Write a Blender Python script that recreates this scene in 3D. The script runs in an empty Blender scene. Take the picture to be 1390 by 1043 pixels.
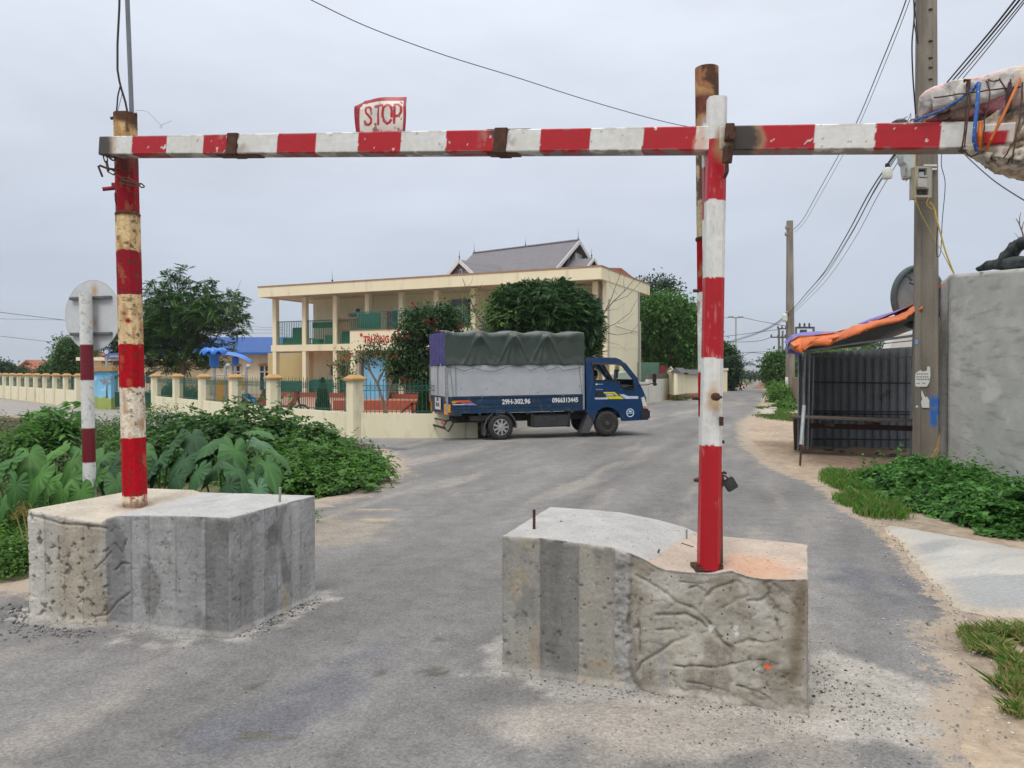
import bpy,bmesh,math,random
import numpy as np
from mathutils import Vector,Matrix,geometry
random.seed(11)
RNG=np.random.default_rng(7)
SC=bpy.context.scene
COL=SC.collection
rad=math.radians
F,CX,CY,PITCH,EYE=1044.0,695.0,521.5,rad(0.9),1.65
def ray(px,py):
 a,b=(px-CX)/F,-(py-CY)/F
 return(a,math.cos(PITCH)+b*math.sin(PITCH),-math.sin(PITCH)+b*math.cos(PITCH))
def P(px,py,Y):
 d=ray(px,py);t=Y/d[1]
 return Vector((d[0]*t,Y,EYE+d[2]*t))
def G(px,py,z=0.0):
 d=ray(px,py);t=(z-EYE)/d[2]
 return Vector((d[0]*t,d[1]*t,z))
def G2(px,py):
 g=G(px,py);return(g.x,g.y)
def lin(r,g,b):
 return tuple(((c/255)/12.92 if c/255<=.04045 else((c/255+.055)/1.055)**2.4)for c in(r,g,b))
def _h(ix,iy,iz,seed):
 n=(ix*374761393+iy*668265263+iz*2147483647+seed*974711)&0xffffffff
 n=((n^(n>>13))*1274126177)&0xffffffff
 n=((n^(n>>16))*2246822519)&0xffffffff
 return((n^(n>>15))&0xffff)/65535.0
def noise(p,scale=1.0,seed=0):
 p=np.asarray(p,float)*scale
 i=np.floor(p).astype(np.int64);f=p-i;f=f*f*(3-2*f)
 x,y,z=i[...,0],i[...,1],i[...,2]
 fx,fy,fz=f[...,0],f[...,1],f[...,2]
 def L(a,b,t):return a+(b-a)*t
 r=L(L(L(_h(x,y,z,seed),_h(x+1,y,z,seed),fx),L(_h(x,y+1,z,seed),_h(x+1,y+1,z,seed),fx),fy),L(L(_h(x,y,z+1,seed),_h(x+1,y,z+1,seed),fx),L(_h(x,y+1,z+1,seed),_h(x+1,y+1,z+1,seed),fx),fy),fz)
 return r
_ROT=np.array(Matrix.Rotation(.61,3,'X')@Matrix.Rotation(.87,3,'Y')@Matrix.Rotation(1.13,3,'Z'))
def fbm(p,scale=1.0,seed=0,octv=4):
 r=0;a=.5;t=0;p=np.asarray(p,float)
 for k in range(octv):
  p=p@_ROT+.37;r=r+a*noise(p,scale*2.07**k,seed+k*17);t+=a;a*=.52
 return np.clip((r/t-.5)*1.38+.5,0,1)
def sstep(a,b,x):
 t=np.clip((x-a)/(b-a),0,1);return t*t*(3-2*t)
def mixc(c,d,t):
 t=np.asarray(t)[...,None];return c*(1-t)+np.asarray(d)*t
def sdpoly(x,y,poly):
 """signed distance to polygon, negative inside"""
 d=np.full(x.shape,1e18);ins=np.zeros(x.shape,bool)
 n=len(poly)
 for i in range(n):
  ax,ay=poly[i];bx,by=poly[(i+1)%n]
  ex,ey=bx-ax,by-ay
  t=np.clip(((x-ax)*ex+(y-ay)*ey)/(ex*ex+ey*ey+1e-12),0,1)
  d=np.minimum(d,(x-ax-ex*t)**2+(y-ay-ey*t)**2)
  c=((ay>y)!=(by>y))&(x<(bx-ax)*(y-ay)/((by-ay)if by!=ay else 1e-12)+ax)
  ins^=c
 d=np.sqrt(d)
 return np.where(ins,-d,d)
def dseg(x,y,pts):
 d=np.full(x.shape,1e18)
 for(ax,ay),(bx,by)in zip(pts[:-1],pts[1:]):
  ex,ey=bx-ax,by-ay
  t=np.clip(((x-ax)*ex+(y-ay)*ey)/(ex*ex+ey*ey+1e-12),0,1)
  d=np.minimum(d,(x-ax-ex*t)**2+(y-ay-ey*t)**2)
 return np.sqrt(d)
MATS={}
def _new(name):
 m=bpy.data.materials.new(name);m.use_nodes=True
 nt=m.node_tree;b=nt.nodes['Principled BSDF']
 return m,nt,b
def N(nt,t,**kw):
 n=nt.nodes.new(t)
 for k,v in kw.items():
  if k.startswith('i_'):n.inputs[k[2:].replace('_',' ')].default_value=v
  else:setattr(n,k,v)
 return n
def coords(nt,stretch=None):
 tc=N(nt,'ShaderNodeTexCoord')
 if stretch is None:return tc.outputs['Object']
 mp=N(nt,'ShaderNodeMapping');mp.inputs['Scale'].default_value=stretch
 nt.links.new(tc.outputs['Object'],mp.inputs['Vector']);return mp.outputs['Vector']
def tex(nt,vec,scale,detail=4,rough=.6):
 n=N(nt,'ShaderNodeTexNoise');n.inputs['Scale'].default_value=scale
 n.inputs['Detail'].default_value=detail;n.inputs['Roughness'].default_value=rough
 nt.links.new(vec,n.inputs['Vector']);return n.outputs['Fac']
def mrange(nt,v,a,b,c=0.,d=1.):
 n=N(nt,'ShaderNodeMapRange');n.inputs[1].default_value=a;n.inputs[2].default_value=b
 n.inputs[3].default_value=c;n.inputs[4].default_value=d
 nt.links.new(v,n.inputs[0]);return n.outputs[0]
def mixn(nt,fac,a,b,mode='MIX'):
 n=N(nt,'ShaderNodeMix',data_type='RGBA',blend_type=mode)
 for k,v in((0,fac),(6,a),(7,b)):
  if hasattr(v,'node'):nt.links.new(v,n.inputs[k])
  else:n.inputs[k].default_value=(v if k==0 else(*v[:3],1))
 return n.outputs[2]
def bumpn(nt,b,h,strength,dist=.01):
 n=N(nt,'ShaderNodeBump');n.inputs['Strength'].default_value=strength;n.inputs['Distance'].default_value=dist
 nt.links.new(h,n.inputs['Height']);nt.links.new(n.outputs[0],b.inputs['Normal'])
def pm(name,c1,c2=None,scale=6.,rough=.7,bump=0.,bscale=60.,metal=0.,spot=None,sscale=8.,sth=(.6,.7),stretch=None,spec=.3,bdist=.01):
 """two-tone procedural surface with optional third-colour wear patches and bump"""
 if name in MATS:return MATS[name]
 m,nt,b=_new(name);v=coords(nt,stretch)
 c2=c2 or tuple(x*.82 for x in c1)
 col=mixn(nt,mrange(nt,tex(nt,v,scale),.32,.68),c1,c2)
 if spot:col=mixn(nt,mrange(nt,tex(nt,v,sscale,6),*sth),col,spot)
 nt.links.new(col,b.inputs['Base Color'])
 b.inputs['Roughness'].default_value=rough;b.inputs['Metallic'].default_value=metal
 b.inputs['Specular IOR Level'].default_value=spec
 if bump:bumpn(nt,b,tex(nt,v,bscale,5),bump,bdist)
 MATS[name]=m;return m
def vm(name,rough=.7,nscale=40.,namp=.25,bump=.3,bscale=80.,metal=0.,spec=.3,bdist=.006,fine=0.):
 """surface whose own colour is stored on the mesh (paint, rust, stains), with fine noise on top"""
 if name in MATS:return MATS[name]
 m,nt,b=_new(name);v=coords(nt)
 a=N(nt,'ShaderNodeAttribute',attribute_name='Col')
 k=mrange(nt,tex(nt,v,nscale,5,.7),.3,.7,1-namp,1+namp)
 g=N(nt,'ShaderNodeVectorMath',operation='SCALE');nt.links.new(a.outputs['Color'],g.inputs[0]);nt.links.new(k,g.inputs['Scale'])
 out=g.outputs[0]
 if fine:
  vo=N(nt,'ShaderNodeTexVoronoi');vo.inputs['Scale'].default_value=fine;nt.links.new(v,vo.inputs['Vector'])
  sp=N(nt,'ShaderNodeSeparateColor');nt.links.new(vo.outputs['Color'],sp.inputs[0])
  th=mrange(nt,sp.outputs[0],.70,1.0,.0,.26);sb=N(nt,'ShaderNodeMath',operation='SUBTRACT');nt.links.new(th,sb.inputs[0]);nt.links.new(vo.outputs['Distance'],sb.inputs[1])
  hole=mrange(nt,sb.outputs[0],0,.05);out=mixn(nt,hole,out,(.045,.042,.038))
  out=mixn(nt,mrange(nt,tex(nt,v,7,9,.8),.56,.70,0,.35),out,(.42,.41,.38))
  out=mixn(nt,mrange(nt,tex(nt,v,11,9,.8),.60,.72,0,.5),out,(.09,.085,.075))
 nt.links.new(out,b.inputs['Base Color'])
 b.inputs['Roughness'].default_value=rough;b.inputs['Metallic'].default_value=metal
 b.inputs['Specular IOR Level'].default_value=spec
 if bump:bumpn(nt,b,tex(nt,v,bscale,6,.65),bump,bdist)
 MATS[name]=m;return m
def leafmat(name,rough=.55,trans=.28):
 if name in MATS:return MATS[name]
 m,nt,b=_new(name)
 a=N(nt,'ShaderNodeAttribute',attribute_name='Col')
 nt.links.new(a.outputs['Color'],b.inputs['Base Color']);b.inputs['Roughness'].default_value=rough
 b.inputs['Specular IOR Level'].default_value=.35
 t=N(nt,'ShaderNodeBsdfTranslucent');mx=N(nt,'ShaderNodeMixShader');mx.inputs[0].default_value=trans
 nt.links.new(a.outputs['Color'],t.inputs['Color'])
 nt.links.new(b.outputs[0],mx.inputs[1]);nt.links.new(t.outputs[0],mx.inputs[2])
 nt.links.new(mx.outputs[0],nt.nodes['Material Output'].inputs['Surface'])
 MATS[name]=m;return m
def wloc(o):
 v=Vector((0,0,0))
 while o is not None:v+=o.location;o=o.parent
 return v
def tag(o,label=None,cat=None,group=None,kind=None):
 for k,v in(('label',label),('category',cat),('group',group),('kind',kind)):
  if v:o[k]=v
 return o
def empty(name,loc,label,cat,group=None,rot=None):
 o=bpy.data.objects.new(name,None);COL.objects.link(o);o.location=loc
 if rot is not None:o.rotation_euler=rot
 o.empty_display_size=.1
 return tag(o,label,cat,group)
def mk(name,V,Fc,mats,parent=None,local=False,smooth=False,mi=None,col=None,attrs=None,origin=None,loops=None):
 """one mesh object from arrays; world coordinates unless local"""
 V=np.asarray(V,float).reshape(-1,3)
 if parent is not None:
  o0=Vector((0,0,0))if local else wloc(parent)
 elif local:o0=Vector((0,0,0))
 elif origin is not None:o0=Vector(origin)
 else:o0=Vector(((V[:,0].min()+V[:,0].max())/2,(V[:,1].min()+V[:,1].max())/2,V[:,2].min()))
 V=V-np.array(o0)
 me=bpy.data.meshes.new(name)
 if isinstance(Fc,np.ndarray):
  k=Fc.shape[1];n=len(Fc)
  me.vertices.add(len(V));me.vertices.foreach_set('co',V.ravel())
  me.loops.add(n*k);me.loops.foreach_set('vertex_index',Fc.ravel().astype(np.int32))
  me.polygons.add(n);me.polygons.foreach_set('loop_start',np.arange(0,n*k,k,dtype=np.int32))
  me.update(calc_edges=True);me.validate()
 else:
  me.from_pydata(V.tolist(),[],Fc);me.update()
 if not isinstance(mats,(list,tuple)):mats=[mats]
 for m in mats:me.materials.append(m)
 if mi is not None:me.polygons.foreach_set('material_index',np.asarray(mi,np.int32)[:len(me.polygons)])
 if smooth:me.polygons.foreach_set('use_smooth',[True]*len(me.polygons))
 if col is not None:
  a=me.color_attributes.new('Col','FLOAT_COLOR','POINT')
  c=np.ones((len(V),4));c[:,:3]=np.clip(col,0,1);a.data.foreach_set('color',c.ravel())
 for k,v in(attrs or{}).items():
  a=me.attributes.new(k,'FLOAT','POINT');a.data.foreach_set('value',np.asarray(v,float).ravel())
 o=bpy.data.objects.new(name,me);COL.objects.link(o)
 if parent is not None:o.parent=parent
 else:o.location=o0
 return o
class MB:
 def __init__(s):s.v=[];s.f=[];s.m=[]
 def add(s,vs,fs,mi=0):
  b=len(s.v);s.v+=[tuple(x)for x in vs];s.f+=[tuple(b+i for i in f)for f in fs];s.m+=[mi]*len(fs);return s
 def box(s,x0,x1,y0,y1,z0,z1,mi=0,M=None):
  c=[(x0,y0,z0),(x1,y0,z0),(x1,y1,z0),(x0,y1,z0),(x0,y0,z1),(x1,y0,z1),(x1,y1,z1),(x0,y1,z1)]
  if M is not None:c=[M@Vector(p)for p in c]
  return s.add(c,[(3,2,1,0),(4,5,6,7),(0,1,5,4),(1,2,6,5),(2,3,7,6),(3,0,4,7)],mi)
 def bar(s,a,b,w,h,mi=0,up=Vector((0,0,1))):
  """rectangular bar from a to b, w across, h along up"""
  a,b=Vector(a),Vector(b);d=(b-a).normalized()
  r=d.cross(up)
  if r.length<1e-4:r=Vector((1,0,0))
  r.normalize();u=r.cross(d).normalized();r*=w/2;u*=h/2
  c=[a-r-u,a+r-u,a+r+u,a-r+u,b-r-u,b+r-u,b+r+u,b-r+u]
  return s.add(c,[(0,1,2,3),(7,6,5,4),(1,0,4,5),(2,1,5,6),(3,2,6,7),(0,3,7,4)],mi)
 def tube(s,pts,r,n=8,mi=0,cap=True,r1=None):
  pts=[Vector(p)for p in pts];k=len(pts);b=len(s.v)
  prev=None
  for i,p in enumerate(pts):
   d=(pts[min(i+1,k-1)]-pts[max(i-1,0)]).normalized()
   if prev is None:
    q=Vector((0,0,1))if abs(d.z)<.9 else Vector((1,0,0))
    u=d.cross(q).normalized()
   else:
    u=(prev-d*prev.dot(d));u=u.normalized()if u.length>1e-6 else d.orthogonal().normalized()
   prev=u;w=d.cross(u)
   if isinstance(r,(list,tuple)):rr=r[i]
   elif r1 is not None:rr=r+(r1-r)*i/(k-1)
   else:rr=r
   for j in range(n):
    a=2*math.pi*j/n
    s.v.append(tuple(p+u*rr*math.cos(a)+w*rr*math.sin(a)))
  for i in range(k-1):
   for j in range(n):
    s.f.append((b+i*n+j,b+i*n+(j+1)%n,b+(i+1)*n+(j+1)%n,b+(i+1)*n+j));s.m.append(mi)
  if cap:
   s.f.append(tuple(b+j for j in range(n))[::-1]);s.m.append(mi)
   s.f.append(tuple(b+(k-1)*n+j for j in range(n)));s.m.append(mi)
  return s
 def lathe(s,prof,c,n=24,axis='Z',mi=0,a0=0):
  """prof: list of (radius, height) revolved round axis through c"""
  b=len(s.v);c=Vector(c)
  for r,h in prof:
   for j in range(n):
    a=a0+2*math.pi*j/n;p=(r*math.cos(a),r*math.sin(a),h)
    if axis=='Y':p=(p[0],h,p[1])
    if axis=='X':p=(h,p[0],p[1])
    s.v.append(tuple(c+Vector(p)))
  for i in range(len(prof)-1):
   for j in range(n):
    s.f.append((b+i*n+j,b+i*n+(j+1)%n,b+(i+1)*n+(j+1)%n,b+(i+1)*n+j));s.m.append(mi)
  s.f.append(tuple(b+j for j in range(n))[::-1]);s.m.append(mi)
  s.f.append(tuple(b+(len(prof)-1)*n+j for j in range(n)));s.m.append(mi)
  return s
 def prism(s,poly,fn,t0,t1,holes=(),mi=0):
  """polygon (2D) with holes, extruded between t0 and t1; fn(u, v, t) -> xyz"""
  loops=[list(poly)]+[list(h)for h in holes]
  flat=[p for l in loops for p in l]
  tris=geometry.tessellate_polygon([[Vector((p[0],p[1],0))for p in l]for l in loops])
  n=len(flat)
  vs=[fn(p[0],p[1],t0)for p in flat]+[fn(p[0],p[1],t1)for p in flat]
  fs=[tuple(t)for t in tris]+[tuple(i+n for i in t)[::-1]for t in tris]
  k=0
  for l in loops:
   for i in range(len(l)):
    a,c=k+i,k+(i+1)%len(l);fs.append((a,c,c+n,a+n))
   k+=len(l)
  return s.add(vs,fs,mi)
 def build(s,name,mats,parent=None,local=False,smooth=False,bevel=0,origin=None,fixn=True):
  o=mk(name,s.v,s.f,mats,parent,local,smooth,s.m,origin=origin)
  if fixn or bevel:
   bm=bmesh.new();bm.from_mesh(o.data)
   if bevel:
    es=[e for e in bm.edges if len(e.link_faces)==2 and e.calc_face_angle(0)>.5]
    bmesh.ops.bevel(bm,geom=es,offset=bevel,segments=2,affect='EDGES',clamp_overlap=True)
   bmesh.ops.recalc_face_normals(bm,faces=bm.faces)
   bm.to_mesh(o.data);bm.free()
  if smooth:
   try:o.data.set_sharp_from_angle(angle=rad(40))
   except Exception:pass
  return o
def split_islands(o):
 """one object per separate piece of a mesh"""
 bm=bmesh.new();bm.from_mesh(o.data);seen=set();first=True;bm.verts.ensure_lookup_table();groups=[]
 for v in bm.verts:
  if v.index in seen:continue
  st_=[v];seen.add(v.index);g=[]
  while st_:
   a=st_.pop();g.append(a.index)
   for e in a.link_edges:
    b=e.other_vert(a)
    if b.index not in seen:seen.add(b.index);st_.append(b)
  groups.append(set(g))
 vs=[tuple(v.co)for v in bm.verts];fs=[tuple(v.index for v in f.verts)for f in bm.faces];bm.free();name=o.name.split('.')[0];base=o.data
 for i,g in enumerate(groups):
  ids=sorted(g);mp={k:j for j,k in enumerate(ids)};me=bpy.data.meshes.new(name);me.from_pydata([vs[k]for k in ids],[],[tuple(mp[k]for k in f)for f in fs if f[0]in g]);me.materials.append(base.materials[0])
  if i==0:o.data=me
  else:c=o.copy();c.data=me;COL.objects.link(c)
 return o
def textmesh(name,body,size,mat,M,parent=None,bold=0.0,extrude=.002,sx=1.0,align='CENTER'):
 cu=bpy.data.curves.new(name,'FONT');cu.body=body;cu.size=size;cu.extrude=extrude;cu.offset=bold
 cu.align_x=align;cu.align_y='CENTER';cu.resolution_u=3
 t=bpy.data.objects.new(name+'_tmp',cu);COL.objects.link(t)
 bpy.context.view_layer.update()
 me=bpy.data.meshes.new_from_object(t.evaluated_get(bpy.context.evaluated_depsgraph_get()))
 bpy.data.objects.remove(t);bpy.data.curves.remove(cu)
 me.transform(M@Matrix.Diagonal((sx,1,1,1)))
 me.name=name;me.materials.clear();me.materials.append(mat)
 o=bpy.data.objects.new(name,me);COL.objects.link(o)
 if parent is not None:o.parent=parent
 return o
def catenary(a,b,sag,n=14):
 a,b=Vector(a),Vector(b)
 return[a.lerp(b,i/n)-Vector((0,0,sag*4*(i/n)*(1-i/n)))for i in range(n+1)]
def tgrid(xs,ys):
 X,Y=np.meshgrid(xs,ys);nx,ny=len(xs),len(ys)
 i=np.arange(nx*ny).reshape(ny,nx)
 q=np.stack([i[:-1,:-1].ravel(),i[:-1,1:].ravel(),i[1:,1:].ravel(),i[1:,:-1].ravel()],1)
 return X.ravel(),Y.ravel(),q
def spaced(a,b,d0,grow):
 r=[a];d=d0
 while r[-1]<b:r.append(r[-1]+d);d*=grow
 return r
FENCE_L=[(-33.5,50.2),(-20.2,36.0)]
FENCE_R=[(-15.1,32.6),(-6.98,22.5),(-3.95,19.35),(-1.0,19.3)]
SIDE=[(-1.0,19.3),(7.1,40.6),(9.5,46.6)]
ISLAND=[(-30,4.0),(-8,5.3)]+[G2(*p)for p in[(0,795),(40,782),(250,735),(430,676),(470,669),(523,646),(524,628),(505,612),(470,602),(438,597),(300,593),(150,578),(0,563)]]+[(-60,44),(-60,4)]
ROAD_R=[G2(*p)for p in[(1330,1043),(1312,988),(1328,918),(1291,879),(1281,856),(1312,831),(1279,802),(1241,760),(1196,714),(1164,699),(1123,658),(1067,639),(1026,609),(1016,574),(1036,560),(1040,547),(1042,533)]]
ROAD=[(1.9,-1),(-12,-1),(-60,3)]+ISLAND[:-1][1:]+[(-60,80)]+[(-33.5,50.2),(-20.2,36),(-15.1,32.6)]+FENCE_R[1:]+[(7.2,40.6),(9.6,46.0),(11.5,47.5),(17.9,63.8),(26,86),(75,230),(90,228)]+[(31.5,96)]+ROAD_R[::-1]
ROAD=[p for p in ROAD]
RAMP=[G2(*p)for p in[(1194,711),(1290,727),(1390,745)]]+[(9.5,7.9),(8.5,4.9)]+[G2(*p)for p in[(1390,836),(1345,833),(1300,824),(1270,800),(1236,760)]]
BL_L=[(-3.23,5.14),(-1.75,4.75),(-1.44,5.6),(-2.87,6.0)]
BL_R=[(-0.05,4.23),(1.42,3.67),(1.72,4.46),(0.25,5.02)]
def road_colour(x,y):
 p=np.stack([x,y,x*0],1)
 u=(x*.35+y*.94);v=(x*.94-y*.35)
 st=np.stack([u*.35,v*2.2,x*0],1)
 base=np.array([.164,.161,.160])
 k=.74+.52*fbm(st,1.0,3,5)+.34*(fbm(p,.9,5,6)-.5)
 c=base[None]*k[:,None]
 d=sstep(.54,.80,fbm(st+3.3,.9,9,5))
 c=mixc(c,(.30,.275,.245),d*.5)
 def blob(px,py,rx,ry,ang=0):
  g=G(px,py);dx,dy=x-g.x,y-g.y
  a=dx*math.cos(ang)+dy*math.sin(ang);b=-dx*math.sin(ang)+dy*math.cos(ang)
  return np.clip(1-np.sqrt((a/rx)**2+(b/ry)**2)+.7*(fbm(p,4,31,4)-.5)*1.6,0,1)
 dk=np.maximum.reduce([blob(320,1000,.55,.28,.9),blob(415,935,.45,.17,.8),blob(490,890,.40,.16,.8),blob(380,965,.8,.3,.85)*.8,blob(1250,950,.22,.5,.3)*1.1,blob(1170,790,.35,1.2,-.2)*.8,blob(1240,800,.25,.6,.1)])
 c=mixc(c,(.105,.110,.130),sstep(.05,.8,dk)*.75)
 for(px,py,r)in[(590,912,.055),(518,914,.02),(344,933,.03),(600,868,.024),(350,998,.05),(392,1002,.03),(470,873,.02)]:
  g=G(px,py)
  q=np.sqrt(((x-g.x)/1.5)**2+(y-g.y)**2)+.03*(noise(p,18,77)-.5)
  c=mixc(c,(.10,.095,.085),sstep(r*1.25,r*.8,q))
 for bl,w in((BL_L,.16),(BL_R,.24)):
  q=sdpoly(x,y,bl)+.45*(fbm(p,5,41,6)-.5)
  c=mixc(c,(.40,.385,.36),sstep(w*.9,w*.5,q)*.6)
 g=G(1180,960);q=np.sqrt(((x-1.75)/.45)**2+((y-3.95)/.62)**2)+.55*(fbm(p,4,43,5)-.5)
 c=mixc(c,(.36,.34,.31),sstep(1.02,.86,q)*.8)
 g=G(820,985);q=np.sqrt(((x-.75)/1.0)**2+((y-3.55)/.34)**2)+.8*(fbm(p,3,44,5)-.5)
 c=mixc(c,(.40,.365,.32),sstep(1.1,.6,q)*.55)
 for(px,py,rx,ry)in[(505,692,.45,.10),(512,706,.3,.09),(450,720,.8,.9)]:
  g=G(px,py);q=np.sqrt(((x-g.x)/rx)**2+((y-g.y)/ry)**2)+.9*(fbm(p,5,45,5)-.5)
  c=mixc(c,(.44,.35,.23),sstep(1.0,.5,q)*(.55 if rx<.7 else.25))
 g=G(505,610);q=np.sqrt(((x-g.x-.1)/.9)**2+((y-g.y)/.55)**2)+.9*(fbm(p,3,46,5)-.5)
 c=mixc(c,(.06,.06,.065),sstep(1.0,.6,q)*.8)
 q=y-17.6+.12*x+.5*(fbm(p,.8,48,3)-.5)
 c=mixc(c,(.30,.285,.265),sstep(0,1.2,q)*sstep(3,-1,x)*.7)
 return c
def build_ground():
 xs=[-x for x in spaced(3.0,1500,.12,1.06)][::-1]+list(np.arange(-2.9,3.0,.12))+spaced(3.0,1500,.08,1.045)
 ys=[-30,-10]+list(np.arange(-1,8,.09))+spaced(8.0,2500,.10,1.028)
 x,y,q=tgrid(np.array(sorted(xs)),np.array(ys))
 p=np.stack([x,y,x*0],1)
 sand=np.array([.36,.29,.22]);c=np.repeat(sand[None],len(x),0)*(.80+.4*fbm(p,1.3,61,5))[:,None]
 c=mixc(c,(.25,.21,.17),sstep(.52,.7,fbm(p,2.8,62,5))*.6)
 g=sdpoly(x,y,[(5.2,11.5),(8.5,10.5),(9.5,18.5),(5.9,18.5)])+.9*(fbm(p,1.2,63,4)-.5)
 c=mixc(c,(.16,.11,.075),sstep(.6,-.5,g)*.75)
 g=sdpoly(x,y,ISLAND)+.5*(fbm(p,1.5,64,4)-.5)
 c=mixc(c,(.075,.085,.035),sstep(-.05,-.5,g)*.9)
 c=mixc(c,(.07,.10,.035),sstep(70,110,y)*.9)
 c=mixc(c,(.10,.12,.05),sstep(12,22,x-.33*y)*.8*sstep(12,20,y))
 z=-.018+(.02+.05*sstep(5.2,6.2,x)*sstep(11.5,12.5,y))*(fbm(p,2.0,65,5)-.5)*sstep(60,20,y)
 m,nt,b=_new('earth');v=coords(nt)
 a=N(nt,'ShaderNodeAttribute',attribute_name='Col')
 k=mrange(nt,tex(nt,v,6,10,.8),.3,.7,.55,1.4)
 s=N(nt,'ShaderNodeVectorMath',operation='SCALE');nt.links.new(a.outputs['Color'],s.inputs[0]);nt.links.new(k,s.inputs['Scale'])
 nt.links.new(s.outputs[0],b.inputs['Base Color']);b.inputs['Roughness'].default_value=.95;b.inputs['Specular IOR Level'].default_value=.1
 bumpn(nt,b,tex(nt,v,25,8,.7),.6,.02)
 MATS['earth']=m
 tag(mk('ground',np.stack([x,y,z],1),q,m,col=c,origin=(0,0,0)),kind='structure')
 xs=sorted([-v for v in spaced(4.0,62,.08,1.05)]+list(np.arange(-3.96,3.4,.045))+spaced(3.4,95,.08,1.04))
 ys=list(np.arange(-1,1.6,.15))+list(np.arange(1.6,7.5,.045))+spaced(7.5,232,.055,1.018)
 x,y,q=tgrid(np.array(xs),np.array(ys))
 p=np.stack([x,y,x*0],1)
 sd=sdpoly(x,y,ROAD)
 near=sstep(70,30,y)
 edge=sd+near*.22*(fbm(p,2.2,71,5)-.5)+near*.05*(noise(p,14,72)-.5)
 keep=(edge[q]<0).any(axis=1);q=q[keep]
 idx=np.unique(q);remap=np.full(len(x),-1);remap[idx]=np.arange(len(idx))
 x,y,p,sd,edge=x[idx],y[idx],p[idx],sd[idx],edge[idx];q=remap[q]
 c=road_colour(x,y)
 sa=np.zeros(len(x))
 dr=dseg(x,y,ROAD_R[4:]);w=np.where(y>9,.38+.045*np.clip(y-9,0,10),.30)
 sa=np.maximum(sa,sstep(1,0,dr/w)*1.0*sstep(75,40,y))
 dr2=dseg(x,y,ROAD_R[:5]);sa=np.maximum(sa,sstep(.45,0,dr2)*.9)
 di=dseg(x,y,ISLAND[2:10]);sa=np.maximum(sa,sstep(1.0,.05,di)*.85)
 g=np.sqrt(((x-6.5)/.9)**2+((y-17.5)/3.0)**2);sa=np.maximum(sa,sstep(1.1,.5,g)*.8)
 z=.006*(fbm(p,1.1,75,3)-.5)*sstep(30,10,y)
 z=z-sstep(-.05,.05,edge)*.045
 m,nt,b=_new('asphalt');v=coords(nt)
 a=N(nt,'ShaderNodeAttribute',attribute_name='Col');sn=N(nt,'ShaderNodeAttribute',attribute_name='sand')
 vo=N(nt,'ShaderNodeTexVoronoi');vo.inputs['Scale'].default_value=85;nt.links.new(v,vo.inputs['Vector'])
 gray=N(nt,'ShaderNodeSeparateColor');nt.links.new(vo.outputs['Color'],gray.inputs[0])
 k1=mrange(nt,gray.outputs[0],0,1,.80,1.20)
 k2=mrange(nt,tex(nt,v,5,9,.72),.3,.7,.80,1.20)
 k3=mrange(nt,tex(nt,v,60,6,.8),.35,.65,.84,1.16)
 mm=N(nt,'ShaderNodeMath',operation='MULTIPLY');nt.links.new(k1,mm.inputs[0]);nt.links.new(k2,mm.inputs[1])
 m2=N(nt,'ShaderNodeMath',operation='MULTIPLY');nt.links.new(mm.outputs[0],m2 .inputs[0]);nt.links.new(k3,m2 .inputs[1])
 s=N(nt,'ShaderNodeVectorMath',operation='SCALE');nt.links.new(a.outputs['Color'],s.inputs[0]);nt.links.new(m2 .outputs[0],s.inputs['Scale'])
 ns=tex(nt,v,4.5,10,.8)
 ad=N(nt,'ShaderNodeMath',operation='ADD');nt.links.new(sn.outputs['Fac'],ad.inputs[0])
 nm=mrange(nt,ns,.3,.7,-.62,.62);nt.links.new(nm,ad.inputs[1])
 sf=mrange(nt,ad.outputs[0],.52,.74,0,.92)
 sc=mixn(nt,tex(nt,v,40,6),(.25,.205,.16),(.42,.35,.275))
 v2=N(nt,'ShaderNodeTexVoronoi');v2 .inputs['Scale'].default_value=46;nt.links.new(v,v2 .inputs['Vector'])
 gr=mrange(nt,v2 .outputs['Distance'],.10,.16,1,0)
 g2=N(nt,'ShaderNodeSeparateColor');nt.links.new(v2 .outputs['Color'],g2 .inputs[0])
 sel=mrange(nt,g2 .outputs[0],.90,.93,0,1)
 gm=N(nt,'ShaderNodeMath',operation='MULTIPLY');nt.links.new(gr,gm.inputs[0]);nt.links.new(sel,gm.inputs[1])
 c0=mixn(nt,sf,s.outputs[0],sc)
 c1=mixn(nt,gm.outputs[0],c0,mixn(nt,mrange(nt,g2 .outputs[1],.5,.55),(.46,.44,.41),(.09,.09,.09)))
 nt.links.new(c1,b.inputs['Base Color']);b.inputs['Roughness'].default_value=.88;b.inputs['Specular IOR Level'].default_value=.2
 hb=N(nt,'ShaderNodeMath',operation='ADD');nt.links.new(k1,hb.inputs[0]);nt.links.new(k2,hb.inputs[1])
 bumpn(nt,b,hb.outputs[0],.4,.004)
 tag(mk('road',np.stack([x,y,z],1),q,m,col=c,attrs={'sand':sa},origin=(0,0,0)),kind='structure')
 xs=np.arange(2.5,10,.07);ys=np.arange(4.6,9.2,.06)
 x,y,q=tgrid(xs,ys);p=np.stack([x,y,x*0],1)
 e=sdpoly(x,y,RAMP)+.10*(fbm(p,3,81,4)-.5)
 keep=(e[q]<.22).all(axis=1);q=q[keep];idx=np.unique(q);rm=np.full(len(x),-1);rm[idx]=np.arange(len(idx))
 x,y,p,e=x[idx],y[idx],p[idx],e[idx];q=rm[q]
 c=np.repeat(np.array([[.40,.395,.37]]),len(x),0)*(.85+.3*fbm(np.stack([x*.6,y*2.5,x*0],1),1.2,82,5))[:,None]
 c=mixc(c,(.22,.235,.25),sstep(.48,.66,fbm(np.stack([x*.5+y*.25,y*1.6-x*.5,x*0],1),1.1,83,5))*.7)
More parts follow.
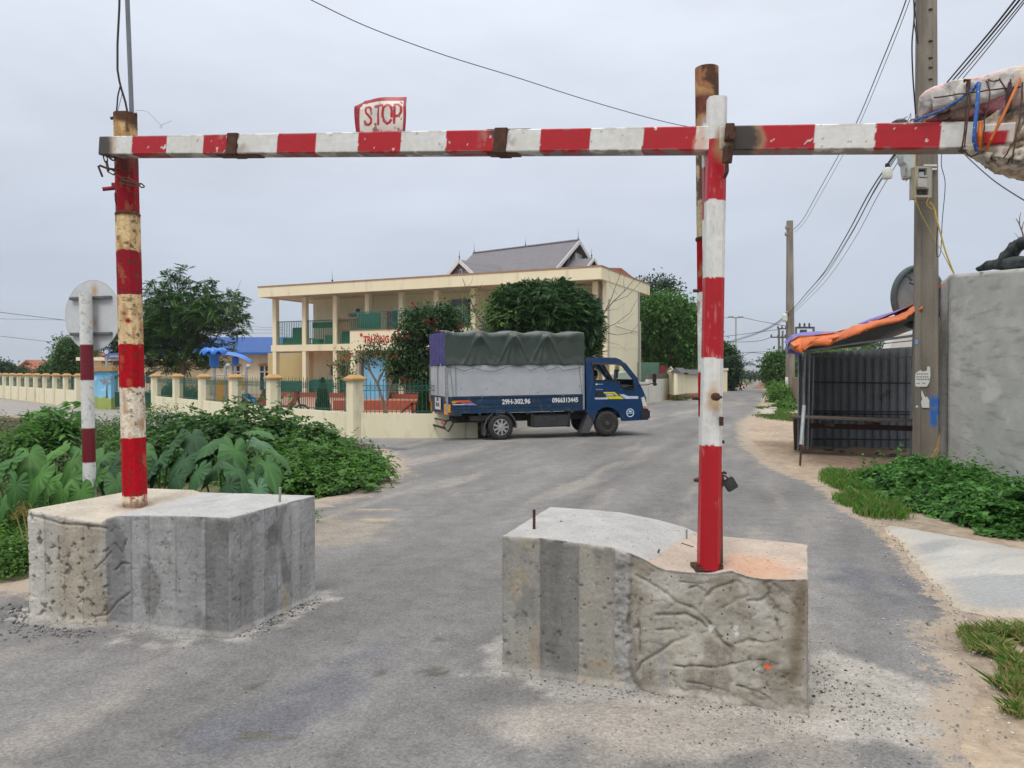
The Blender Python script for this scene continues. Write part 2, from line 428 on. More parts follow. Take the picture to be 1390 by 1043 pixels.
 c=mixc(c,(.45,.38,.29),sstep(-.18,0,e)*.8)
 z=.018+.045*sstep(-.02,-.8,e)+.006*fbm(p,3,84,3)-.10*sstep(-.12,.12,e)
 tag(mk('ramp',np.stack([x,y,z],1),q,vm('ramp_cement',.85,30,.16,.4,70),col=c,origin=(0,0,0),smooth=True),kind='structure')
 yard=[(-40,90),(-33.3,50.6),(-19.9,36.2),(-15.0,32.9),(-6.85,22.7),(-3.9,19.6),(-1.15,19.5),(6.9,40.7),(9.2,46.4),(20,75),(20,90)]
 b=MB();b.add([(px_,py_,.006)for px_,py_ in yard],[tuple(range(len(yard)))])
 tag(b.build('yard_paving',pm('yard_tiles',(.42,.23,.17),(.33,.19,.15),1.2,.8,.1,20),origin=(0,0,0)),kind='structure')
build_ground()
def gravel(name,label,pts,smin,smax,cols,seed):
 r=np.random.default_rng(seed);n=len(pts)
 ico=np.array([(0,0,1),(.89,0,.45),(.28,.85,.45),(-.72,.53,.45),(-.72,-.53,.45),(.28,-.85,.45),(.72,.53,-.45),(-.28,.85,-.45),(-.89,0,-.45),(-.28,-.85,-.45),(.72,-.53,-.45),(0,0,-1)])
 fc=np.array([(0,1,2),(0,2,3),(0,3,4),(0,4,5),(0,5,1),(1,6,2),(2,7,3),(3,8,4),(4,9,5),(5,10,1),(6,7,2),(7,8,3),(8,9,4),(9,10,5),(10,6,1),(11,7,6),(11,8,7),(11,9,8),(11,10,9),(11,6,10)])
 s=smin*(smax/smin)**(r.random(n)**1.8)
 k=s[:,None,None]*r.uniform(.55,1.2,(n,12,1))*np.stack([r.uniform(.7,1.3,n),r.uniform(.7,1.3,n),r.uniform(.4,.8,n)],1)[:,None,:]
 a=r.uniform(0,6.28,n);V=ico[None]*k
 X=V[...,0]*np.cos(a)[:,None]-V[...,1]*np.sin(a)[:,None];Y=V[...,0]*np.sin(a)[:,None]+V[...,1]*np.cos(a)[:,None]
 V=np.stack([X+pts[:,0:1],Y+pts[:,1:2],V[...,2]+s[:,None]*.25+pts[:,2:3]],-1).reshape(-1,3)
 Fc=(fc[None]+np.arange(n)[:,None,None]*12).reshape(-1,3)
 cols=np.array(cols);ci=cols[r.integers(0,len(cols),n)]*r.uniform(.8,1.2,(n,1))
 return tag(mk(name,V,Fc,vm('stone',.9,60,.2,.3,120),col=np.repeat(ci,12,0)),label,'gravel',kind='stuff')
def along(poly,n,spread,seed,closed=True):
 r=np.random.default_rng(seed);P_=poly+[poly[0]]if closed else poly
 seg=[math.dist(a,b)for a,b in zip(P_[:-1],P_[1:])];pr=np.array(seg)/sum(seg);out=[]
 for i in r.choice(len(seg),n,p=pr):
  t=r.random();a,b=np.array(P_[i]),np.array(P_[i+1]);d=(b-a)/np.linalg.norm(b-a)
  nn=np.array([d[1],-d[0]]);out.append(a+(b-a)*t+nn*abs(r.normal(0,spread))+d*r.normal(0,.01))
 o=np.array(out);return np.column_stack([o,np.zeros(n)+.002])
GREY=[(.10,.10,.105),(.16,.16,.165),(.25,.24,.23),(.36,.34,.31),(.08,.08,.09),(.45,.42,.38)]
gravel('rubble','dark chips and cement crumbs along the foot of the left concrete block',along(BL_L[:3],520,.07,1,False),.002,.011,GREY,1)
gravel('rubble','cement crumbs and small stones along the foot of the right concrete block',along(BL_R[:2],380,.09,2,False),.002,.008,GREY,2)
pts=np.column_stack([np.random.default_rng(3).normal(1.66,.14,420),np.random.default_rng(4).normal(3.98,.28,420),np.zeros(420)+.002])
gravel('rubble','black asphalt crumbs beside the right end of the right concrete block',pts[sdpoly(pts[:,0],pts[:,1],BL_R)>.01],.002,.010,GREY[:3]+[(.08,.08,.08)],3)
rr=np.random.default_rng(5)
pts=along([(x,y)for x,y in ROAD_R[:10]],2000,.0,6,False);pts[:,0]+=rr.normal(.0,.16,len(pts));pts[:,1]+=rr.normal(0,.12,len(pts))
gravel('gravel','grey gravel scattered along the right edge of the asphalt',pts,.002,.011,GREY[1:4]+[(.45,.42,.38)]*2,7)
pts=np.column_stack([rr.uniform(-3.2,2.6,1300),rr.uniform(2.3,5.6,1300),np.zeros(1300)+.001])
pts=pts[(sdpoly(pts[:,0],pts[:,1],BL_R)>.02)&(sdpoly(pts[:,0],pts[:,1],BL_L)>.02)]
gravel('gravel','tiny loose grit spread over the asphalt around the barrier',pts,.0015,.006,GREY,8)
pts=np.column_stack([rr.normal(1.15,.5,600),rr.normal(3.42,.2,600),np.zeros(600)+.001])
pts=pts[sdpoly(pts[:,0],pts[:,1],BL_R)>.02]
gravel('gravel','fine pale grit drifted before the right concrete block',pts,.0015,.006,GREY,9)
pts=along([(-4.2,5.6),(-3.3,5.35),(-3.2,5.0),(-2.6,4.85)],500,.12,10,False)
gravel('gravel','dark asphalt chips on the sandy edge left of the left block',pts,.004,.018,GREY[:3],11)
def block(name,label,corners,top_front,top_back,colour,disp,res=.0078,ntop_d=50):
 """corners A,B,C,D (A->B is the front). top_front/top_back: (t, z) profiles along A->B and D->C."""
 A,B,C,D=[np.array(c,float)for c in corners]
 per=[];info=[]
 sides=[(A,B,0),(B,C,1),(C,D,2),(D,A,3)]
 nF=int(np.linalg.norm(B-A)/res);nS=int(np.linalg.norm(C-B)/res)
 for(p,q,k)in sides:
  n=nF if k in(0,2)else nS
  for i in range(n):per.append(p+(q-p)*i/n);info.append((k,i/n))
 per=np.array(per);k_=np.array([i[0]for i in info]);t_=np.array([i[1]for i in info]);M=len(per)
 tf=np.interp;xf=[a for a,_ in top_front];zf=[b for _,b in top_front];xb=[a for a,_ in top_back];zb=[b for _,b in top_back]
 zt=np.where(k_==0,tf(t_,xf,zf),np.where(k_==2,tf(1-t_,xb,zb),np.where(k_==1,zf[-1]+(zb[-1]-zf[-1])*t_,zb[0]+(zf[0]-zb[0])*t_)))
 nr=np.zeros((M,2))
 for(p,q,k)in sides:
  d=(q-p)/np.linalg.norm(q-p);nr[k_==k]=(d[1],-d[0])
 nr=(nr+np.roll(nr,1,0)+np.roll(nr,-1,0));nr/=np.linalg.norm(nr,axis=1)[:,None]
 L=[np.linalg.norm(q-p)for p,q,_ in sides]
 s_=t_*np.array(L)[k_]
 nv=int(.76/res)
 V=[];K=[];S=[];Z=[];Tp=[]
 for j in range(nv+1):
  f=j/nv;z=f*zt*1.0-.03*(1-f)
  V.append(np.column_stack([per,z]));K.append(k_);S.append(s_);Z.append(z);Tp.append(zt-z)
 V=np.concatenate(V);K=np.concatenate(K);S=np.concatenate(S);Z=np.concatenate(Z);Tp=np.concatenate(Tp)
 NR=np.tile(nr,(nv+1,1))
 d=disp(K,S,Z,Tp,V)
 V[:,:2]+=NR*d[:,None]
 i=np.arange((nv+1)*M).reshape(nv+1,M);j=np.roll(i,-1,axis=1)
 q=np.stack([i[:-1].ravel(),j[:-1].ravel(),j[1:].ravel(),i[1:].ravel()],1)
 rim=i[-1];a,b=nF,nS
 S0=rim[:a+1];S1=rim[a:a+b+1];S2=rim[a+b:2*a+b+1];S3=np.append(rim[2*a+b:],rim[0])
 g=np.zeros((b+1,a+1),int);g[0]=S0;g[:,a]=S1;g[b]=S2[::-1];g[:,0]=S3[::-1]
 base=len(V);cnt=0;extra=[]
 T,U=np.meshgrid(np.arange(1,a)/a,np.arange(1,b)/b)
 F0=A+(B-A)*T.ravel()[:,None];F1=D+(C-D)*T.ravel()[:,None]
 XY=F0+(F1-F0)*U.ravel()[:,None]
 zz=tf(T.ravel(),xf,zf)*(1-U.ravel())+tf(T.ravel(),xb,zb)*U.ravel()
 p3=np.column_stack([XY,XY[:,0]*0])
 ed=np.minimum(np.minimum(T.ravel()*L[0],(1-T.ravel())*L[0]),np.minimum(U.ravel()*L[1],(1-U.ravel())*L[1]))
 rel=.014*(fbm(p3,5,91,4)-.5)+.005*(fbm(p3,35,92,3)-.5)
 zz=zz+rel*sstep(0,.05,ed)+.004*sstep(0,.04,ed)
 g[1:b,1:a]=base+np.arange((a-1)*(b-1)).reshape(b-1,a-1)
 V2=np.column_stack([XY,zz])
 qt=np.stack([g[:-1,:-1].ravel(),g[:-1,1:].ravel(),g[1:,1:].ravel(),g[1:,:-1].ravel()],1)
 Vall=np.vstack([V,V2]);qa=np.vstack([q,qt])
 n2=len(V2)
 K2=np.concatenate([K,np.full(n2,9)]);S2_=np.concatenate([S,T.ravel()*L[0]]);Z2=np.concatenate([Z,zz]);Tp2=np.concatenate([Tp,np.zeros(n2)])
 c=colour(K2,S2_,Z2,Tp2,Vall,np.concatenate([t_.repeat(1)if False else np.tile(t_,nv+1),T.ravel()]),np.concatenate([np.zeros(len(V)),U.ravel()]))
 bot=tuple(i[0][::-1])
 o=mk(name,Vall,qa,vm('cast_concrete',.92,55,.16,.7,110,bdist=.005,fine=42),col=c)
 return tag(o,label,'concrete block')
def board_disp(S,Z,V,edges,seed):
 """vertical formwork boards: a step of a few mm from board to board and a lip at each joint"""
 e=np.array(edges);bi=np.searchsorted(e,S)
 r=np.random.default_rng(seed).uniform(-.004,.004,len(e)+2)
 S=S+.010*(fbm(V,7,193,4)-.5);d=r[bi]
 dj=np.min(np.abs(S[:,None]-e[None]),axis=1)
 d=d-.005*sstep(.010,.0,dj)
 return d,bi,dj
GROOVE=lambda a,b,seg,w:sstep(w,0,dseg(a,b,seg))
def fr(u,v):
 """front-face position from the 1390-wide crop of region (640,640)-(1140,1015)"""
 px,py=640+u/2.78,640+v/2.78
 d=ray(px,py);A,B=np.array(BL_R[0]),np.array(BL_R[1]);e=(B-A)/np.linalg.norm(B-A)
 det=e[0]*(-d[1])+d[0]*e[1]
 t=(A[0]*e[1]-A[1]*e[0])/(d[0]*e[1]-d[1]*e[0]);s=(d[0]*t-A[0])*e[0]+(d[1]*t-A[1])*e[1]
 return(s,EYE+d[2]*t)
LR=math.dist(BL_R[0],BL_R[1])
tfR=[fr(*p)for p in[(145,246),(260,252),(400,270),(540,289),(590,306),(640,327),(690,356),(730,372),(800,380),(900,388),(980,376),(1036,398),(1100,408),(1200,410),(1290,410)]]
top_front_R=[(max(0,min(1,s/LR)),z)for s,z in tfR];top_front_R[0]=(0,top_front_R[0][1]);top_front_R[-1]=(1,top_front_R[-1][1])
def zat(px,py,Y):return P(px,py,Y).z
tb=[(757,689,5.0),(802,693,4.9),(841,697,4.82),(892,707,4.74),(928,717,4.68),(949,727,4.64),(985,731,4.58),(1064,736,4.5),(1099,740,4.46)]
top_back_R=[]
for(px,py,Y)in tb:
 q=P(px,py,Y);s=(q.x-BL_R[3][0])*(BL_R[2][0]-BL_R[3][0])+(q.y-BL_R[3][1])*(BL_R[2][1]-BL_R[3][1]);s/=LR**2
 top_back_R.append((min(1,max(0,s)),q.z))
CR=[[(620,395),(700,440),(770,490),(850,530),(900,580),(950,650),(990,675)],[(700,545),(800,545),(860,570),(920,620),(975,670)],[(610,775),(640,725),(700,690),(760,650),(830,620),(900,600)],[(860,530),(880,480),(920,450),(950,430),(1000,415)],[(950,520),(1000,490),(1040,470),(1030,440),(1010,420)],[(1040,490),(1090,488),(1130,470),(1110,430),(1140,410)],[(1140,430),(1190,470),(1230,520),(1248,580)],[(1120,470),(1170,535),(1225,548)],[(980,655),(1040,640),(1100,645),(1160,640)],[(760,735),(850,742),(930,745),(1050,718),(1120,712)],[(810,795),(900,815),(1000,845),(1060,880),(1130,915)],[(1000,815),(1100,840),(1190,910)],[(640,480),(628,560),(630,640),(640,700)],[(790,420),(850,430),(900,425)],[(790,450),(850,440),(880,460)],[(1080,590),(1130,600),(1180,590)],[(1150,560),(1170,620)],[(700,600),(760,600),(800,640)],[(760,790),(800,830),(900,830)],[(1040,885),(1100,905),(1140,930)]]
CR=[[fr(*p)for p in c]for c in CR]
seamR=fr(600,500)[0]
boardsR=[fr(258,500)[0],fr(404,500)[0],fr(540,500)[0]]
edR=[fr(p[0],p[1])for p in[(598,360),(600,420),(590,470),(600,520),(592,580),(603,640),(596,700),(606,760),(640,830)]]
CR.append(edR)
def seam_x(Z):
 z=[b for a,b in edR][::-1];s=[a for a,b in edR][::-1];return np.interp(Z,z,s)
def dispR(K,S,Z,Tp,V):
 d,bi,dj=board_disp(S,Z,V,boardsR+[seamR+9],4)
 front=K==0
 sx=seam_x(Z)+.02*(fbm(V,14,7,4)-.5)
 new=S<sx
 d=np.where(front&new,d,0)+.004*(fbm(V,9,101,4)-.5)+.003*(fbm(V,45,102,3)-.5)
 bx=fr(540,0)[0]if False else boardsR[2]
 strip=front&(S>bx)&new
 d=d+np.where(strip,.010+.045*(fbm(V,20,103,5)-.5),0)
 d=d-np.where(front&~new,.012,0)
 cr=np.zeros(len(S))
 for i,c in enumerate(CR):cr=np.maximum(cr,GROOVE(S+.02*(fbm(V,12,5,3)-.5),Z+.02*(fbm(V,12,6,3)-.5),c,.020 if i==20 else.014 if i<9 else.009)*(.15+1.0*sstep(.32,.68,fbm(V,7,50+i,4))))
 d=d-np.where(front,cr*.012,0)
 old=front&~new
 d=d+np.where(old,.010*(fbm(np.column_stack([V[:,0]*1.2,V[:,1],V[:,2]*1.6]),7,104,6)-.5)*2.1,0)
 rid=sstep(.030,.0,np.abs(fbm(V*np.array([1,1,1.7]),4.2,160,4)-.5))*sstep(.42,.62,fbm(V,3,161,3));d=d-np.where(old,rid*.006,0)
 pit=sstep(.80,.86,fbm(V,34,105,3));d=d-pit*.006
 d=d+np.where(K==1,.006*(fbm(V,8,106,4)-.5),0)
 d=d*sstep(.0,.02,Tp+.008)+(.010*(fbm(V,12,107,3)-.5))*sstep(.03,0,Tp)
 d=d+.03*sstep(.035,0,Z+.0)*(fbm(V,11,108,3))
 return d
def colR(K,S,Z,Tp,V,T,U):
 n=len(S);front=K==0;top=K==9
 c=np.repeat(np.array([[.27,.255,.225]]),n,0)
 e=boardsR;tone=np.array([[.29,.28,.25],[.185,.18,.168],[.27,.258,.222],[.285,.28,.262]])
 bi=np.searchsorted(np.array(e),S);new=S<seam_x(Z)+.02*(fbm(V,14,7,4)-.5)
 c=np.where((front&new)[:,None],tone[np.clip(bi,0,3)],c)
 st=np.column_stack([V[:,0]*7,V[:,1]*7,V[:,2]*1.6])
 k=.66+.70*fbm(st,1,111,5)+.16*(fbm(V*np.array([3,3,60]),1,190,3)-.5);c=c*k[:,None]
 c=mixc(c,(.11,.105,.095),np.where(front&new,sstep(.62,.82,fbm(V*np.array([1,1,.35]),8,191,5))*.45,0))
 c=mixc(c,(.36,.28,.17),np.where(front&new&(bi!=1),sstep(.55,.75,fbm(V,7,112,5))*.45,0))
 old=front&~new
 c=np.where(old[:,None],np.array([[.37,.345,.29]])*(.62+.66*fbm(V,4.5,113,6))[:,None],c)
 c=mixc(c,(.19,.16,.12),np.where(old,sstep(.52,.70,fbm(V,3.6,114,5))*.6,0))
 w=GROOVE(S,Z,[fr(700,470),fr(720,640),fr(720,800)],.055);c=mixc(c,(.24,.25,.27),np.where(old,w*.7,0)*sstep(.35,.6,fbm(st,1.4,115,4)))
 w=GROOVE(S,Z,[fr(1250,430),fr(1235,600),fr(1215,780)],.07);c=mixc(c,(.17,.135,.09),np.where(old,w*.9,0))
 cr=np.zeros(n)
 for i,q in enumerate(CR):cr=np.maximum(cr,GROOVE(S+.02*(fbm(V,12,5,3)-.5),Z+.02*(fbm(V,12,6,3)-.5),q,.014 if i==20 else.0070 if i<9 else.0050)*(.08+.9*sstep(.36,.72,fbm(V,8,50+i,4))))
 c=mixc(c,(.075,.065,.05),np.where(front,np.clip(cr*1.3,0,1)*.72,0))
 rid=sstep(.016,.0,np.abs(fbm(V*np.array([1,1,1.7]),4.2,160,4)-.5))*sstep(.42,.62,fbm(V,3,161,3));c=mixc(c,(.10,.085,.065),np.where(old,rid*.6,0))
 c=mixc(c,(.47,.45,.41),np.where(old,sstep(.55,.78,fbm(V,5.5,162,5))*.6,0))
 c=mixc(c,(.13,.11,.085),np.where(old,sstep(.60,.80,fbm(V*np.array([1,1,.5]),9,163,6))*.55,0))
 for q,r,cc in[(fr(1117,738),.017,(.75,.13,.03)),(fr(1155,820),.008,(.6,.2,.08)),(fr(995,605),.022,(.55,.55,.53)),(fr(905,590),.018,(.5,.5,.48))]:
  w=sstep(r,r*.5,np.hypot(S-q[0],(Z-q[1])*.8)+.02*(noise(V,60,8)-.5));c=mixc(c,cc,np.where(front,w,0))
 pit=sstep(.80,.86,fbm(V,34,105,3));c=mixc(c,(.07,.065,.06),pit*.6*(~top))
 sea=.50+.10*U+.03*(fbm(V,6,116,4)-.5)
 tc=np.repeat(np.array([[.365,.365,.36]]),n,0)*(.84+.3*fbm(V,9,117,6))[:,None]
 tc2=np.repeat(np.array([[.43,.36,.30]]),n,0)*(.80+.38*fbm(V,7,118,6))[:,None]
 tc2=mixc(tc2,(.52,.28,.17),sstep(.18,.03,np.hypot(T-.86,(U-.25)*.55)+.15*(fbm(V,9,119,4)-.5))*.7)
 tc=np.where((T>sea)[:,None],tc2,tc)
 c=np.where(top[:,None],tc,c)
 lip=sstep(.03,.0,Tp)*(~top);c=mixc(c,(.42,.40,.37),lip*.7*sstep(.3,.6,fbm(V,14,120,4)))
 low=sstep(.10,.0,Z+.05*(fbm(V,8,121,4)-.5))*(~top);c=mixc(c,(.36,.34,.31),low*.3)
 return c
blockR=block('concrete_block','curved-top concrete block with creased sides under the red and white hinge post',BL_R,top_front_R,top_back_R,colR,dispR)
def fl(u,v):
 px,py=u/3.0217,640+v/3.0217
 d=ray(px,py);A,B=np.array(BL_L[0]),np.array(BL_L[1]);e=(B-A)/np.linalg.norm(B-A)
 t=(A[0]*e[1]-A[1]*e[0])/(d[0]*e[1]-d[1]*e[0]);s=(d[0]*t-A[0])*e[0]+(d[1]*t-A[1])*e[1]
 return(s,EYE+d[2]*t)
LL=math.dist(BL_L[0],BL_L[1])
tfl=[fl(*p)for p in[(123,156),(200,176),(280,190),(360,205),(415,212),(440,192),(480,184),(600,181),(720,183),(850,187),(930,191)]]
top_front_L=[(max(0,min(1,s/LL)),z)for s,z in tfl];top_front_L[0]=(0,top_front_L[0][1]);top_front_L[-1]=(1,top_front_L[-1][1])
zc=P(423,673,5.6).z;zd=P(200,663,6.0).z
top_back_L=[(0,zd),(.3,zd+.005),(.34,zd-.01),(1,zc)]
edgesL=[fl(p,400)[0]for p in(190,270,345,440,540,612,722,842)]
edgesL1=[.10,.21,.34,.47,.62,.74]
seamL=fl(450,400)[0]
def dispL(K,S,Z,Tp,V):
 d,bi,dj=board_disp(S,Z,V,edgesL,14);d1,b1,dj1=board_disp(S,Z,V,edgesL1,15)
 front=K==0
 old=front&(S<seamL)
 d=np.where(front,np.where(old,d*.5,d),np.where(K==1,d1,0))
 d=d+np.where(old,.010,0)+.005*(fbm(V,9,131,4)-.5)+.003*(fbm(V,45,132,3)-.5)
 d=d+np.where(old,.014*(fbm(V,10,133,5)-.5),.004*(fbm(V,20,134,4)-.5))
 big=sstep(.70,.78,fbm(V,26,135,4));d=d-np.where(old,big*.009,big*.003)
 d=d-sstep(.80,.86,fbm(V,38,136,3))*.005
 for c in([fl(395,400),fl(430,365),fl(455,330)],[fl(470,405),fl(500,375),fl(530,380)],[fl(380,595),fl(440,590),fl(480,540),fl(530,500)],[fl(520,280),fl(500,340),fl(470,300)],[fl(130,180),fl(250,212),fl(400,228),fl(440,235)]):
  d=d-np.where(front,GROOVE(S+.01*(noise(V,18,5)-.5),Z+.01*(noise(V,18,6)-.5),c,.012)*.012,0)
 d=d*sstep(.0,.02,Tp+.008)+(.014*(fbm(V,12,137,3)-.5))*sstep(.03,0,Tp)
 return d+.03*sstep(.035,0,Z)*fbm(V,11,138,3)
def colL(K,S,Z,Tp,V,T,U):
 n=len(S);front=K==0;top=K==9;old=front&(S<seamL+.03*(fbm(V,7,7,4)-.5))
 tone=np.array([[.45,.43,.385],[.42,.40,.35],[.40,.375,.32],[.37,.35,.305],[.23,.23,.228],[.26,.26,.258],[.32,.32,.315],[.29,.29,.288],[.165,.165,.162]])
 bi=np.clip(np.searchsorted(np.array(edgesL),S),0,8)
 t1=np.array([[.27,.27,.265],[.28,.28,.278],[.31,.31,.305],[.25,.25,.25],[.30,.30,.295],[.34,.34,.335],[.33,.33,.32]]);b1=np.clip(np.searchsorted(np.array(edgesL1),S),0,6)
 c=np.where(front[:,None],tone[bi],np.where((K==1)[:,None],t1[b1],np.array([[.27,.265,.25]])))
 st=np.column_stack([V[:,0]*7,V[:,1]*7,V[:,2]*1.5])
 c=c*(.64+.74*fbm(st,1,141,5)+.16*(fbm(V*np.array([3,3,60]),1,192,3)-.5))[:,None]
 c=mixc(c,(.27,.20,.12),np.where(old,sstep(.52,.68,fbm(st,.8,142,5))*.34,0))
 c=mixc(c,(.09,.085,.08),np.where(~old&~top,sstep(.64,.80,fbm(V*np.array([1,1,.45]),7,143,5))*.5,0))
 c=mixc(c,(.44,.44,.44),np.where(K==1,sstep(.60,.70,fbm(V,5,144,5))*.45,0))
 big=sstep(.70,.78,fbm(V,26,135,4));c=mixc(c,(.09,.08,.065),np.where(old,big*.75,big*.25)*(~top))
 dj=np.min(np.abs(S[:,None]-np.array(edgesL)[None]),axis=1);dj1=np.min(np.abs(S[:,None]-np.array(edgesL1)[None]),axis=1)
 ln=np.where(front,sstep(.007,0,dj),np.where(K==1,sstep(.007,0,dj1),0));c=mixc(c,(.07,.07,.07),ln*.5*(~top)*sstep(.25,.6,fbm(V,6,195,4)))
 for cc in([fl(395,400),fl(430,365),fl(455,330)],[fl(470,405),fl(500,375),fl(530,380)],[fl(760,380),fl(785,320)],[fl(130,180),fl(250,212),fl(400,228),fl(440,235)]):
  c=mixc(c,(.06,.055,.05),np.where(front,GROOVE(S+.02*(fbm(V,14,5,3)-.5),Z+.02*(fbm(V,14,6,3)-.5),cc,.007)*.6*sstep(.3,.6,fbm(V,9,7,3)),0))
 w=np.where(K==1,sstep(.06,.02,np.abs(S-.55))*sstep(.25,.05,Z),0);c=mixc(c,(.40,.30,.15),w*.5)
 a=np.array(BL_L[0])
 sea=.37-.0*U-.27*U*0+.34*(U-.0)*.0
 sea=.36+.02*(fbm(V,6,146,4)-.5)+.02*U
 tc=np.repeat(np.array([[.375,.38,.378]]),n,0)*(.84+.3*fbm(V,9,147,6))[:,None]
 tc2=np.repeat(np.array([[.44,.40,.335]]),n,0)*(.76+.42*fbm(V,7,148,6))[:,None]
 q=G(183,683,.0);dd=np.hypot(V[:,0]-PLX,V[:,1]-PLY)
 tc2=mixc(tc2,(.24,.15,.09),sstep(.16,.07,dd+.05*(fbm(V,14,9,3)-.5))*.6)
 tc=np.where((T<sea)[:,None],tc2,tc);c=np.where(top[:,None],tc,c)
 lip=sstep(.028,.0,Tp)*(~top);c=mixc(c,(.40,.39,.365),lip*.6*sstep(.3,.6,fbm(V,14,149,4)))
 low=sstep(.12,.0,Z+.06*(fbm(V,8,150,4)-.5))*(~top);c=mixc(c,(.38,.36,.33),low*.28)
 return c
PL0=P(183.5,683,5.40);PLX,PLY=PL0 .x,PL0 .y
blockL=block('concrete_block','flat-topped two-part concrete block under the rusty striped post at the left',BL_L,top_front_L,top_back_L,colL,dispL)
tag(blockR,group='concrete barrier blocks');tag(blockL,group='concrete barrier blocks')
def rebar(parent,px,py,px2,py2,Y,r,colr,sink=.06):
 a,b=P(px,py,Y),P(px2,py2,Y)
 m=MB();n=max(3,int((a-b).length/.008));d=(a-b)/n
 pts=[b-(a-b).normalized()*sink]+[b+d*i for i in range(n+1)]
 m.tube(pts,[r]+[r*(1.0 if i%2 else.84)for i in range(n+1)],8)
 return m.build('rebar',colr,parent)
RUST=pm('rust_iron',(.10,.045,.028),(.045,.025,.02),30,.85,.3,90)
CEMBAR=pm('cement_crusted_bar',(.36,.34,.31),(.25,.23,.21),60,.9,.5,150)
rebar(blockR,725,692,725,723,4.38,.0090,RUST)
rebar(blockR,761.5,707,761.5,715,4.55,.0055,RUST)
rebar(blockR,932,719,932,724,4.27,.0060,CEMBAR,.03)
rebar(blockR,895,746,894,749,4.12,.0050,RUST,.04)
rebar(blockR,800,928,800,937,4.06,.0045,RUST)
rebar(blockR,841,936,843,946,3.99,.0045,RUST)
rebar(blockL,380.5,662,380,673,5.33,.010,CEMBAR)
m=MB();a=P(933,733,4.15);m.bar((a.x-.03,a.y+.01,a.z-.02),(a.x+.03,a.y-.02,a.z-.035),.006,.004)
m.build('iron_shard',RUST,blockR)
RED=np.array(lin(164,6,24));RED2=np.array(lin(138,22,36));WHT=np.array([.62,.63,.605]);CREAM=np.array([.66,.56,.40])
RUSTC=np.array([.095,.045,.028]);YEL=np.array([.56,.40,.19]);MAROON=np.array(lin(104,14,28));BURN=np.array([.05,.038,.03])
def member(name,p0,p1,prof,colour,mat,parent=None,ds=.006,up=(0,0,1),p_mid=None,taper=None,disp=None,caps=True):
 """closed profile [(x, y)...] swept p0->p1; colour(s, k, V, L) -> rgb"""
 p0,p1=Vector(p0),Vector(p1);L=(p1-p0).length;d=(p1-p0)/L
 upv=Vector(up);r=d.cross(upv).normalized();u=r.cross(d).normalized()
 pr=np.array(prof);m=len(pr);n=max(2,int(L/ds));s=np.linspace(0,L,n+1)
 sc=np.ones(n+1)if taper is None else np.interp(s/L,[0,1],taper)
 V=np.array(p0)[None,None]+s[:,None,None]*np.array(d)+(pr[None,:,0:1]*np.array(r)+pr[None,:,1:2]*np.array(u))*sc[:,None,None]
 V=V.reshape(-1,3);S=np.repeat(s,m);K=np.tile(np.arange(m),n+1)
 if disp is not None:
  c=pr/np.linalg.norm(pr,axis=1)[:,None]
  dr=disp(S,K,V);V=V+(np.tile(c[:,0],n+1)*dr)[:,None]*np.array(r)+(np.tile(c[:,1],n+1)*dr)[:,None]*np.array(u)
 c=colour(S,K,V,L)
 i=np.arange((n+1)*m).reshape(n+1,m);j=np.roll(i,-1,1)
 q=np.stack([i[:-1].ravel(),j[:-1].ravel(),j[1:].ravel(),i[1:].ravel()],1)
 if caps:
  V=np.vstack([V,np.array(p0)[None],np.array(p1)[None]]);c=np.vstack([c,c[:1],c[-1:]])
  a,b=len(V)-2,len(V)-1
  F_=q.tolist()+[[a,int(j[0,t]),int(i[0,t])]for t in range(m)]+[[b,int(i[-1,t]),int(j[-1,t])]for t in range(m)]
  o=mk(name,V,F_,mat,parent,col=c)
 else:o=mk(name,V,q,mat,parent,col=c)
 return o
def rectprof(w,h,st=.007,r=.006):
 out=[]
 def edge(a,b):
  n=max(2,int(math.dist(a,b)/st))
  for i in range(n):out.append((a[0]+(b[0]-a[0])*i/n,a[1]+(b[1]-a[1])*i/n))
 x,y=w/2,h/2
 c=[(-x+r,-y),(x-r,-y),(x,-y+r),(x,y-r),(x-r,y),(-x+r,y),(-x,y-r),(-x,-y+r)]
 for i in range(8):edge(c[i],c[(i+1)%8])
 return out
def roundprof(r,n=40):return[(r*math.cos(2*math.pi*i/n),r*math.sin(2*math.pi*i/n))for i in range(n)]
def octprof(r,n=5,cut=.30):
 x=r;k=r*(1-cut*2*.5-.12)
 c=[(-k,-x),(k,-x),(x,-k),(x,k),(k,x),(-k,x),(-x,k),(-x,-k)];out=[]
 for i in range(8):
  a,b=c[i],c[(i+1)%8]
  for t in range(n):out.append((a[0]+(b[0]-a[0])*t/n,a[1]+(b[1]-a[1])*t/n))
 return out
PAINT=vm('painted_steel',.42,30,.10,.25,60,spec=.45,bdist=.002)
RUSTY=vm('rusty_steel',.85,60,.30,.5,90,spec=.2,bdist=.003)
def stripes(S,V,bands,jag=.006,seed=0):
 """bands: [(s_end, rgb), ...]"""
 s=S+jag*2*(fbm(V,26,200+seed,4)-.5);ends=np.array([b[0]for b in bands]);i=np.clip(np.searchsorted(ends,s),0,len(bands)-1)
 cols=np.array([b[1]for b in bands]);c=cols[i].astype(float)
 return c,i
PLT=P(170,155,5.40)
PLB=Vector((PL0 .x,PL0 .y,PL0 .z-.05))
def s_post(py,B=PLB,T=PLT,Y=5.4,px=175):
 z=P(px,py,Y).z;return(z-B.z)/(T.z-B.z)*(T-B).length
RUSTYEL='rustyel'
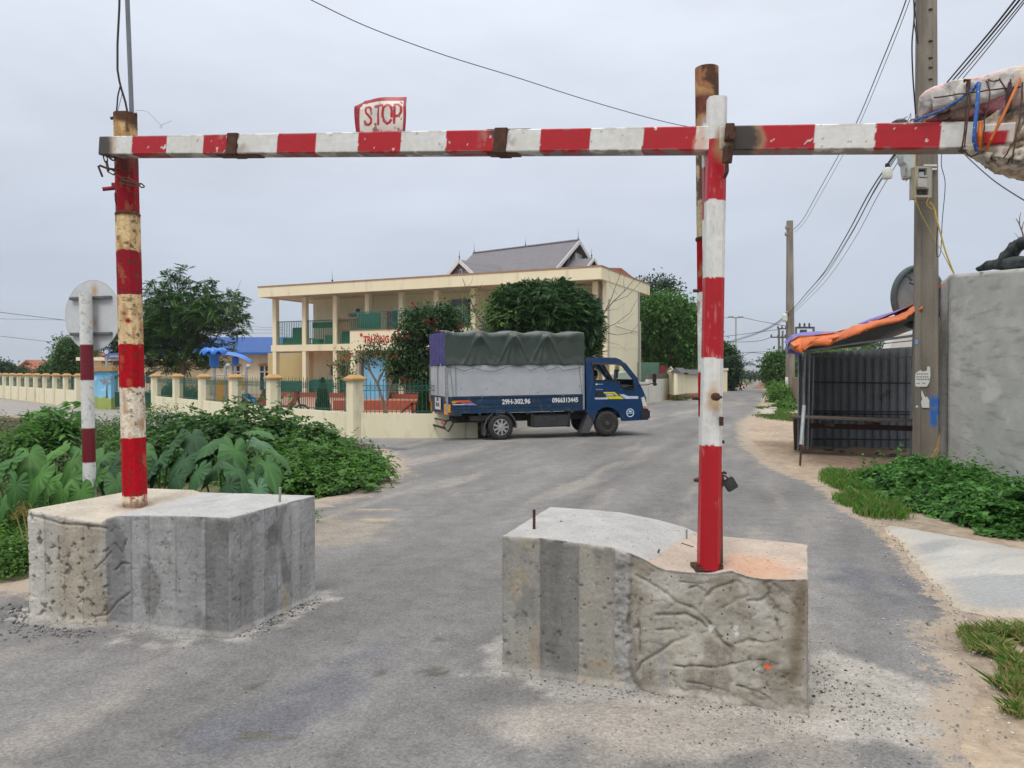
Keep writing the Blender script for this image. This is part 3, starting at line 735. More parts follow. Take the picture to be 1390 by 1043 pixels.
def col_left(S,K,V,L):
 bd=[(s_post(672),CREAM),(s_post(594),RED),(s_post(526),np.array([.66,.58,.46])),(s_post(468),RED),(s_post(401),np.array([.62,.47,.26])),(s_post(342),RED2),(s_post(291),np.array([.60,.45,.24])),(s_post(214),RED2),(9,YEL)]
 c,i=stripes(S,V,bd,.010,1)
 st=V*np.array([9,9,1.1]);c=c*(.86+.28*fbm(st,3,2,4))[:,None]
 wht=(i==0)|(i==2)|(i==4)|(i==6)|(i==8)
 rs=fbm(V*np.array([1,1,.35]),26,3,5)
 hi=np.clip((S/L-.3)/.6,0,1)
 c=mixc(c,(.33,.17,.07),np.where(wht,sstep(.56-.08*hi,.72-.08*hi,rs)*.7,sstep(.68-.05*hi,.78-.05*hi,rs)*.4))
 c=mixc(c,(.07,.035,.025),sstep(.70-.09*hi,.76-.08*hi,fbm(V,42,5,5))*.8)
 top=sstep(s_post(176),s_post(165),S+.09*(V[:,0]-V[:,0].mean()-.0)*0+.07*(fbm(V,9,6,4)-.5)+.3*(V[:,0]-PLT.x))
 c=mixc(c,RUSTC,top)
 c=mixc(c,RUSTC*.7,sstep(.03,.0,np.abs(S-s_post(291.5))+.012*(fbm(V,30,8,3)-.5)))
 c=mixc(c,BURN,sstep(.12,.03,np.abs(S-s_post(222))+.10*(fbm(V,9,9,4)-.3))*.6*(i==7))
 c=mixc(c,RED*.8,sstep(.022,.014,np.hypot((V[:,0]-P(174,436,5.33).x)*1.0,V[:,2]-P(174,436,5.33).z)+.012*(noise(V,60,4)-.5)))
 dr=sstep(.62,.7,noise(V*np.array([1,1,.05]),90,12))*sstep(s_post(690),s_post(672),S)
 c=mixc(c,RED*.8,dr*(i==0));c=mixc(c,(.12,.06,.04),sstep(.035,0,S-.045)*.7)
 return c
def disp_left(S,K,V):return np.where(S<s_post(291),.004,0)+.0015*(fbm(V,40,14,3)-.5)+.006*sstep(.012,0,np.abs(S-s_post(291)))
post_l=empty('barrier_post',PL0,'tall rusty post with faded red and cream bands on the left concrete block','barrier post')
member('post_tube',PLB,PLT,octprof(.066),col_left,RUSTY,post_l,up=(0,1,0),disp=disp_left)
m=MB();a=P(139,257,5.36);b=P(160,255,5.40);m.tube([a,b],.014,10);m.box(b.x-.035,b.x-.005,b.y-.02,b.y+.02,b.z+.005,b.z+.03)
m.build('locking_bolt',pm('red_paint_chipped',tuple(RED2*.8),(.25,.03,.04),20,.55,.2,60,spot=(.1,.05,.03)),post_l)
m=MB();m.tube([P(156,262,5.34),P(156.5,272,5.33),P(158,279,5.35),P(160,276,5.37)],.004,6);m.build('bent_wire',RUST,post_l)
m=MB();a=P(150,161,5.38);b=P(186,155,5.42);m.tube([a,b],.011,8)
m.build('top_pin',RUST,post_l)
rod=MB();rod.bar(P(179,158,5.42),P(170.5,-60,5.45),.022,.022)
tag(rod.build('metal_rod',pm('galv_dull',(.20,.22,.24),(.15,.165,.18),12,.5,.1,60,metal=.3)),'straight grey metal rod rising from the top of the left rusty post','rod')
w=MB();w.tube([P(173.5,155,5.38),P(170,138,5.38),P(164.5,120,5.38),P(162,110,5.38),P(159.5,95,5.38),P(159.5,60,5.38),P(162,10,5.38),P(163,-60,5.38)],.0075,8)
w.tube([P(158,154,5.37),P(160,130,5.37),P(163,118,5.375),P(165.5,122,5.38)],.005,6);w.tube([P(159,154,5.36),P(165,131,5.37),P(166,124,5.38)],.002,5)
tag(w.build('steel_wire',pm('dark_wire',(.05,.04,.04),(.03,.025,.025),30,.7),smooth=True),'dark bent steel wire twisted above the left rusty post','wire')
w=MB();w.tube([P(184,150.5,5.4),P(193,150,5.35),P(200,152,5.35),P(208,159,5.35),P(214,166,5.35),P(219,170,5.35),P(220,173,5.35),P(217.5,174.5,5.35),P(217,171.5,5.35),P(222,169,5.35),P(233,164,5.35)],.0012,5)
tag(w.build('thin_wire',pm('thin_wire',(.22,.18,.14),None,9,.7)),'hair-thin loose wire curling beside the top of the left rusty post','wire')
MP0=P(961.5,769.5,3.90);MP1=P(973.2,134,3.90)
def s_main(py):z=P(967,py,3.85).z;return(z-MP0 .z)/(MP1 .z-MP0 .z)*(MP1-MP0).length+.05
MPB=Vector((MP0 .x,MP0 .y,MP0 .z-.008))
def col_main(S,K,V,L):
 bd=[(s_main(617),RED),(s_main(498),WHT),(s_main(388),RED),(s_main(282),WHT),(s_main(199),RED*1.03),(9,WHT)]
 c,i=stripes(S,V,bd,.007,2)
 st=V*np.array([14,14,.8]);k=fbm(st,3,22,5);c=c*(.88+.24*k)[:,None]
 red=i%2==0
 e=np.array([b[0]for b in bd]);de=np.min(np.abs(S[:,None]-e[None]),1)
 sc=sstep(.74,.86,fbm(V*np.array([1,1,.06]),260,23,2)+.10*sstep(.08,0,de))*sstep(.45,.8,fbm(V,8,24,4))*.5
 c=mixc(c,(.68,.45,.42),np.where(red,sc*.75,0));c=mixc(c,(.40,.42,.44),np.where(~red,sstep(.70,.78,fbm(V*np.array([1,1,.10]),170,25,2))*.6*sstep(.4,.7,fbm(V,5,26,4)),0))
 b0=P(972,540,3.80);q=np.hypot((V[:,0]-b0 .x),(V[:,2]-b0 .z)*.42)+.05*(fbm(V,16,27,5)-.5)
 c=mixc(c,(.47,.30,.15),sstep(.055,.012,q)*.8*(V[:,1]<MP0 .y+.02))
 b1=P(984,190,3.80);q=np.hypot((V[:,0]-b1 .x),(V[:,2]-b1 .z)*.6)+.05*(fbm(V,16,28,5)-.5)
 c=mixc(c,(.35,.22,.10),sstep(.07,.015,q)*.85)
 c=mixc(c,(.5,.48,.44),sstep(.62,.72,fbm(V,22,29,4))*.25*(~red))
 return c
prof=[(x,y)for x,y in octprof(.049,6)]
hp=empty('hinge_post',MP0,'bright red and white hinge post standing at the front of the right concrete block','barrier post')
member('post_tube',MPB,MP1,prof,col_main,PAINT,hp,up=(0,1,0),taper=(1.06,.93))
m=MB();m.box(MP0 .x-.075,MP0 .x+.065,MP0 .y-.045,MP0 .y+.075,MP0 .z-.012,MP0 .z+.006)
for dx,dy in((-.062,-.03),(.058,-.03)):m.lathe([(.010,0),(.010,.012),(.005,.012),(.005,.018)],(MP0 .x+dx,MP0 .y+dy,MP0 .z+.005),8)
m.build('base_plate',RUST,hp)
m=MB();a=P(972.5,539,3.785);m.lathe([(.020,.03),(.020,-.004),(.012,-.006)],a,12,'Y');m.tube([a,P(980,539.5,3.77)],.0065,8);m.tube([a+Vector((0,-.02,0)),a+Vector((0,.03,0))],.008,6)
m.build('bolt',RUST,hp)
m=MB();a=P(978.5,572,3.84);m.box(a.x-.006,a.x+.008,a.y-.02,a.y+.03,a.z-.022,a.z+.022);m.build('weld_tab',RUST,hp)
RP0=P(968.8,757,4.02);RP1=P(964.5,161,4.02);RPB=Vector((RP0 .x,RP0 .y,RP0 .z-.05))
def s_rear(py):z=P(965,py,4.02).z;return(z-RP0 .z)/(RP1 .z-RP0 .z)*(RP1-RP0).length+.05
def col_rear(S,K,V,L):
 c,i=stripes(S,V,[(s_rear(640),RED*.75),(s_rear(560),WHT*.9),(s_rear(420),RED*.8),(s_rear(298),WHT),(s_rear(227),RED*.9),(9,WHT)],.008,3)
 c=c*(.85+.3*fbm(V*np.array([9,9,1]),3,32,4))[:,None]
 c=mixc(c,RUSTC,sstep(.62,.72,fbm(V,14,33,5))*.6);return mixc(c,RUSTC*.6,sstep(.09,.02,S-.05))
rp=empty('hinge_post',RP0,'thinner red and white hinge post hidden behind the bright hinge post','barrier post')
member('post_tube',RPB,RP1,octprof(.043,4),col_rear,PAINT,rp,up=(0,1,0),ds=.01,taper=(1,.95))
FP0=P(964.8,652,4.20);FP1=P(959.3,93,4.20)
def s_fat(py):z=P(961,py,4.20).z;return(z-FP0 .z)/(FP1 .z-FP0 .z)*(FP1-FP0).length
def col_fat(S,K,V,L):
 c,i=stripes(S,V,[(s_fat(566),WHT*.9),(s_fat(505),RED*.85),(s_fat(398),WHT*.92),(s_fat(325),RED*.8),(s_fat(200),np.array([.50,.42,.26])),(9,np.array([.26,.125,.065]))],.006,4)
 c=c*(.75+.5*fbm(V,9,42,5))[:,None]
 up=(i>=4)
 c=mixc(c,(.05,.028,.02),np.where(up,sstep(.54,.62,fbm(V*np.array([1,1,.6]),16,43,5))*.85,0))
 c=mixc(c,(.42,.26,.11),np.where(i==5,sstep(.56,.68,fbm(V,12,44,5))*.7,0))
 c=mixc(c,(.11,.035,.025),sstep(.07,.03,np.abs(S-s_fat(145))+.03*(fbm(V,9,45,4)-.5))*.9)
 c=mixc(c,(.30,.16,.08),np.where(~up,sstep(.60,.72,fbm(V,14,46,5))*.7,0))
 return mixc(c,RUSTC*.6,sstep(.014,.004,np.abs(S-s_fat(325))))
fp=empty('rusty_tube',FP0,'thick rusty round tube rising above the hinge posts, brown at its top','steel tube')
member('tube_wall',FP0,FP1,roundprof(.0625),col_fat,RUSTY,fp,up=(0,1,0),ds=.009)
m=MB()
for py in(325,541,652):
 a=P(961,py,4.20);m.lathe([(.066,-.008),(.068,0),(.066,.008)],a,28)
for px,py in((946,395),(945,541),(947,652),(980,600)):
 a=P(px,py,4.14);m.tube([a-Vector((.02,0,0)),a+Vector((.012,0,0))],.009,8)
split_islands(m.build('clamp_ring',RUST,fp))
pd=empty('padlock',P(991,662,3.98),'heavy dark grey padlock hanging open beside the hinge post','padlock')
a=P(991,657,3.98);R_=Matrix.Translation(a)@Matrix.Rotation(rad(-32),4,'Y')
m=MB();m.box(-.030,.030,-.013,.013,-.034,.030,M=R_);m.build('lock_body',pm('lock_metal',(.07,.085,.08),(.045,.055,.052),20,.45,.15,90,metal=.5),pd,bevel=.005)
m=MB();m.tube([R_@Vector((x,0,z))for x,z in((-.020,.028),(-.022,.050),(-.012,.066),(.004,.068),(.012,.056))],.0065,10);m.build('shackle',RUST,pd,smooth=True)
m=MB()
def link(mb,c,rx,rz,tilt,t=.0045,axis=0):
 M_=Matrix.Translation(c)@Matrix.Rotation(tilt,4,'Y')@Matrix.Rotation(axis,4,'Z' if False else 'X')
 pts=[M_@Vector((rx*math.cos(a_),0,rz*math.sin(a_)))for a_ in[2*math.pi*i/14 for i in range(15)]]
 mb.tube(pts,t,6,cap=False)
link(m,P(983,649,3.97),.024,.011,.5);link(m,P(984,655,3.98),.022,.010,.2,axis=1.2)
m.build('chain_link',RUST,pd,smooth=True)
m=MB();a=P(976,652,3.92);m.box(a.x-.01,a.x+.02,a.y-.02,a.y+.04,a.z-.03,a.z+.03);m.build('hasp',RUST,pd)
BY0,BY1=5.24,3.525
bm0=P(143,200.5,BY0);bm1=P(1329,187.5,BY1)
BD=(bm1-bm0);BLn=BD.length
def s_beam(px):
 u=(px-CX)/F
 t=(u*bm0 .y-bm0 .x)/(BD.x-u*BD.y);return t*BLn
BW,BH=.105,.122
bands=[];W0=WHT*np.array([1,1,1.01])
for px,c in((190,W0),(236,RED),(286,W0),(324,RED),(385,W0),(437,RED),(493,W0),(551,RED),(611,W0),(683,RED),(737,W0),(803,RED),(874,W0),(945,RED),(1020,W0),(1103,RED),(1184,W0),(1271,RED*.92),(1400,WHT*.95)):
 bands.append((s_beam(px),c))
def col_beam(S,K,V,L):
 c,i=stripes(S,V,bands,.004,5)
 red=i%2==1
 e=np.array([b[0]for b in bands]);de=np.min(np.abs(S[:,None]-e[None]),1)
 k=fbm(V*np.array([1,1,6]),9,52,5);c=c*(.92+.16*k)[:,None]
 ch=fbm(V,38,53,4);lo=V[:,2]-(bm0 .z+(bm1 .z-bm0 .z)*S/L)
 rough=sstep(.52,.66,fbm(V,2.3,54,3))
 c=mixc(c,(.60,.58,.55),np.where(red,sstep(.86-.07*rough,.88-.07*rough,ch+.06*sstep(.02,0,de)),0))
 c=mixc(c,(.14,.11,.09),np.where(~red,sstep(.85,.87,ch+.02*rough),0))
 c=mixc(c,(.50,.45,.33),np.where(~red,sstep(.52,.70,fbm(V,3.0,62,4))*.22,0))
 edge=sstep(.014,0,BH/2-np.abs(lo))*sstep(.50,.62,fbm(V,16,55,4)+.10*(lo<0))
 c=mixc(c,(.20,.185,.17),edge*.8)
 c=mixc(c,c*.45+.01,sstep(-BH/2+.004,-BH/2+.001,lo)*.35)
 for pa,pb in((316,332),(674,693)):
  s0,s1=s_beam(pa),s_beam(pb);q=np.maximum(s0-S,S-s1)
  q=q+.06*(fbm(V,12,56,4)-.5);c=mixc(c,(.30,.25,.19),sstep(.11,.02,q)*.7*sstep(.4,.6,fbm(V,14,57,4)));c=mixc(c,RUSTC*.8,sstep(.012,0,q))
 q=np.abs(S-s_beam(1003))+.10*(fbm(V,11,58,5)-.5)+.22*np.abs(lo+.01)
 c=mixc(c,(.33,.24,.12),sstep(.13,.08,q)*.8);c=mixc(c,BURN*.6,sstep(.10,.055,q)*.97)
 q=S+.05*(fbm(V,12,59,4)-.5);c=mixc(c,(.40,.30,.18),sstep(.17,.12,q)*.7);c=mixc(c,BURN*.7,sstep(.13,.08,q)*.95)
 c=mixc(c,(.55,.30,.20),sstep(.045,.02,np.abs(S-s_beam(952))+.06*(fbm(V,14,60,4)-.5)+.3*np.maximum(lo+.02,0))*.6)
 return c
beam=empty('barrier_beam',bm0,'long horizontal steel beam in red and white stripes crossing the whole roadway','barrier beam')
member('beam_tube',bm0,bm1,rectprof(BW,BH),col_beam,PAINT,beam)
def on_beam(px,up=0.,out=0.):
 s=s_beam(px)/BLn;n=Vector((BD.y,-BD.x,0)).normalized()
 if n.y>0:n=-n
 return bm0+BD*s+Vector((0,0,up))+n*out
dirb=BD.normalized();nb=Vector((BD.y,-BD.x,0)).normalized();nb=nb if nb.y<0 else-nb
for(pa,pb,pr)in((317,331,.006),(675,692,.008)):
 a,b=on_beam(pa),on_beam(pb);mb=MB();mb.bar(a,b,BW+2*pr,BH+2*pr)
 mb.build('joint_sleeve',RUST,beam,bevel=.003)
mb=MB();mb.bar(on_beam(300,-.063),on_beam(356,-.063),BW*.7,.010);mb.bar(on_beam(664,.064),on_beam(722,.064),BW*.7,.008);mb.bar(on_beam(664,-.064),on_beam(705,-.064),BW*.7,.010)
mb.build('splice_plate',pm('brown_plate',(.13,.06,.045),(.08,.04,.03),14,.7,.3,60),beam)
hb_=MB();a=on_beam(990,.0,.075)
hb_.bar(on_beam(984,.02,.07),on_beam(996,.02,.07),.035,.085)
hb_.bar(P(989,199,3.78),P(986.5,222,3.79),.035,.040);hb_.tube([P(986.5,220,3.78),P(987,233,3.78),P(983,242,3.80)],.010,8)
hb_.lathe([(.022,-.03),(.022,.02),(.010,.03)],P(992,186,3.76),12,'Y')
hb_.build('hinge_bracket',RUST,beam,bevel=.003)
def oval_link(a,b,w,t,roll,mat,parent):
 a,b=Vector(a),Vector(b);d=b-a;L_=d.length;d.normalize();s_=d.cross(Vector((0,1,0))).normalized();s2=d.cross(s_);side=s_*math.cos(roll)+s2*math.sin(roll)
 pts=[]
 for i in range(21):
  an=2*math.pi*i/20;x,y=math.cos(an),math.sin(an)
  pts.append(a+d*(L_/2+(L_/2+t)*np.sign(x)*abs(x)**.6)+side*w*np.sign(y)*abs(y)**.7)
 mb=MB();mb.tube(pts,t,7,cap=False);return mb.build('chain_link',mat,parent,smooth=True,fixn=False)
CH=pm('chain_metal',(.20,.14,.09),(.10,.055,.035),40,.6,.3,90,metal=.4)
ch=empty('chain',P(165,240,5.3),'rusty iron chain wrapped round the left post under the beam end','chain')
cp=[(141.5,208,5.22),(144.5,220,5.22),(147,231,5.22),(156,236,5.26),(167,243,5.29),(179,246,5.30),(190,250,5.33),(194,254,5.36)]
for i in range(len(cp)-1):oval_link(P(*cp[i]),P(*cp[i+1]),.013,.0045,(i%2)*1.3+.2,CH,ch)
oval_link(P(165,246,5.28),P(187,252,5.3),.012,.0045,.3,CH,ch)
oval_link(P(150,212,5.2),P(155,216,5.22),.015,.0055,.1,RUST,ch)
mb=MB();mb.tube([P(139,240,5.2),P(133.5,226,5.2),P(136,225,5.2),P(146,229,5.2),P(162,231,5.26),P(172,235,5.27)],.0075,8);mb.tube([P(156,228,5.25),P(161,222,5.27)],.004,6)
mb.build('hook_pin',RUST,ch,smooth=True)
def stop_plate():
 A=on_beam(486,BH/2-.005,.01);B=on_beam(552,BH/2-.005,.01);ex=(B-A).normalized();W_=(B-A).length
 Z0=A.z;hh=.205
 nx,nz=90,66;V=[];c=[]
 for j in range(nz+1):
  for i in range(nx+1):
   u,v=i/nx,j/nz
   left=.0;x=u*W_
   z=v*(hh+.018*u)
   if u<.12 and v>.8:z-=(.12-u)/.12*.035*(v-.8)/.2*1.0
   x+=.010*math.sin(v*3.0)*(1 if u>.5 else-.2)*abs(u-.5)*2-(.006*v if u>.5 else 0)
   if u<.5:x+=(.004-.010*math.sin(v*3.1)*.3)*(1-u*2)
   y=.014*math.sin(u*7+1)*v+.020*(v-.5)**2+(.030*max(0,v-.72)/.28*.6)-(.03*max(0,.1-u)/.1*v)
   p=A+ex*x+Vector((0,0,z+(B.z-A.z)*0))+nb*(.012-y);V.append(tuple(p));
   bd=(u<.085+.02*(v>.8)or u>.955-.01*math.sin(v*3)or v>.885)
   cc=np.array([.60,.575,.52])
   if bd:cc=np.array(lin(150,22,36))
   c.append(cc)
 V=np.array(V);c=np.array(c)
 n1=fbm(V,10,301,4);c*=(.86+.28*n1)[:,None]
 UV=np.array([(i/nx,j/nz)for j in range(nz+1)for i in range(nx+1)])
 L={'S':[[(.33,.66),(.31,.74),(.25,.76),(.20,.70),(.215,.60),(.27,.52),(.33,.42),(.325,.31),(.27,.255),(.21,.29),(.19,.36)]],'.':[[(.415,.262),(.42,.262)]],'T':[[(.42,.745),(.50,.75),(.575,.76)],[(.50,.75),(.49,.6),(.475,.26)]],'O':[[(.665,.76),(.60,.70),(.575,.52),(.60,.33),(.65,.265),(.70,.30),(.725,.36)],[(.665,.765),(.72,.74),(.745,.62),(.74,.45)]],'P':[[(.80,.76),(.79,.60),(.785,.29)],[(.80,.775),(.865,.77),(.91,.70),(.91,.58),(.87,.48),(.80,.46)]]}
 for k,ss in L.items():
  for s_ in ss:
   pts=[(x*W_,y*hh)for x,y in s_]
   d=dseg(UV[:,0]*W_+.002*(noise(V,70,5)-.5),UV[:,1]*hh+.002*(noise(V,70,6)-.5),pts)
   c=mixc(c,np.array(lin(168,22,32))*(1),sstep(.0088,.0062,d))
 q=UV[:,1]*hh+.05*(fbm(V,18,303,5)-.5)
 blot=sstep(.50,.68,fbm(np.column_stack([UV[:,0]*9,V[:,1]*0,V[:,0]*0]),1,304,3))
 c=mixc(c,(.06,.045,.035),sstep(.035,.0,q)*.9*blot);c=mixc(c,(.25,.12,.1),sstep(.012,0,q)*.8)
 c=mixc(c,(.2,.1,.08),sstep(.735,.76,fbm(V,46,305,3))*.9)
 i=np.arange((nx+1)*(nz+1)).reshape(nz+1,nx+1)
 q4=np.stack([i[:-1,:-1].ravel(),i[:-1,1:].ravel(),i[1:,1:].ravel(),i[1:,:-1].ravel()],1)
 V2=V-np.array(nb)*.003;n=len(V)
 rim=list(i[0])+list(i[1:,-1])+list(i[-1,-2::-1])+list(i[-2:0:-1,0]);rim=np.array(rim);rj=np.roll(rim,-1)
 sd=np.stack([rim,rim+n,rj+n,rj],1)
 o=mk('stop_sign',np.vstack([V,V2]),np.vstack([q4,q4[:,::-1]+n,sd]),PAINT,col=np.vstack([c,c*.6]),smooth=False)
 tag(o,'bent white plate hand-painted S.TOP with a red border on the beam','sign')
stop_plate()
def lump(name,pts,radii,mat,parent,colour,amp=.02,seed=0,nu=120,nv=72,sq=2.6,flat=1.0,freq=6,offs=None):
 """rough sack-like body lofted along pts with per-point (ry, rz)"""
 pts=[np.array(p)for p in pts];k=np.linspace(0,1,len(pts));t=np.linspace(0,1,nu)
 C=np.stack([np.interp(t,k,[p[a]for p in pts])for a in range(3)],1)
 ry=np.interp(t,k,[r[0]for r in radii]);rz=np.interp(t,k,[r[1]for r in radii])
 d=np.gradient(C,axis=0);d/=np.linalg.norm(d,axis=1)[:,None]
 up=np.array([0,0,1.]);s=np.cross(d,up);s/=np.linalg.norm(s,axis=1)[:,None];u=np.cross(s,d)
 an=np.linspace(0,2*np.pi,nv,endpoint=False);ca,sa=np.cos(an),np.sin(an)
 X=np.sign(ca)*abs(ca)**(2/sq);Z=np.sign(sa)*abs(sa)**(2/sq)
 V=C[:,None]+s[:,None]*(ry[:,None]*X)[...,None]+u[:,None]*(rz[:,None]*Z)[...,None]
 nrm=s[:,None]*X[None,:,None]+u[:,None]*Z[None,:,None];V=V.reshape(-1,3);nrm=nrm.reshape(-1,3)
 w=np.repeat(np.minimum(ry,rz),nv);w=np.clip(w/w.max(),0.05,1)
 V=V+nrm*(amp*2*(fbm(V,freq,seed,5)-.5)*w)[:,None]-nrm*(amp*.8*sstep(.045,0,np.abs(fbm(V,freq*.7,seed+9,3)-.5))*w)[:,None]
 c=colour(np.repeat(t,nv),np.tile(sa,nu),V)
 i=np.arange(nu*nv).reshape(nu,nv);j=np.roll(i,-1,1)
 q=np.stack([i[:-1].ravel(),j[:-1].ravel(),j[1:].ravel(),i[1:].ravel()],1).tolist()+[list(i[0][::-1].astype(int)),list(i[-1].astype(int))]
 return mk(name,V,[[int(a)for a in f]for f in q],mat,parent,col=c,smooth=True)
cw=empty('counterweight',P(1340,180,3.5),'sacks and broken concrete roped to the right end of the beam','counterweight')
PLAST=vm('woven_plastic',.45,90,.12,.5,120,spec=.4)
def col_sack(t,sa,V):
 c=np.repeat(np.array([[.50,.48,.455]]),len(t),0)*(.78+.4*fbm(V,8,401,5))[:,None]
 pr=sstep(.5,.6,fbm(V*np.array([1,1,3]),13,402,3));c=mixc(c,(.62,.30,.32),pr*.45*(sa>.2))
 c=mixc(c,(.60,.45,.28),sstep(.6,.7,fbm(V,7,403,4))*.5)
 return mixc(c,(.12,.10,.09),sstep(.62,.7,fbm(V,18,404,5))*.5)
def col_sack2(t,sa,V):
 c=np.repeat(np.array([[.27,.085,.10]]),len(t),0)*(.5+.9*fbm(V,9,405,5))[:,None]
 c=mixc(c,(.55,.22,.28),sstep(.5,.9,sa)*.8);c=mixc(c,(.30,.24,.18),sstep(.52,.66,fbm(V,12,406,5))*.7)
 return mixc(c,(.04,.03,.03),sstep(.6,.7,fbm(V,15,407,5))*.7)
def col_conc(t,sa,V):
 c=np.repeat(np.array([[.46,.42,.35]]),len(t),0)*(.6+.75*fbm(V,8,408,5))[:,None]
 c=mixc(c,(.045,.035,.03),sstep(.50,.60,fbm(V,6.5,409,5)+.10*(sa<-.2))*.9)
 c=mixc(c,(.22,.14,.08),sstep(.55,.65,fbm(V,10,410,5))*.6);return c
lump('white_sack',[P(1248,160,3.62),P(1262,139,3.6),P(1300,131,3.55),P(1350,123,3.5),P(1400,118,3.45),P(1460,113,3.4)],[(.012,.006),(.06,.055),(.085,.068),(.09,.075),(.09,.075),(.08,.06)],PLAST,cw,col_sack,.022,411,freq=9,sq=4.5)
lump('maroon_sack',[P(1256,165,3.62),P(1290,160,3.6),P(1330,152,3.52),P(1370,145,3.47),P(1460,138,3.4)],[(.01,.006),(.05,.026),(.075,.042),(.08,.050),(.08,.05)],PLAST,cw,col_sack2,.020,412,freq=10,sq=4)
lump('concrete_lump',[P(1333,178,3.50),P(1350,178,3.47),P(1372,181,3.45),P(1395,184,3.43),P(1450,186,3.4)],[(.05,.04),(.085,.09),(.11,.13),(.12,.16),(.12,.16)],vm('broken_concrete',.95,40,.25,.8,60),cw,col_conc,.05,413,freq=9,sq=3)
lump('concrete_lump',[P(1302,203,3.50),P(1322,205,3.48),P(1345,212,3.46),P(1380,218,3.43),P(1450,220,3.4)],[(.02,.01),(.05,.03),(.07,.05),(.09,.06),(.09,.06)],vm('broken_concrete',.95,40,.25,.8,60),cw,col_conc,.03,414,freq=12,sq=3)
mb=MB();a,b=P(1326,185.5,3.45),P(1378,182,3.36)
def col_end(S,K,V,L):
 c=np.repeat(RED[None]*1.05,len(S),0)*(.85+.3*fbm(V,8,415,4))[:,None]
 c=np.where((V[:,2]>(a.z+(b.z-a.z)*S/L)+.012)[:,None],WHT*.85,c);c=mixc(c,(.6,.5,.45),sstep(.62,.7,fbm(V,16,416,4))*.7);return mixc(c,(.5,.47,.42),sstep(L-.03,L-.01,S+.02*(noise(V,30,2)-.5)))
member('painted_stub',a,b,rectprof(.06,.088),col_end,PAINT,cw)
def wrapstrap(name,pxs,w,col,col2,mat_,braid=False):
 pts=[P(*p)for p in pxs];mb=MB()
 fine=[]
 for p,q in zip(pts[:-1],pts[1:]):
  for i in range(6):fine.append(p.lerp(q,i/6))
 fine.append(pts[-1]);mb.tube(fine,w,8);o=mb.build(name,mat_,cw,smooth=True)
 for v in o.data.vertices:pass
 return o
BLUE=pm('blue_braid',(.015,.07,.28),(.03,.12,.38),60,.6,.6,150,spot=(.35,.5,.75),sscale=110,sth=(.60,.64))
ORA=pm('orange_webbing',(.58,.16,.025),(.42,.11,.02),20,.6,.4,150)
wrapstrap('blue_rope',[(1326,205,3.40),(1322,190,3.38),(1324,165,3.38),(1327,140,3.40),(1328,118,3.43),(1332,108,3.50),(1338,105,3.56)],.0085,0,0,BLUE)
wrapstrap('blue_rope',[(1328,112,3.46),(1316,125,3.44),(1300,137,3.46),(1280,149,3.50),(1258,158,3.53),(1241,164,3.56)],.0055,0,0,BLUE)
wrapstrap('orange_strap',[(1338,205,3.40),(1345,190,3.33),(1358,165,3.31),(1372,135,3.31),(1384,108,3.38),(1387,101,3.45)],.006,0,0,ORA)
wrapstrap('orange_strap',[(1331,166,3.40),(1330,185,3.38),(1330,203,3.40)],.010,0,0,ORA)
wrapstrap('orange_strap',[(1380,104,3.5),(1392,103,3.42),(1410,101,3.40)],.014,0,0,ORA)
for pts in([(1305,206,3.42),(1308,188,3.40),(1311,160,3.42),(1314,125,3.43),(1312,110,3.48)],[(1331,104,3.5),(1341,112,3.43),(1344,130,3.41),(1336,165,3.38),(1334,200,3.38)],[(1313,111,3.45),(1317,135,3.42),(1313,165,3.40),(1309,200,3.40)],[(1356,107,3.42),(1366,122,3.40),(1370,130,3.38),(1382,105,3.42)],[(1330,103,3.5),(1345,110,3.42),(1360,109,3.42),(1385,108,3.40)],[(1388,112,3.38),(1386,150,3.34),(1378,190,3.28),(1362,215,3.30)],[(1372,108,3.4),(1372,140,3.38),(1354,168,3.37),(1344,195,3.36)],[(1310,207,3.43),(1318,213,3.43),(1330,209,3.42),(1338,204,3.42)],[(1380,186,3.28),(1376,205,3.28),(1374,222,3.29)],[(1268,133,3.52),(1300,128,3.45),(1340,123,3.42),(1386,118,3.38)]):
 mb=MB();f=[]
 q=[P(*p)for p in pts]
 for p0_,p1_ in zip(q[:-1],q[1:]):f+=[p0_.lerp(p1_,t/4)+Vector((RNG.normal(0,.0015),0,RNG.normal(0,.0015)))for t in range(4)]
 mb.tube(f+[q[-1]],.0032,6);mb.build('tie_wire',RUST,cw)
mb=MB();mb.tube([P(1370,112,3.4),P(1371,125,3.385),P(1368,150,3.37),P(1362,158,3.38)],[.004,.014,.012,.003],8);mb.build('dark_rag',pm('dark_rag',(.03,.02,.025),(.05,.03,.035),20,.9),cw)
mb=MB();mb.tube([P(1309,110,3.45),P(1315,109,3.45),P(1314,124,3.45)],.009,8);mb.build('iron_hook',RUST,cw)
sg=empty('road_sign',G(122,733),'back of a round road sign on a maroon and white post','road sign')
SY=7.55
sb,stp=G(123,733),P(116,399,SY)
sb=Vector((P(123,700,SY).x,SY,-.05))
def s_sg(py):return P(118,py,SY).z-sb.z
def col_sign(S,K,V,L):
 c,i=stripes(S,V,[(s_sg(628),WHT*1.02),(s_sg(581),MAROON),(s_sg(516),WHT),(s_sg(468),MAROON),(9,WHT)],.008,6)
 c=c*(.9+.2*fbm(V*np.array([5,5,1]),4,61,4))[:,None]
 return mixc(c,(.36,.36,.35),np.where(i%2==0,sstep(.66,.71,fbm(V,34,63,4))*.8,0))
member('sign_post',sb,stp,roundprof(.059,28),col_sign,PAINT,sg,up=(0,1,0),ds=.012)
an=rad(18);Rd=.352;cc=P(125.5,428.5,SY+.10)
nrmS=Vector((-math.sin(an),-math.cos(an),0));sx=Vector((math.cos(an),-math.sin(an),0))
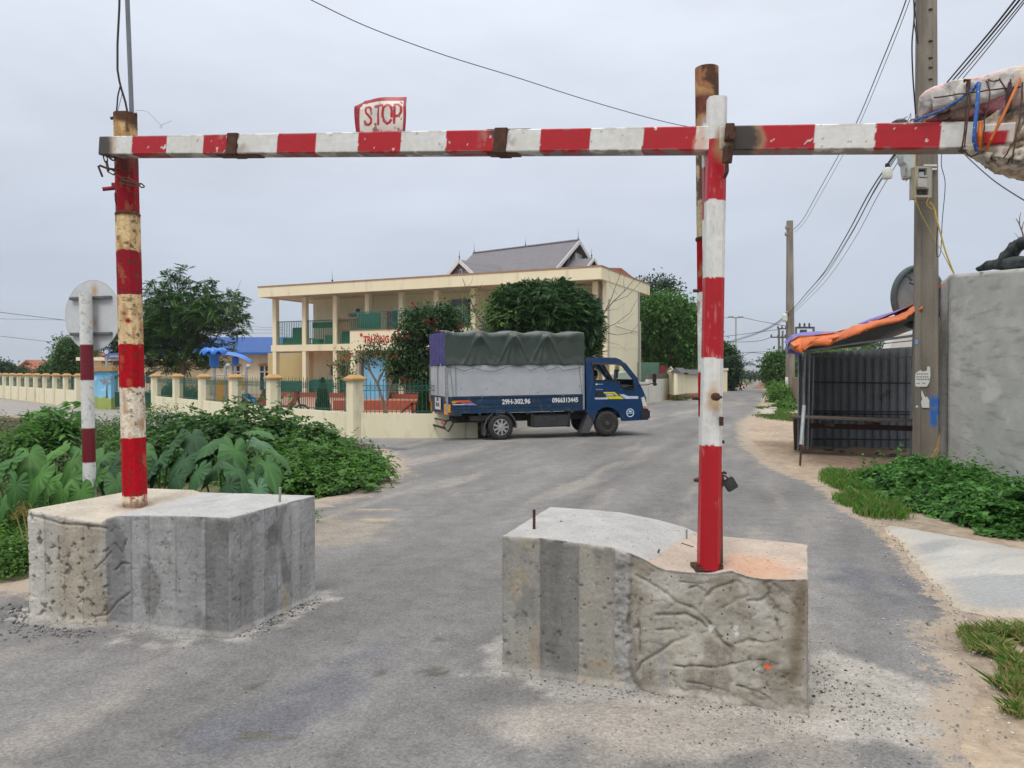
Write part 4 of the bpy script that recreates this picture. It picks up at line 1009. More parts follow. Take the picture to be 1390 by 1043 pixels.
def disc():
 rs=np.linspace(0,1,26);th=np.linspace(0,2*np.pi,96,endpoint=False);V=[np.array(cc)]
 for r in rs[1:]:
  for a_ in th:V.append(np.array(cc)+np.array(sx)*r*Rd*math.cos(a_)+np.array([0,0,1])*r*Rd*math.sin(a_))
 V=np.array(V);n=len(V);m_=96;Fs=[[0,1+j,1+(j+1)%m_]for j in range(m_)]
 for i in range(24):
  for j in range(m_):a_=1+i*m_+j;b_=1+i*m_+(j+1)%m_;Fs.append([a_,a_+m_,b_+m_,b_])
 c=np.repeat(np.array([[.52,.545,.56]]),n,0)*(.9+.2*fbm(V,3,71,5))[:,None]
 for(px,py)in((128,395),(128.5,438)):
  q0=P(px,py,SY+.09);q=np.hypot((V[:,0]-q0 .x)*1.1,(V[:,2]-q0 .z)*.8)+.04*(fbm(V,14,72,4)-.5)
  c=mixc(c,(.40,.20,.07),sstep(.075,.0,q)*.9)
 c=mixc(c,(.30,.24,.18),sstep(.97,1.0,np.hypot((V-np.array(cc))@np.array(sx),V[:,2]-cc.z)/Rd)*.5)
 V2=V-np.array(nrmS)*.003;F2=[[a_+n for a_ in f][::-1]for f in Fs];k0=1+24*m_
 F3=[[k0+j,k0+j+n,k0+(j+1)%m_+n,k0+(j+1)%m_]for j in range(m_)]
 mk('sign_disc',np.vstack([V,V2]),Fs+F2+F3,vm('sign_back',.5,20,.06,.1,50,spec=.4),sg,col=np.vstack([c,c]))
disc()
RAILM=pm('sign_rail',(.17,.18,.19),(.12,.125,.13),20,.5,.1,80,metal=.3,spot=(.25,.10,.04),sscale=14,sth=(.66,.7))
for pa,pb in(((90,405.5),(156,402)),((92,455.5),(158.5,450.5))):
 mb=MB();za=P(*pa,SY).z*.5+P(*pb,SY).z*.5
 c0=Vector((cc.x,cc.y,za))+nrmS*.022;hw=.255
 mb.bar(c0-sx*hw-nrmS*.0,c0+sx*hw,.03,.030);mb.bar(c0-sx*hw+nrmS*.012,c0+sx*hw+nrmS*.012,.014,.012)
 mb.build('mounting_rail',RAILM,sg)
TH=rad(19);TC,TS=math.cos(TH),math.sin(TH)
W2=.83
R0=Vector((G(680,597.5).x,G(680,597.5).y,0))
TROOT=Vector((R0 .x-TS*W2,R0 .y+TC*W2,0))
def tp(px,py):
 """photo pixel -> (along, up) on the truck's near side plane"""
 d=ray(px,py);t=(TC*R0 .y-TS*R0 .x)/(TC*d[1]-TS*d[0])
 return((d[0]*t-R0 .x)*TC+(d[1]*t-R0 .y)*TS,EYE+d[2]*t)
truck=empty('truck',TROOT,'small blue lorry with a green tarpaulin over its grey cargo bed','truck',rot=(0,rad(-.5),TH))
def TB(m,name,mat,parent=truck,**k):return m.build(name,mat,parent,local=True,**k)
BLUEP=pm('truck_blue',(.005,.034,.105),(.008,.042,.12),3,.28,.02,20,spec=.5,spot=(.05,.06,.075),sscale=7,sth=(.58,.74))
BLUED=pm('truck_blue_dull',(.009,.034,.080),(.016,.046,.095),5,.45,.05,20,spec=.35,spot=(.07,.08,.085),sscale=7,sth=(.55,.70))
BLACKP=pm('black_plastic',(.018,.018,.020),(.028,.028,.030),12,.6,.1,90)
CHASS=pm('chassis_black',(.020,.019,.018),(.045,.040,.035),6,.85,.3,60)
GREYP=pm('grey_panel',(.42,.44,.46),(.36,.38,.40),2.5,.5,.05,20,spot=(.22,.22,.22),sscale=16,sth=(.66,.70))
RUBBER=pm('rubber',(.022,.021,.021),(.045,.042,.040),20,.85,.3,70)
GLASS=None
m_,nt_,b_=_new('cab_glass');b_.inputs['Base Color'].default_value=(.75,.85,.82,1);b_.inputs['Roughness'].default_value=.02
b_.inputs['Transmission Weight'].default_value=1;b_.inputs['IOR'].default_value=1.02;b_.inputs['Alpha'].default_value=1;GLASS=m_
SILV=pm('silver_rim',(.50,.51,.52),(.40,.41,.42),12,.35,.05,60,metal=.6,spec=.5)
s_rear,s_cargo=tp(607,540)[0],tp(793,540)[0]
zb0=tp(700,560)[1];zb1=tp(700,537.5)[1];zg1=tp(700,496)[1];zt=tp(700,451)[1]
m=MB()
m.box(s_rear+.25,3.4,-.42,-.32,.42,.58);m.box(s_rear+.25,3.4,.32,.42,.42,.58)
for x in(-1.0,-.3,.6,1.4,2.2):m.box(x-.03,x+.03,-.32,.32,.44,.56)
m.tube([(0,-.7,.31),(0,.7,.31)],.055,12);m.lathe([(.05,-.14),(.13,-.06),(.13,.06),(.05,.14)],(0,0,.31),14,'X')
m.tube([(2.83,-.62,.31),(2.83,.62,.31)],.045,10)
m.box(-.75,-.1,-.80,.80,.48,zb0-.06)
TB(m,'chassis',CHASS)
a=tp(724,564);b=tp(773,580)
m=MB();m.box(a[0],b[0],-W2+.02,-W2+.42,b[1],a[1]);TB(m,'fuel_tank',pm('tank',(.045,.048,.052),(.03,.032,.035),8,.5,.1,40),bevel=.03)
m=MB();m.box(a[0]-.05,a[0]+.02,-W2+.01,-W2+.3,b[1]+.02,a[1]+.03);m.box(b[0]-.03,b[0]+.03,-W2+.01,-W2+.3,b[1]-.01,a[1]+.03)
m.tube([(.35,-.7,.40),(-.3,-.74,.50),(-.62,-.75,.45)],.03,8);split_islands(TB(m,'tank_bracket',CHASS))
bed=MB();bed.box(s_rear+.01,s_cargo,-W2+.02,W2-.02,zb0+.01,zb0+.09)
for sgn in(-1,1):
 y0,y1=(-W2,-W2+.03)if sgn<0 else(W2-.03,W2)
 bed.box(s_rear,s_cargo-.02,y0,y1,zb0,zb1)
bed.box(s_rear,s_rear+.03,-W2+.031,W2-.031,zb0,zb1)
bedo=TB(bed,'cargo_bed',BLUED,bevel=.006)
m=MB();H_=zb1-zb0
for k in range(4):
 z=zb0+H_*(.06+.25*k)
 if k in(1,2):m.box(s_rear+.02,s_cargo-.04,-W2-.010,-W2-.001,z-.012,z+.014)
m.box(s_rear+.02,s_cargo-.03,-W2-.018,-W2-.001,zb0+.0,zb0+.035);m.box(s_rear+.02,s_cargo-.03,-W2-.018,-W2-.001,zb1-.045,zb1-.004)
TB(m,'side_rib',BLUED,bevel=.004,parent=bedo)
m=MB()
for px in(625,651,675,716,749,776):
 s=tp(px,560)[0];m.box(s-.03,s+.03,-W2-.03,-W2-.002,zb0-.045,zb0+.012)
TB(m,'hinge',BLUED,parent=bedo)
g=MB()
g.box(s_rear-.005,s_cargo+.01,-W2-.004,-W2+.022,zb1+.004,zg1+.05);g.box(s_rear-.005,s_cargo+.01,W2-.022,W2,zb1+.004,zg1+.05)
g.box(s_rear-.01,s_rear+.015,-W2+.024,W2-.024,zb1+.004,zg1+.05);g.box(s_cargo-.02,s_cargo+.005,-W2+.024,W2-.024,zb1+.004,zg1+.3)
up=TB(g,'upper_panel',GREYP,bevel=.004)
g=MB()
for x in(s_rear+.005,s_cargo-.01):g.box(x-.022,x+.022,-W2-.016,-W2-.005,zb0+.02,zg1+.05)
g.box(s_rear-.028,s_rear-.012,-W2+.0,-W2+.05,zb1-.1,zg1+.03);g.box(s_rear-.028,s_rear-.012,-.04,.04,zb1+.02,zg1+.03);g.box(s_rear-.028,s_rear-.012,W2-.05,W2,zb1-.1,zg1+.03)
for z in(zb1+.1,zg1-.12):g.tube([(s_rear+.03,-W2-.022,z-.05),(s_rear+.03,-W2-.022,z+.05)],.012,6);g.tube([(s_rear-.03,-W2+.03,z-.05),(s_rear-.03,-W2+.03,z+.05)],.012,6)
for px in(655,765):s=tp(px,535)[0];g.box(s-.02,s+.02,-W2-.02,-W2-.003,zb1-.02,zb1+.03)
split_islands(TB(g,'corner_post',pm('galv_post',(.30,.31,.32),(.22,.23,.24),14,.5,.1,60),parent=up))
g=MB()
r_=np.random.default_rng(21)
for i in range(16):
 s=r_.uniform(s_rear+.3,s_cargo-.1);z=r_.uniform(zb1+.05,zg1-.03);h=r_.uniform(.006,.03)
 g.box(s,s+r_.uniform(.006,.02),-W2-.0065,-W2-.0035,z,z+h)
TB(g,'paint_chip',pm('dark_chip',(.05,.05,.05),None,9,.8),parent=up)
def tarp():
 ns,nc=150,90;xs=np.linspace(s_rear-.035,s_cargo+.02,ns)
 zc=lambda s:zt-.02
 hoops=[tp(p,450)[0]for p in(609,652,698,742,786)]
 V=[]
 zlow=zg1-.02
 for i,s in enumerate(xs):
  dmin=min(abs(s-h)for h in hoops);sag=.055*sstep(0,.33,np.array(dmin))
  top=zt+.02-float(sag)
  if abs(s-hoops[0])<.15:top-=.03*abs(s-hoops[0])/.15
  ph=[];rr=.10
  h=top-rr-zlow
  n1,n2,n3=30,6,18
  for k in range(n1):ph.append((-W2-.04,zlow+h*k/n1,0))
  for k in range(n2):a_=math.pi/2*k/n2;ph.append((-W2-.04+rr*(1-math.cos(a_)),zlow+h+rr*math.sin(a_),1))
  for k in range(n3):u=k/n3;ph.append((-W2-.04+rr+(2*W2+.05-2*rr)*u,top+.04*math.sin(math.pi*u),2))
  for k in range(n2):a_=math.pi/2*(1-k/n2);ph.append((W2+.012-rr*(1-math.cos(a_)),zlow+h+rr*math.sin(a_),1))
  for k in range(n1+1):ph.append((W2+.012,zlow+h*(1-k/n1),0))
  V.append([(s,y,z)for y,z,f in ph])
 V=np.array(V);ns,nc=V.shape[:2];V=V.reshape(-1,3)
 side=V[:,1]<0
 hz=np.clip((zt-V[:,2])/(zt-zlow),0,1)
 dm=np.min([V[:,0]-h for h in hoops],axis=0)*0
 w=np.zeros(len(V))
 for h in hoops[1:-1]:
  dx=V[:,0]-h
  for kx in(-.55,-.28,.0,.30,.60):
   w+=.045*np.exp(-((dx-kx*hz*.8)/.045)**2)*sstep(.0,.2,hz)*(1.15-hz*.8)
 w+=.05*(fbm(V*np.array([1.6,1,1.1]),1.6,501,4)-.5)+.018*(fbm(V*np.array([3,1,.8]),3,502,3)-.5)
 w-=.035*sstep(.08,.5,hz)*(1-sstep(.5,1,hz))
 V[:,1]+=np.where(side,-1,1)*np.maximum(w-.012,-.030)*sstep(0,.08,hz)*np.where(np.abs(V[:,1])>W2-.11,1,0)
 V[:,2]+=.02*(fbm(V,5,503,4)-.5)*(hz<.3)
 low=sstep(.88,1.0,hz);V[:,2]+=low*.035*np.abs(np.sin((V[:,0]-s_rear)*5.2))
 i=np.arange(ns*nc).reshape(ns,nc)
 q=np.stack([i[:-1,:-1].ravel(),i[1:,:-1].ravel(),i[1:,1:].ravel(),i[:-1,1:].ravel()],1)
 o=mk('tarpaulin',V,q,pm('tarp_green',(.034,.050,.041),(.048,.065,.054),2.5,.36,.12,30,spec=.45),truck,local=True,smooth=True)
 sm=o.modifiers.new('s','SOLIDIFY');sm.thickness=.006;sm.offset=-1
 f=i[-1];mb=MB();vs=[tuple(V[k])for k in f];mb.add(vs,[tuple(range(len(vs)))])
 TB(mb,'front_flap',MATS['tarp_green'],parent=o)
tarp()
def rearcloth():
 ny,nz=40,30;V=[]
 for j in range(nz+1):
  for i in range(ny+1):
   y=-W2-.005+(2*W2+.01)*i/ny;z=zg1+.0+(zt+.0-zg1)*j/nz
   x=s_rear-.02+.03*math.sin(y*17)*.5*(1-j/nz)
   V.append((x,y,z))
 V=np.array(V);V[:,0]+=.03*(fbm(V,6,504,4)-.5)
 i=np.arange((ny+1)*(nz+1)).reshape(nz+1,ny+1);q=np.stack([i[:-1,:-1].ravel(),i[:-1,1:].ravel(),i[1:,1:].ravel(),i[1:,:-1].ravel()],1)
 o=mk('rear_curtain',V,q,pm('purple_cloth',(.045,.04,.15),(.07,.06,.20),10,.8,.3,90,spot=(.14,.13,.28),sscale=12,sth=(.58,.7)),truck,local=True,smooth=True)
 sm=o.modifiers.new('s','SOLIDIFY');sm.thickness=.006
 mb=MB();mb.box(s_rear-.03,s_rear+.10,-W2-.020,-W2-.013,zg1+.02,zt-.03);
rearcloth()
m=MB();z0=zg1-.0;pts=[]
for px,py in((607,498),(622,500),(630,503.5),(645,499),(656,503.5),(672,504),(690,498),(713,498),(719,503.5),(736,498),(742,504),(758,499),(764,504),(778,502),(789,500)):
 s,z=tp(px,py);pts.append((s,-W2-.03-.02*(py<500),z))
m.tube(pts,.006,5)
m.tube([(tp(611,497)[0],-W2-.03,zg1),(tp(616,545)[0],-W2-.03,tp(616,545)[1])],.005,5);m.tube([(tp(619,497)[0],-W2-.03,zg1),(tp(619,548)[0],-W2-.03,tp(619,548)[1])],.005,5)
m.tube([(tp(786,500)[0],-W2-.03,zg1),(tp(790,538)[0],-W2-.03,tp(790,538)[1])],.005,5)
TB(m,'lashing_rope',pm('rope_dark',(.05,.05,.05),(.10,.09,.08),60,.9))
m=MB();m.box(s_rear-.04,s_rear+.09,-W2-.012,-W2+.12,zb0-.02,zb0+.24)
TB(m,'tail_light',pm('amber_lens',(.75,.33,.02),(.65,.25,.02),12,.25,spec=.5),bevel=.01)
m=MB();m.box(s_rear-.02,s_rear+.06,W2-.12,W2,zb0-.02,zb0+.24);TB(m,'tail_light',MATS['amber_lens'],bevel=.01)
m=MB();m.box(s_rear-.045,s_rear-.032,-.36,.20,zb0+.08,zb1-.03);pl=TB(m,'number_plate',pm('plate_white',(.6,.6,.58),(.5,.5,.48),12,.5))
textmesh('plate_number','29H\n302.96',.13,BLACKP,Matrix.Translation((s_rear-.047,-.08,zb0+.26))@Matrix.Rotation(rad(-90),4,'Z')@Matrix.Rotation(rad(90),4,'X'),pl,.003,.001)
m=MB()
for y in(-.72,.72):
 m.tube([(s_rear+.25,y,.52),(s_rear+.02,y,.50),(s_rear-.07,y,.34),(s_rear+.06,y,.24),(s_rear+.22,y,.50)],.022,8)
m.tube([(s_rear-.05,-.80,.33),(s_rear-.05,.80,.33)],.028,8);m.tube([(s_rear-.02,-.80,.50),(s_rear-.02,.80,.50)],.02,8)
TB(m,'rear_guard',CHASS)
m=MB();m.box(s_rear-.055,s_rear-.04,-.62,-.42,.40,.50);TB(m,'reflector',pm('red_lens',(.55,.05,.03),None,9,.3))
def wheel(x,side,front,steer=0):
 y=side*(W2-.09)if front else side*(W2-.06)
 e=bpy.data.objects.new('wheel',None);COL.objects.link(e);e.parent=truck;e.location=(x,y,.31);e.rotation_euler=(0,0,steer)
 s=side
 m=MB();R=.315
 m.lathe([(.19,s*.07),(.205,s*.088),(.26,s*.094),(R-.03,s*.085),(R-.008,s*.066),(R,s*.04),(R,-s*.06),(R-.02,-s*.09),(.22,-s*.095),(.17,-s*.07)],(0,0,0),48,'Y')
 m.build('tyre',RUBBER,e,local=True,smooth=True)
 t=MB()
 for k in range(44):
  a=2*math.pi*k/44;c,d=math.cos(a),math.sin(a)
  for yy in(-.055,.0,.05):t.bar(((R+.001)*c,s*(yy-.018),(R+.001)*d),((R+.001)*math.cos(a+.06),s*(yy+.018),(R+.001)*math.sin(a+.06)),.012,.008,up=Vector((c,0,d)))
 t.build('tread',RUBBER,e,local=True)
 m=MB()
 if not front:
  m.lathe([(.192,s*.055),(.196,s*.080),(.186,s*.084),(.178,s*.055),(.10,s*.050),(.095,s*.075),(.05,s*.09),(.02,s*.092)],(0,0,0),40,'Y')
  for k in range(9):
   a=2*math.pi*k/9
   m.bar((.06*math.cos(a),s*.078,.06*math.sin(a)),(.185*math.cos(a),s*.076,.185*math.sin(a)),.045,.018,up=Vector((0,1,0)))
  m.build('rim',SILV,e,local=True)
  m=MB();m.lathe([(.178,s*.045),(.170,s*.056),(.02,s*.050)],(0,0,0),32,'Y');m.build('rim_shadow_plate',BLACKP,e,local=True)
 else:
  m.lathe([(.192,s*.055),(.196,s*.080),(.180,s*.080),(.165,s*.045),(.12,s*.035),(.105,s*.060),(.06,s*.065),(.055,s*.095),(.02,s*.10)],(0,0,0),40,'Y')
  m.build('rim',pm('steel_rim',(.07,.07,.07),(.11,.10,.09),14,.6,.2,60,metal=.4),e,local=True)
  m=MB()
  for k in range(5):a=2*math.pi*k/5;m.lathe([(.012,s*.06),(.012,s*.085),(.004,s*.088)],(.085*math.cos(a),0,.085*math.sin(a)),6,'Y')
  for k in range(8):a=2*math.pi*k/8+.2;m.lathe([(.018,s*.040),(.016,s*.0465)],(.14*math.cos(a),0,.14*math.sin(a)),8,'Y')
  m.build('wheel_nuts',CHASS,e,local=True)
xf=tp(825,591)[0]
for side in(-1,1):wheel(0,side,False);wheel(xf,side,True,rad(-4))
def strip_arc(cx,cz,r0,r1,a0,a1,y0,y1,n=18):
 mb=MB();pts=[(r1*math.cos(a0+(a1-a0)*i/n),r1*math.sin(a0+(a1-a0)*i/n))for i in range(n+1)]+[(r0*math.cos(a1-(a1-a0)*i/n),r0*math.sin(a1-(a1-a0)*i/n))for i in range(n+1)]
 mb.prism([(cx+p[0],cz+p[1])for p in pts],lambda u,v,t:(u,t,v),y0,y1);return mb
for sg_ in(-1,1):
 y0,y1=sorted((sg_*(W2+.01),sg_*(W2-.26)))
 mb=strip_arc(0,.31,.385,.41,rad(12),rad(168),y0,y1);mb.box(-.42,-.395,y0,y1,.12,.40);mb.box(.385,.41,y0,y1,.28,.40)
 TB(mb,'mudguard',pm('mudguard_grey',(.06,.062,.065),(.09,.09,.09),9,.6))
a,b=tp(800,560),tp(793,587)
m=MB();m.add([(a[0]+.05,-W2+.03,a[1]+.15),(a[0]+.30,-W2+.03,a[1]+.15),(b[0]+.16,-W2+.03,.09),(b[0]-.06,-W2+.03,.09),(a[0]+.05,-W2+.30,a[1]+.15),(a[0]+.30,-W2+.30,a[1]+.15),(b[0]+.16,-W2+.30,.09),(b[0]-.06,-W2+.30,.09)],[(0,1,2,3),(7,6,5,4),(0,4,5,1),(1,5,6,2),(2,6,7,3),(3,7,4,0)])
TB(m,'mud_flap',MATS['mudguard_grey'])
def yside(z,sgn):return sgn*(W2-.015-.055*max(0,(z-1.15)/.85)**1.3)
cab_px=[(797,562),(797,486.5),(838,487),(845,490),(850,495),(866.5,517),(873,530),(877.5,541),(879,558),(880,572),(848,573.5)]
prof=[tp(*p)for p in cab_px]
arc=[]
cx_,cz_=xf+.0,.33;ra=.405
for k in range(15):a_=rad(-8)+(rad(188)-rad(-8))*k/14;arc.append((cx_+ra*math.cos(a_),cz_+ra*math.sin(a_)))
outer=prof[:-1]+[(arc[0][0]+.03,prof[-1][1])]+[p for p in arc if p[1]>prof[-1][1]-.03]+[(arc[-1][0]-.12,tp(806,562)[1])]
win=[tp(*p)for p in[(806.5,495.5),(841,496),(846.5,499),(861,517.5),(861.5,531),(850,531.5),(845,527),(838,518),(807.5,517.5)]]
for sgn in(-1,1):
 m=MB();m.prism(outer,lambda u,v,t:(u,yside(v,sgn)-sgn*t,v),0,.035,[win])
 o=TB(m,'cab_side',BLUEP)
m=MB()
sk=[prof[0],prof[1],prof[2],prof[3],prof[4]]
def skin(mb,pts,off=.0,th=.03):
 for p,q in zip(pts[:-1],pts[1:]):
  d=Vector((q[0]-p[0],q[1]-p[1])).normalized();n=Vector((-d.y,d.x))
  row=[]
  for(u,v)in(p,q):
   for t in np.linspace(-1,1,9):
    yy=yside(v,1)*t;cr=-.02*abs(t)**6
    row.append((u+n.x*(cr+off),yy,v+n.y*(cr+off)))
  for(u,v)in(p,q):
   for t in np.linspace(-1,1,9):
    yy=yside(v,1)*t*.98
    row.append((u-n.x*th,yy,v-n.y*th))
  fs=[(i,i+1,i+10,i+9)for i in range(8)]+[(18+i,27+i,28+i,19+i)for i in range(8)]+[(0,9,27,18),(8,26,35,17)]
  mb.add(row,fs)
skin(m,prof[0:5]);skin(m,[prof[5],prof[6],prof[7],prof[8],prof[9]])
m.box(prof[0][0]+.05,3.85,-.72,.72,.55,.60)
TB(m,'cab_shell',BLUEP)
ws0,ws1=prof[4],prof[5]
m=MB();row=[]
for(u,v)in(ws0,ws1):
 for t in np.linspace(-1,1,9):row.append((u,(yside(v,1)-.06)*t,v))
m.add(row,[(i,i+1,i+10,i+9)for i in range(8)]);o=TB(m,'windscreen',GLASS)
m=MB()
for sgn in(-1,1):m.bar((ws0[0],yside(ws0[1],sgn)-sgn*.03,ws0[1]),(ws1[0],yside(ws1[1],sgn)-sgn*.03,ws1[1]),.07,.05)
m.bar((ws0[0],-.7,ws0[1]),(ws0[0],.7,ws0[1]),.05,.05);TB(m,'windscreen_frame',BLUEP)
m=MB();bx=prof[0][0]
m.prism([(-W2+.06,.6),(W2-.06,.6),(W2-.10,prof[1][1]-.02),(-W2+.10,prof[1][1]-.02)],lambda u,v,t:(bx+.01+t,u,v),0,.03,[[(-.45,1.40),(.45,1.40),(.42,1.75),(-.42,1.75)]])
TB(m,'cab_rear_wall',BLUEP)
m=MB()
a,b=tp(804.5,493.5),tp(840,493.8);m.prism([(a[0],a[1]),(b[0],b[1]),tp(847,497),tp(845.5,498.5),(b[0]-.02,b[1]-.055),(a[0],a[1]-.05)],lambda u,v,t:(u,yside(v,-1)-t,v),.002,.035)
TB(m,'window_visor',pm('dark_visor',(.05,.052,.06),None,9,.25,spec=.5))
m=MB()
w2=win+[win[0]]
for p,q in zip(w2[:-1],w2[1:]):m.bar((p[0],yside(p[1],-1)-.002,p[1]),(q[0],yside(q[1],-1)-.002,q[1]),.022,.022)
a,b=tp(822,497),tp(834,518);m.bar((a[0],-W2+.12,a[1]),(b[0]+.02,-W2+.12,b[1]),.035,.05)
TB(m,'window_frame',BLACKP)
m=MB();a,b=tp(817,495),tp(833,520);m.bar((a[0],W2-.09,a[1]),(b[0],W2-.09,b[1]),.05,.09);TB(m,'far_door_pillar',BLACKP)
m=MB();q=[(p[0],p[1])for p in win];m.prism(q,lambda u,v,t:(u,yside(v,1)-.02+t,v),0,.003)
TB(m,'door_window',GLASS)
m=MB();q=[tp(*p)for p in[(836.5,500),(846.5,500),(861,518),(861.3,531),(850,531),(845,527),(838,518)]];m.prism(q,lambda u,v,t:(u,yside(v,-1)+.012+t,v),0,.003);TB(m,'door_window',GLASS)
m=MB();a=tp(849,520);m.prism([(a[0]-.02,.62),(a[0]+.45,.62),(a[0]+.45,1.05),(a[0]+.30,1.28),(a[0]+.02,1.22)],lambda u,v,t:(u,t,v),-.74,.74);TB(m,'dashboard',BLACKP)
m=MB();c=Vector((a[0]+.0,.38,1.25));m.tube([c+Vector((.09*math.cos(t)*.6,.19*math.sin(t),.17*math.cos(t)))for t in np.linspace(0,2*math.pi,21)],.014,7,cap=False);m.tube([c,c+Vector((.15,0,-.2))],.02,6);m.tube([c+Vector((0,-.18,0)),c+Vector((0,.18,0))],.012,6)
TB(m,'steering_wheel',BLACKP,smooth=True)
SEAT=pm('seat_cloth',(.10,.10,.105),(.14,.13,.13),14,.9)
for y,o_ in((.38,.36),(-.38,0)):
 m=MB();m.box(bx+.22+o_,bx+.72+o_,y-.24,y+.24,.72,.86);m.box(bx+.12+o_,bx+.24+o_,y-.22,y+.22,.84,1.42);TB(m,'seat',SEAT,bevel=.03)
m=MB();m.tube([(tp(843,500)[0],0,tp(843,497)[1]),(tp(843,500)[0],0,1.62)],.006,5);m.lathe([(.01,0),(.022,.02),(.01,.05),(.02,.07),(.008,.10)],(tp(843,500)[0],0,1.54),8);TB(m,'hanging_charm',pm('charm_yellow',(.6,.45,.08),(.5,.1,.05),40,.5))
m=MB();a=tp(872,524.5);b=tp(881,523);m.tube([(a[0]-.1,-W2+.02,a[1]),(a[0]+.06,-W2-.10,a[1]),(b[0]+.06,-W2-.16,b[1]+.02)],.012,8)
m.tube([(b[0]+.07,-W2-.16,b[1]-.02),(b[0]+.065,-W2-.16,b[1]+.22)],.012,8)
mir=TB(m,'mirror_arm',BLACKP,smooth=True)
m=MB();m.box(b[0]+.035,b[0]+.085,-W2-.27,-W2-.12,b[1]+.03,b[1]+.26);m.box(b[0]+.04,b[0]+.12,-W2-.24,-W2-.13,b[1]-.05,b[1]+.03);TB(m,'mirror_head',BLACKP,parent=mir,bevel=.018)
m=MB();m.tube([(prof[6][0]-.02,W2-.05,1.35),(prof[6][0]+.12,W2+.16,1.42)],.012,8);m.box(prof[6][0]+.09,prof[6][0]+.14,W2+.10,W2+.26,1.40,1.64);TB(m,'mirror_arm',BLACKP)
a,b=tp(809.5,533.5),tp(818.5,540.5)
m=MB();m.box(a[0],b[0],yside(1,-1)-.012,yside(1,-1)-.001,b[1],a[1]);dh=TB(m,'door_handle',BLACKP,bevel=.004)
a,b=tp(873.2,541),tp(878.3,553);m=MB();m.prism([(a[0]+.03,a[1]),(b[0]+.0,b[1]),(b[0]-.10,b[1]),(a[0]-.05,a[1]-.02)],lambda u,v,t:(u,t,v),-W2+.005,-W2+.28);hl=TB(m,'headlight',pm('lamp_clear',(.70,.71,.70),(.55,.56,.56),20,.12,spec=.6),bevel=.01)
m=MB();m.prism([(a[0]+.03,a[1]),(b[0]+.0,b[1]),(b[0]-.10,b[1]),(a[0]-.05,a[1]-.02)],lambda u,v,t:(u,t,v),W2-.28,W2-.005);TB(m,'headlight',MATS['lamp_clear'],bevel=.01)
c=tp(878.5,556.5);m=MB();m.box(b[0]-.10,c[0]+.0,-W2-.003,-W2+.20,c[1],b[1]-.004);TB(m,'indicator',pm('orange_lens',(.80,.25,.02),None,9,.25,spec=.5),bevel=.006)
a,b=tp(868,557.5),tp(882.5,572)
m=MB();m.box(a[0],b[0]+.02,-W2-.01,W2+.01,b[1],a[1]);TB(m,'bumper',BLACKP,bevel=.045)
def decal(name,poly,mat,off=.0035,parent=truck,flat=True):
 q=[tp(*p)for p in poly];m=MB();m.prism(q,lambda u,v,t:(u,(-W2 if flat else yside(v,-1))-t,v),off,off+.002);return TB(m,name,mat,parent=parent)
YELP=pm('decal_yellow',(.62,.60,.02),(.55,.52,.03),20,.4);WHTP=pm('decal_white',(.55,.60,.66),(.45,.50,.58),20,.4);REDP=pm('decal_red',(.55,.07,.03),(.6,.14,.03),20,.4);PURP=pm('decal_purple',(.18,.15,.42),(.30,.28,.5),20,.4)
ORP=pm('decal_orange',(.70,.38,.03),None,20,.4)
z7=lambda u,v:(780+u/7.45,470+v/7.45)
decal('door_stripe',[z7(295,475),z7(410,475),z7(450,513),z7(425,513),z7(395,490),z7(305,490)],YELP,flat=False)
decal('door_stripe',[z7(320,518),z7(468,518),z7(505,546),z7(348,546)],YELP,flat=False)
decal('door_stripe',[z7(205,530),z7(330,530),z7(345,548),z7(215,548)],WHTP,flat=False)
decal('door_stripe',[z7(315,496),z7(390,496),z7(408,511),z7(330,511)],WHTP,flat=False,off=.0028)
decal('door_stripe',[z7(455,498),z7(500,498),z7(545,518),z7(648,520),z7(648,546),z7(520,546)],WHTP,flat=False)
decal('rear_stripe',[(615,543.2),(637,543.2),(641.5,546.2),(614,546.2)],REDP,off=.0195)
decal('rear_stripe',[(613,544.5),(622,544.5),(619,547.2),(614,547.2)],ORP,off=.0225)
decal('rear_stripe',[(626,547),(642,547),(648,550),(633,550)],PURP,off=.0195)
decal('rear_stripe',[(614,548.2),(628,548.2),(633,549.6),(615,549.6)],WHTP,off=.0195)
ec=tp(*z7(566,687));m=MB()
def ringp(r0,r1,a0=0,a1=2*math.pi,n=30):return[(ec[0]+r1*math.cos(a0+(a1-a0)*i/n),ec[1]+r1*math.sin(a0+(a1-a0)*i/n))for i in range(n+1)]+[(ec[0]+r0*math.cos(a1-(a1-a0)*i/n),ec[1]+r0*math.sin(a1-(a1-a0)*i/n))for i in range(n+1)]
for a0,a1 in((0,3.1),(3.15,6.25)):m.prism(ringp(.088,.112,a0,a1),lambda u,v,t:(u,yside(v,-1)-t,v),.0035,.0055)
m.prism([(ec[0]-.082,ec[1]-.020),(ec[0]+.082,ec[1]-.020),(ec[0]+.082,ec[1]-.004),(ec[0]-.082,ec[1]-.004)],lambda u,v,t:(u,yside(v,-1)-t,v),.0035,.0055)
m.prism([(ec[0]-.055,ec[1]+.014),(ec[0]+.055,ec[1]+.014),(ec[0]+.03,ec[1]+.060),(ec[0]-.03,ec[1]+.060)],lambda u,v,t:(u,yside(v,-1)-t,v),.0035,.0055)
TB(m,'round_emblem',pm('emblem_pale',(.45,.62,.72),(.55,.68,.75),30,.4))
def side_text(name,body,px,py,size,sx=1.,bold=.004,off=.004,mat=None,sk=True):
 s,z=tp(px,py);y=-W2-off
 return textmesh(name,body,size,mat or pm('letter_white',(.66,.67,.66),(.55,.56,.56),30,.5),Matrix.Translation((s,y,z))@Matrix.Rotation(rad(90),4,'X'),truck,bold,.001,sx)
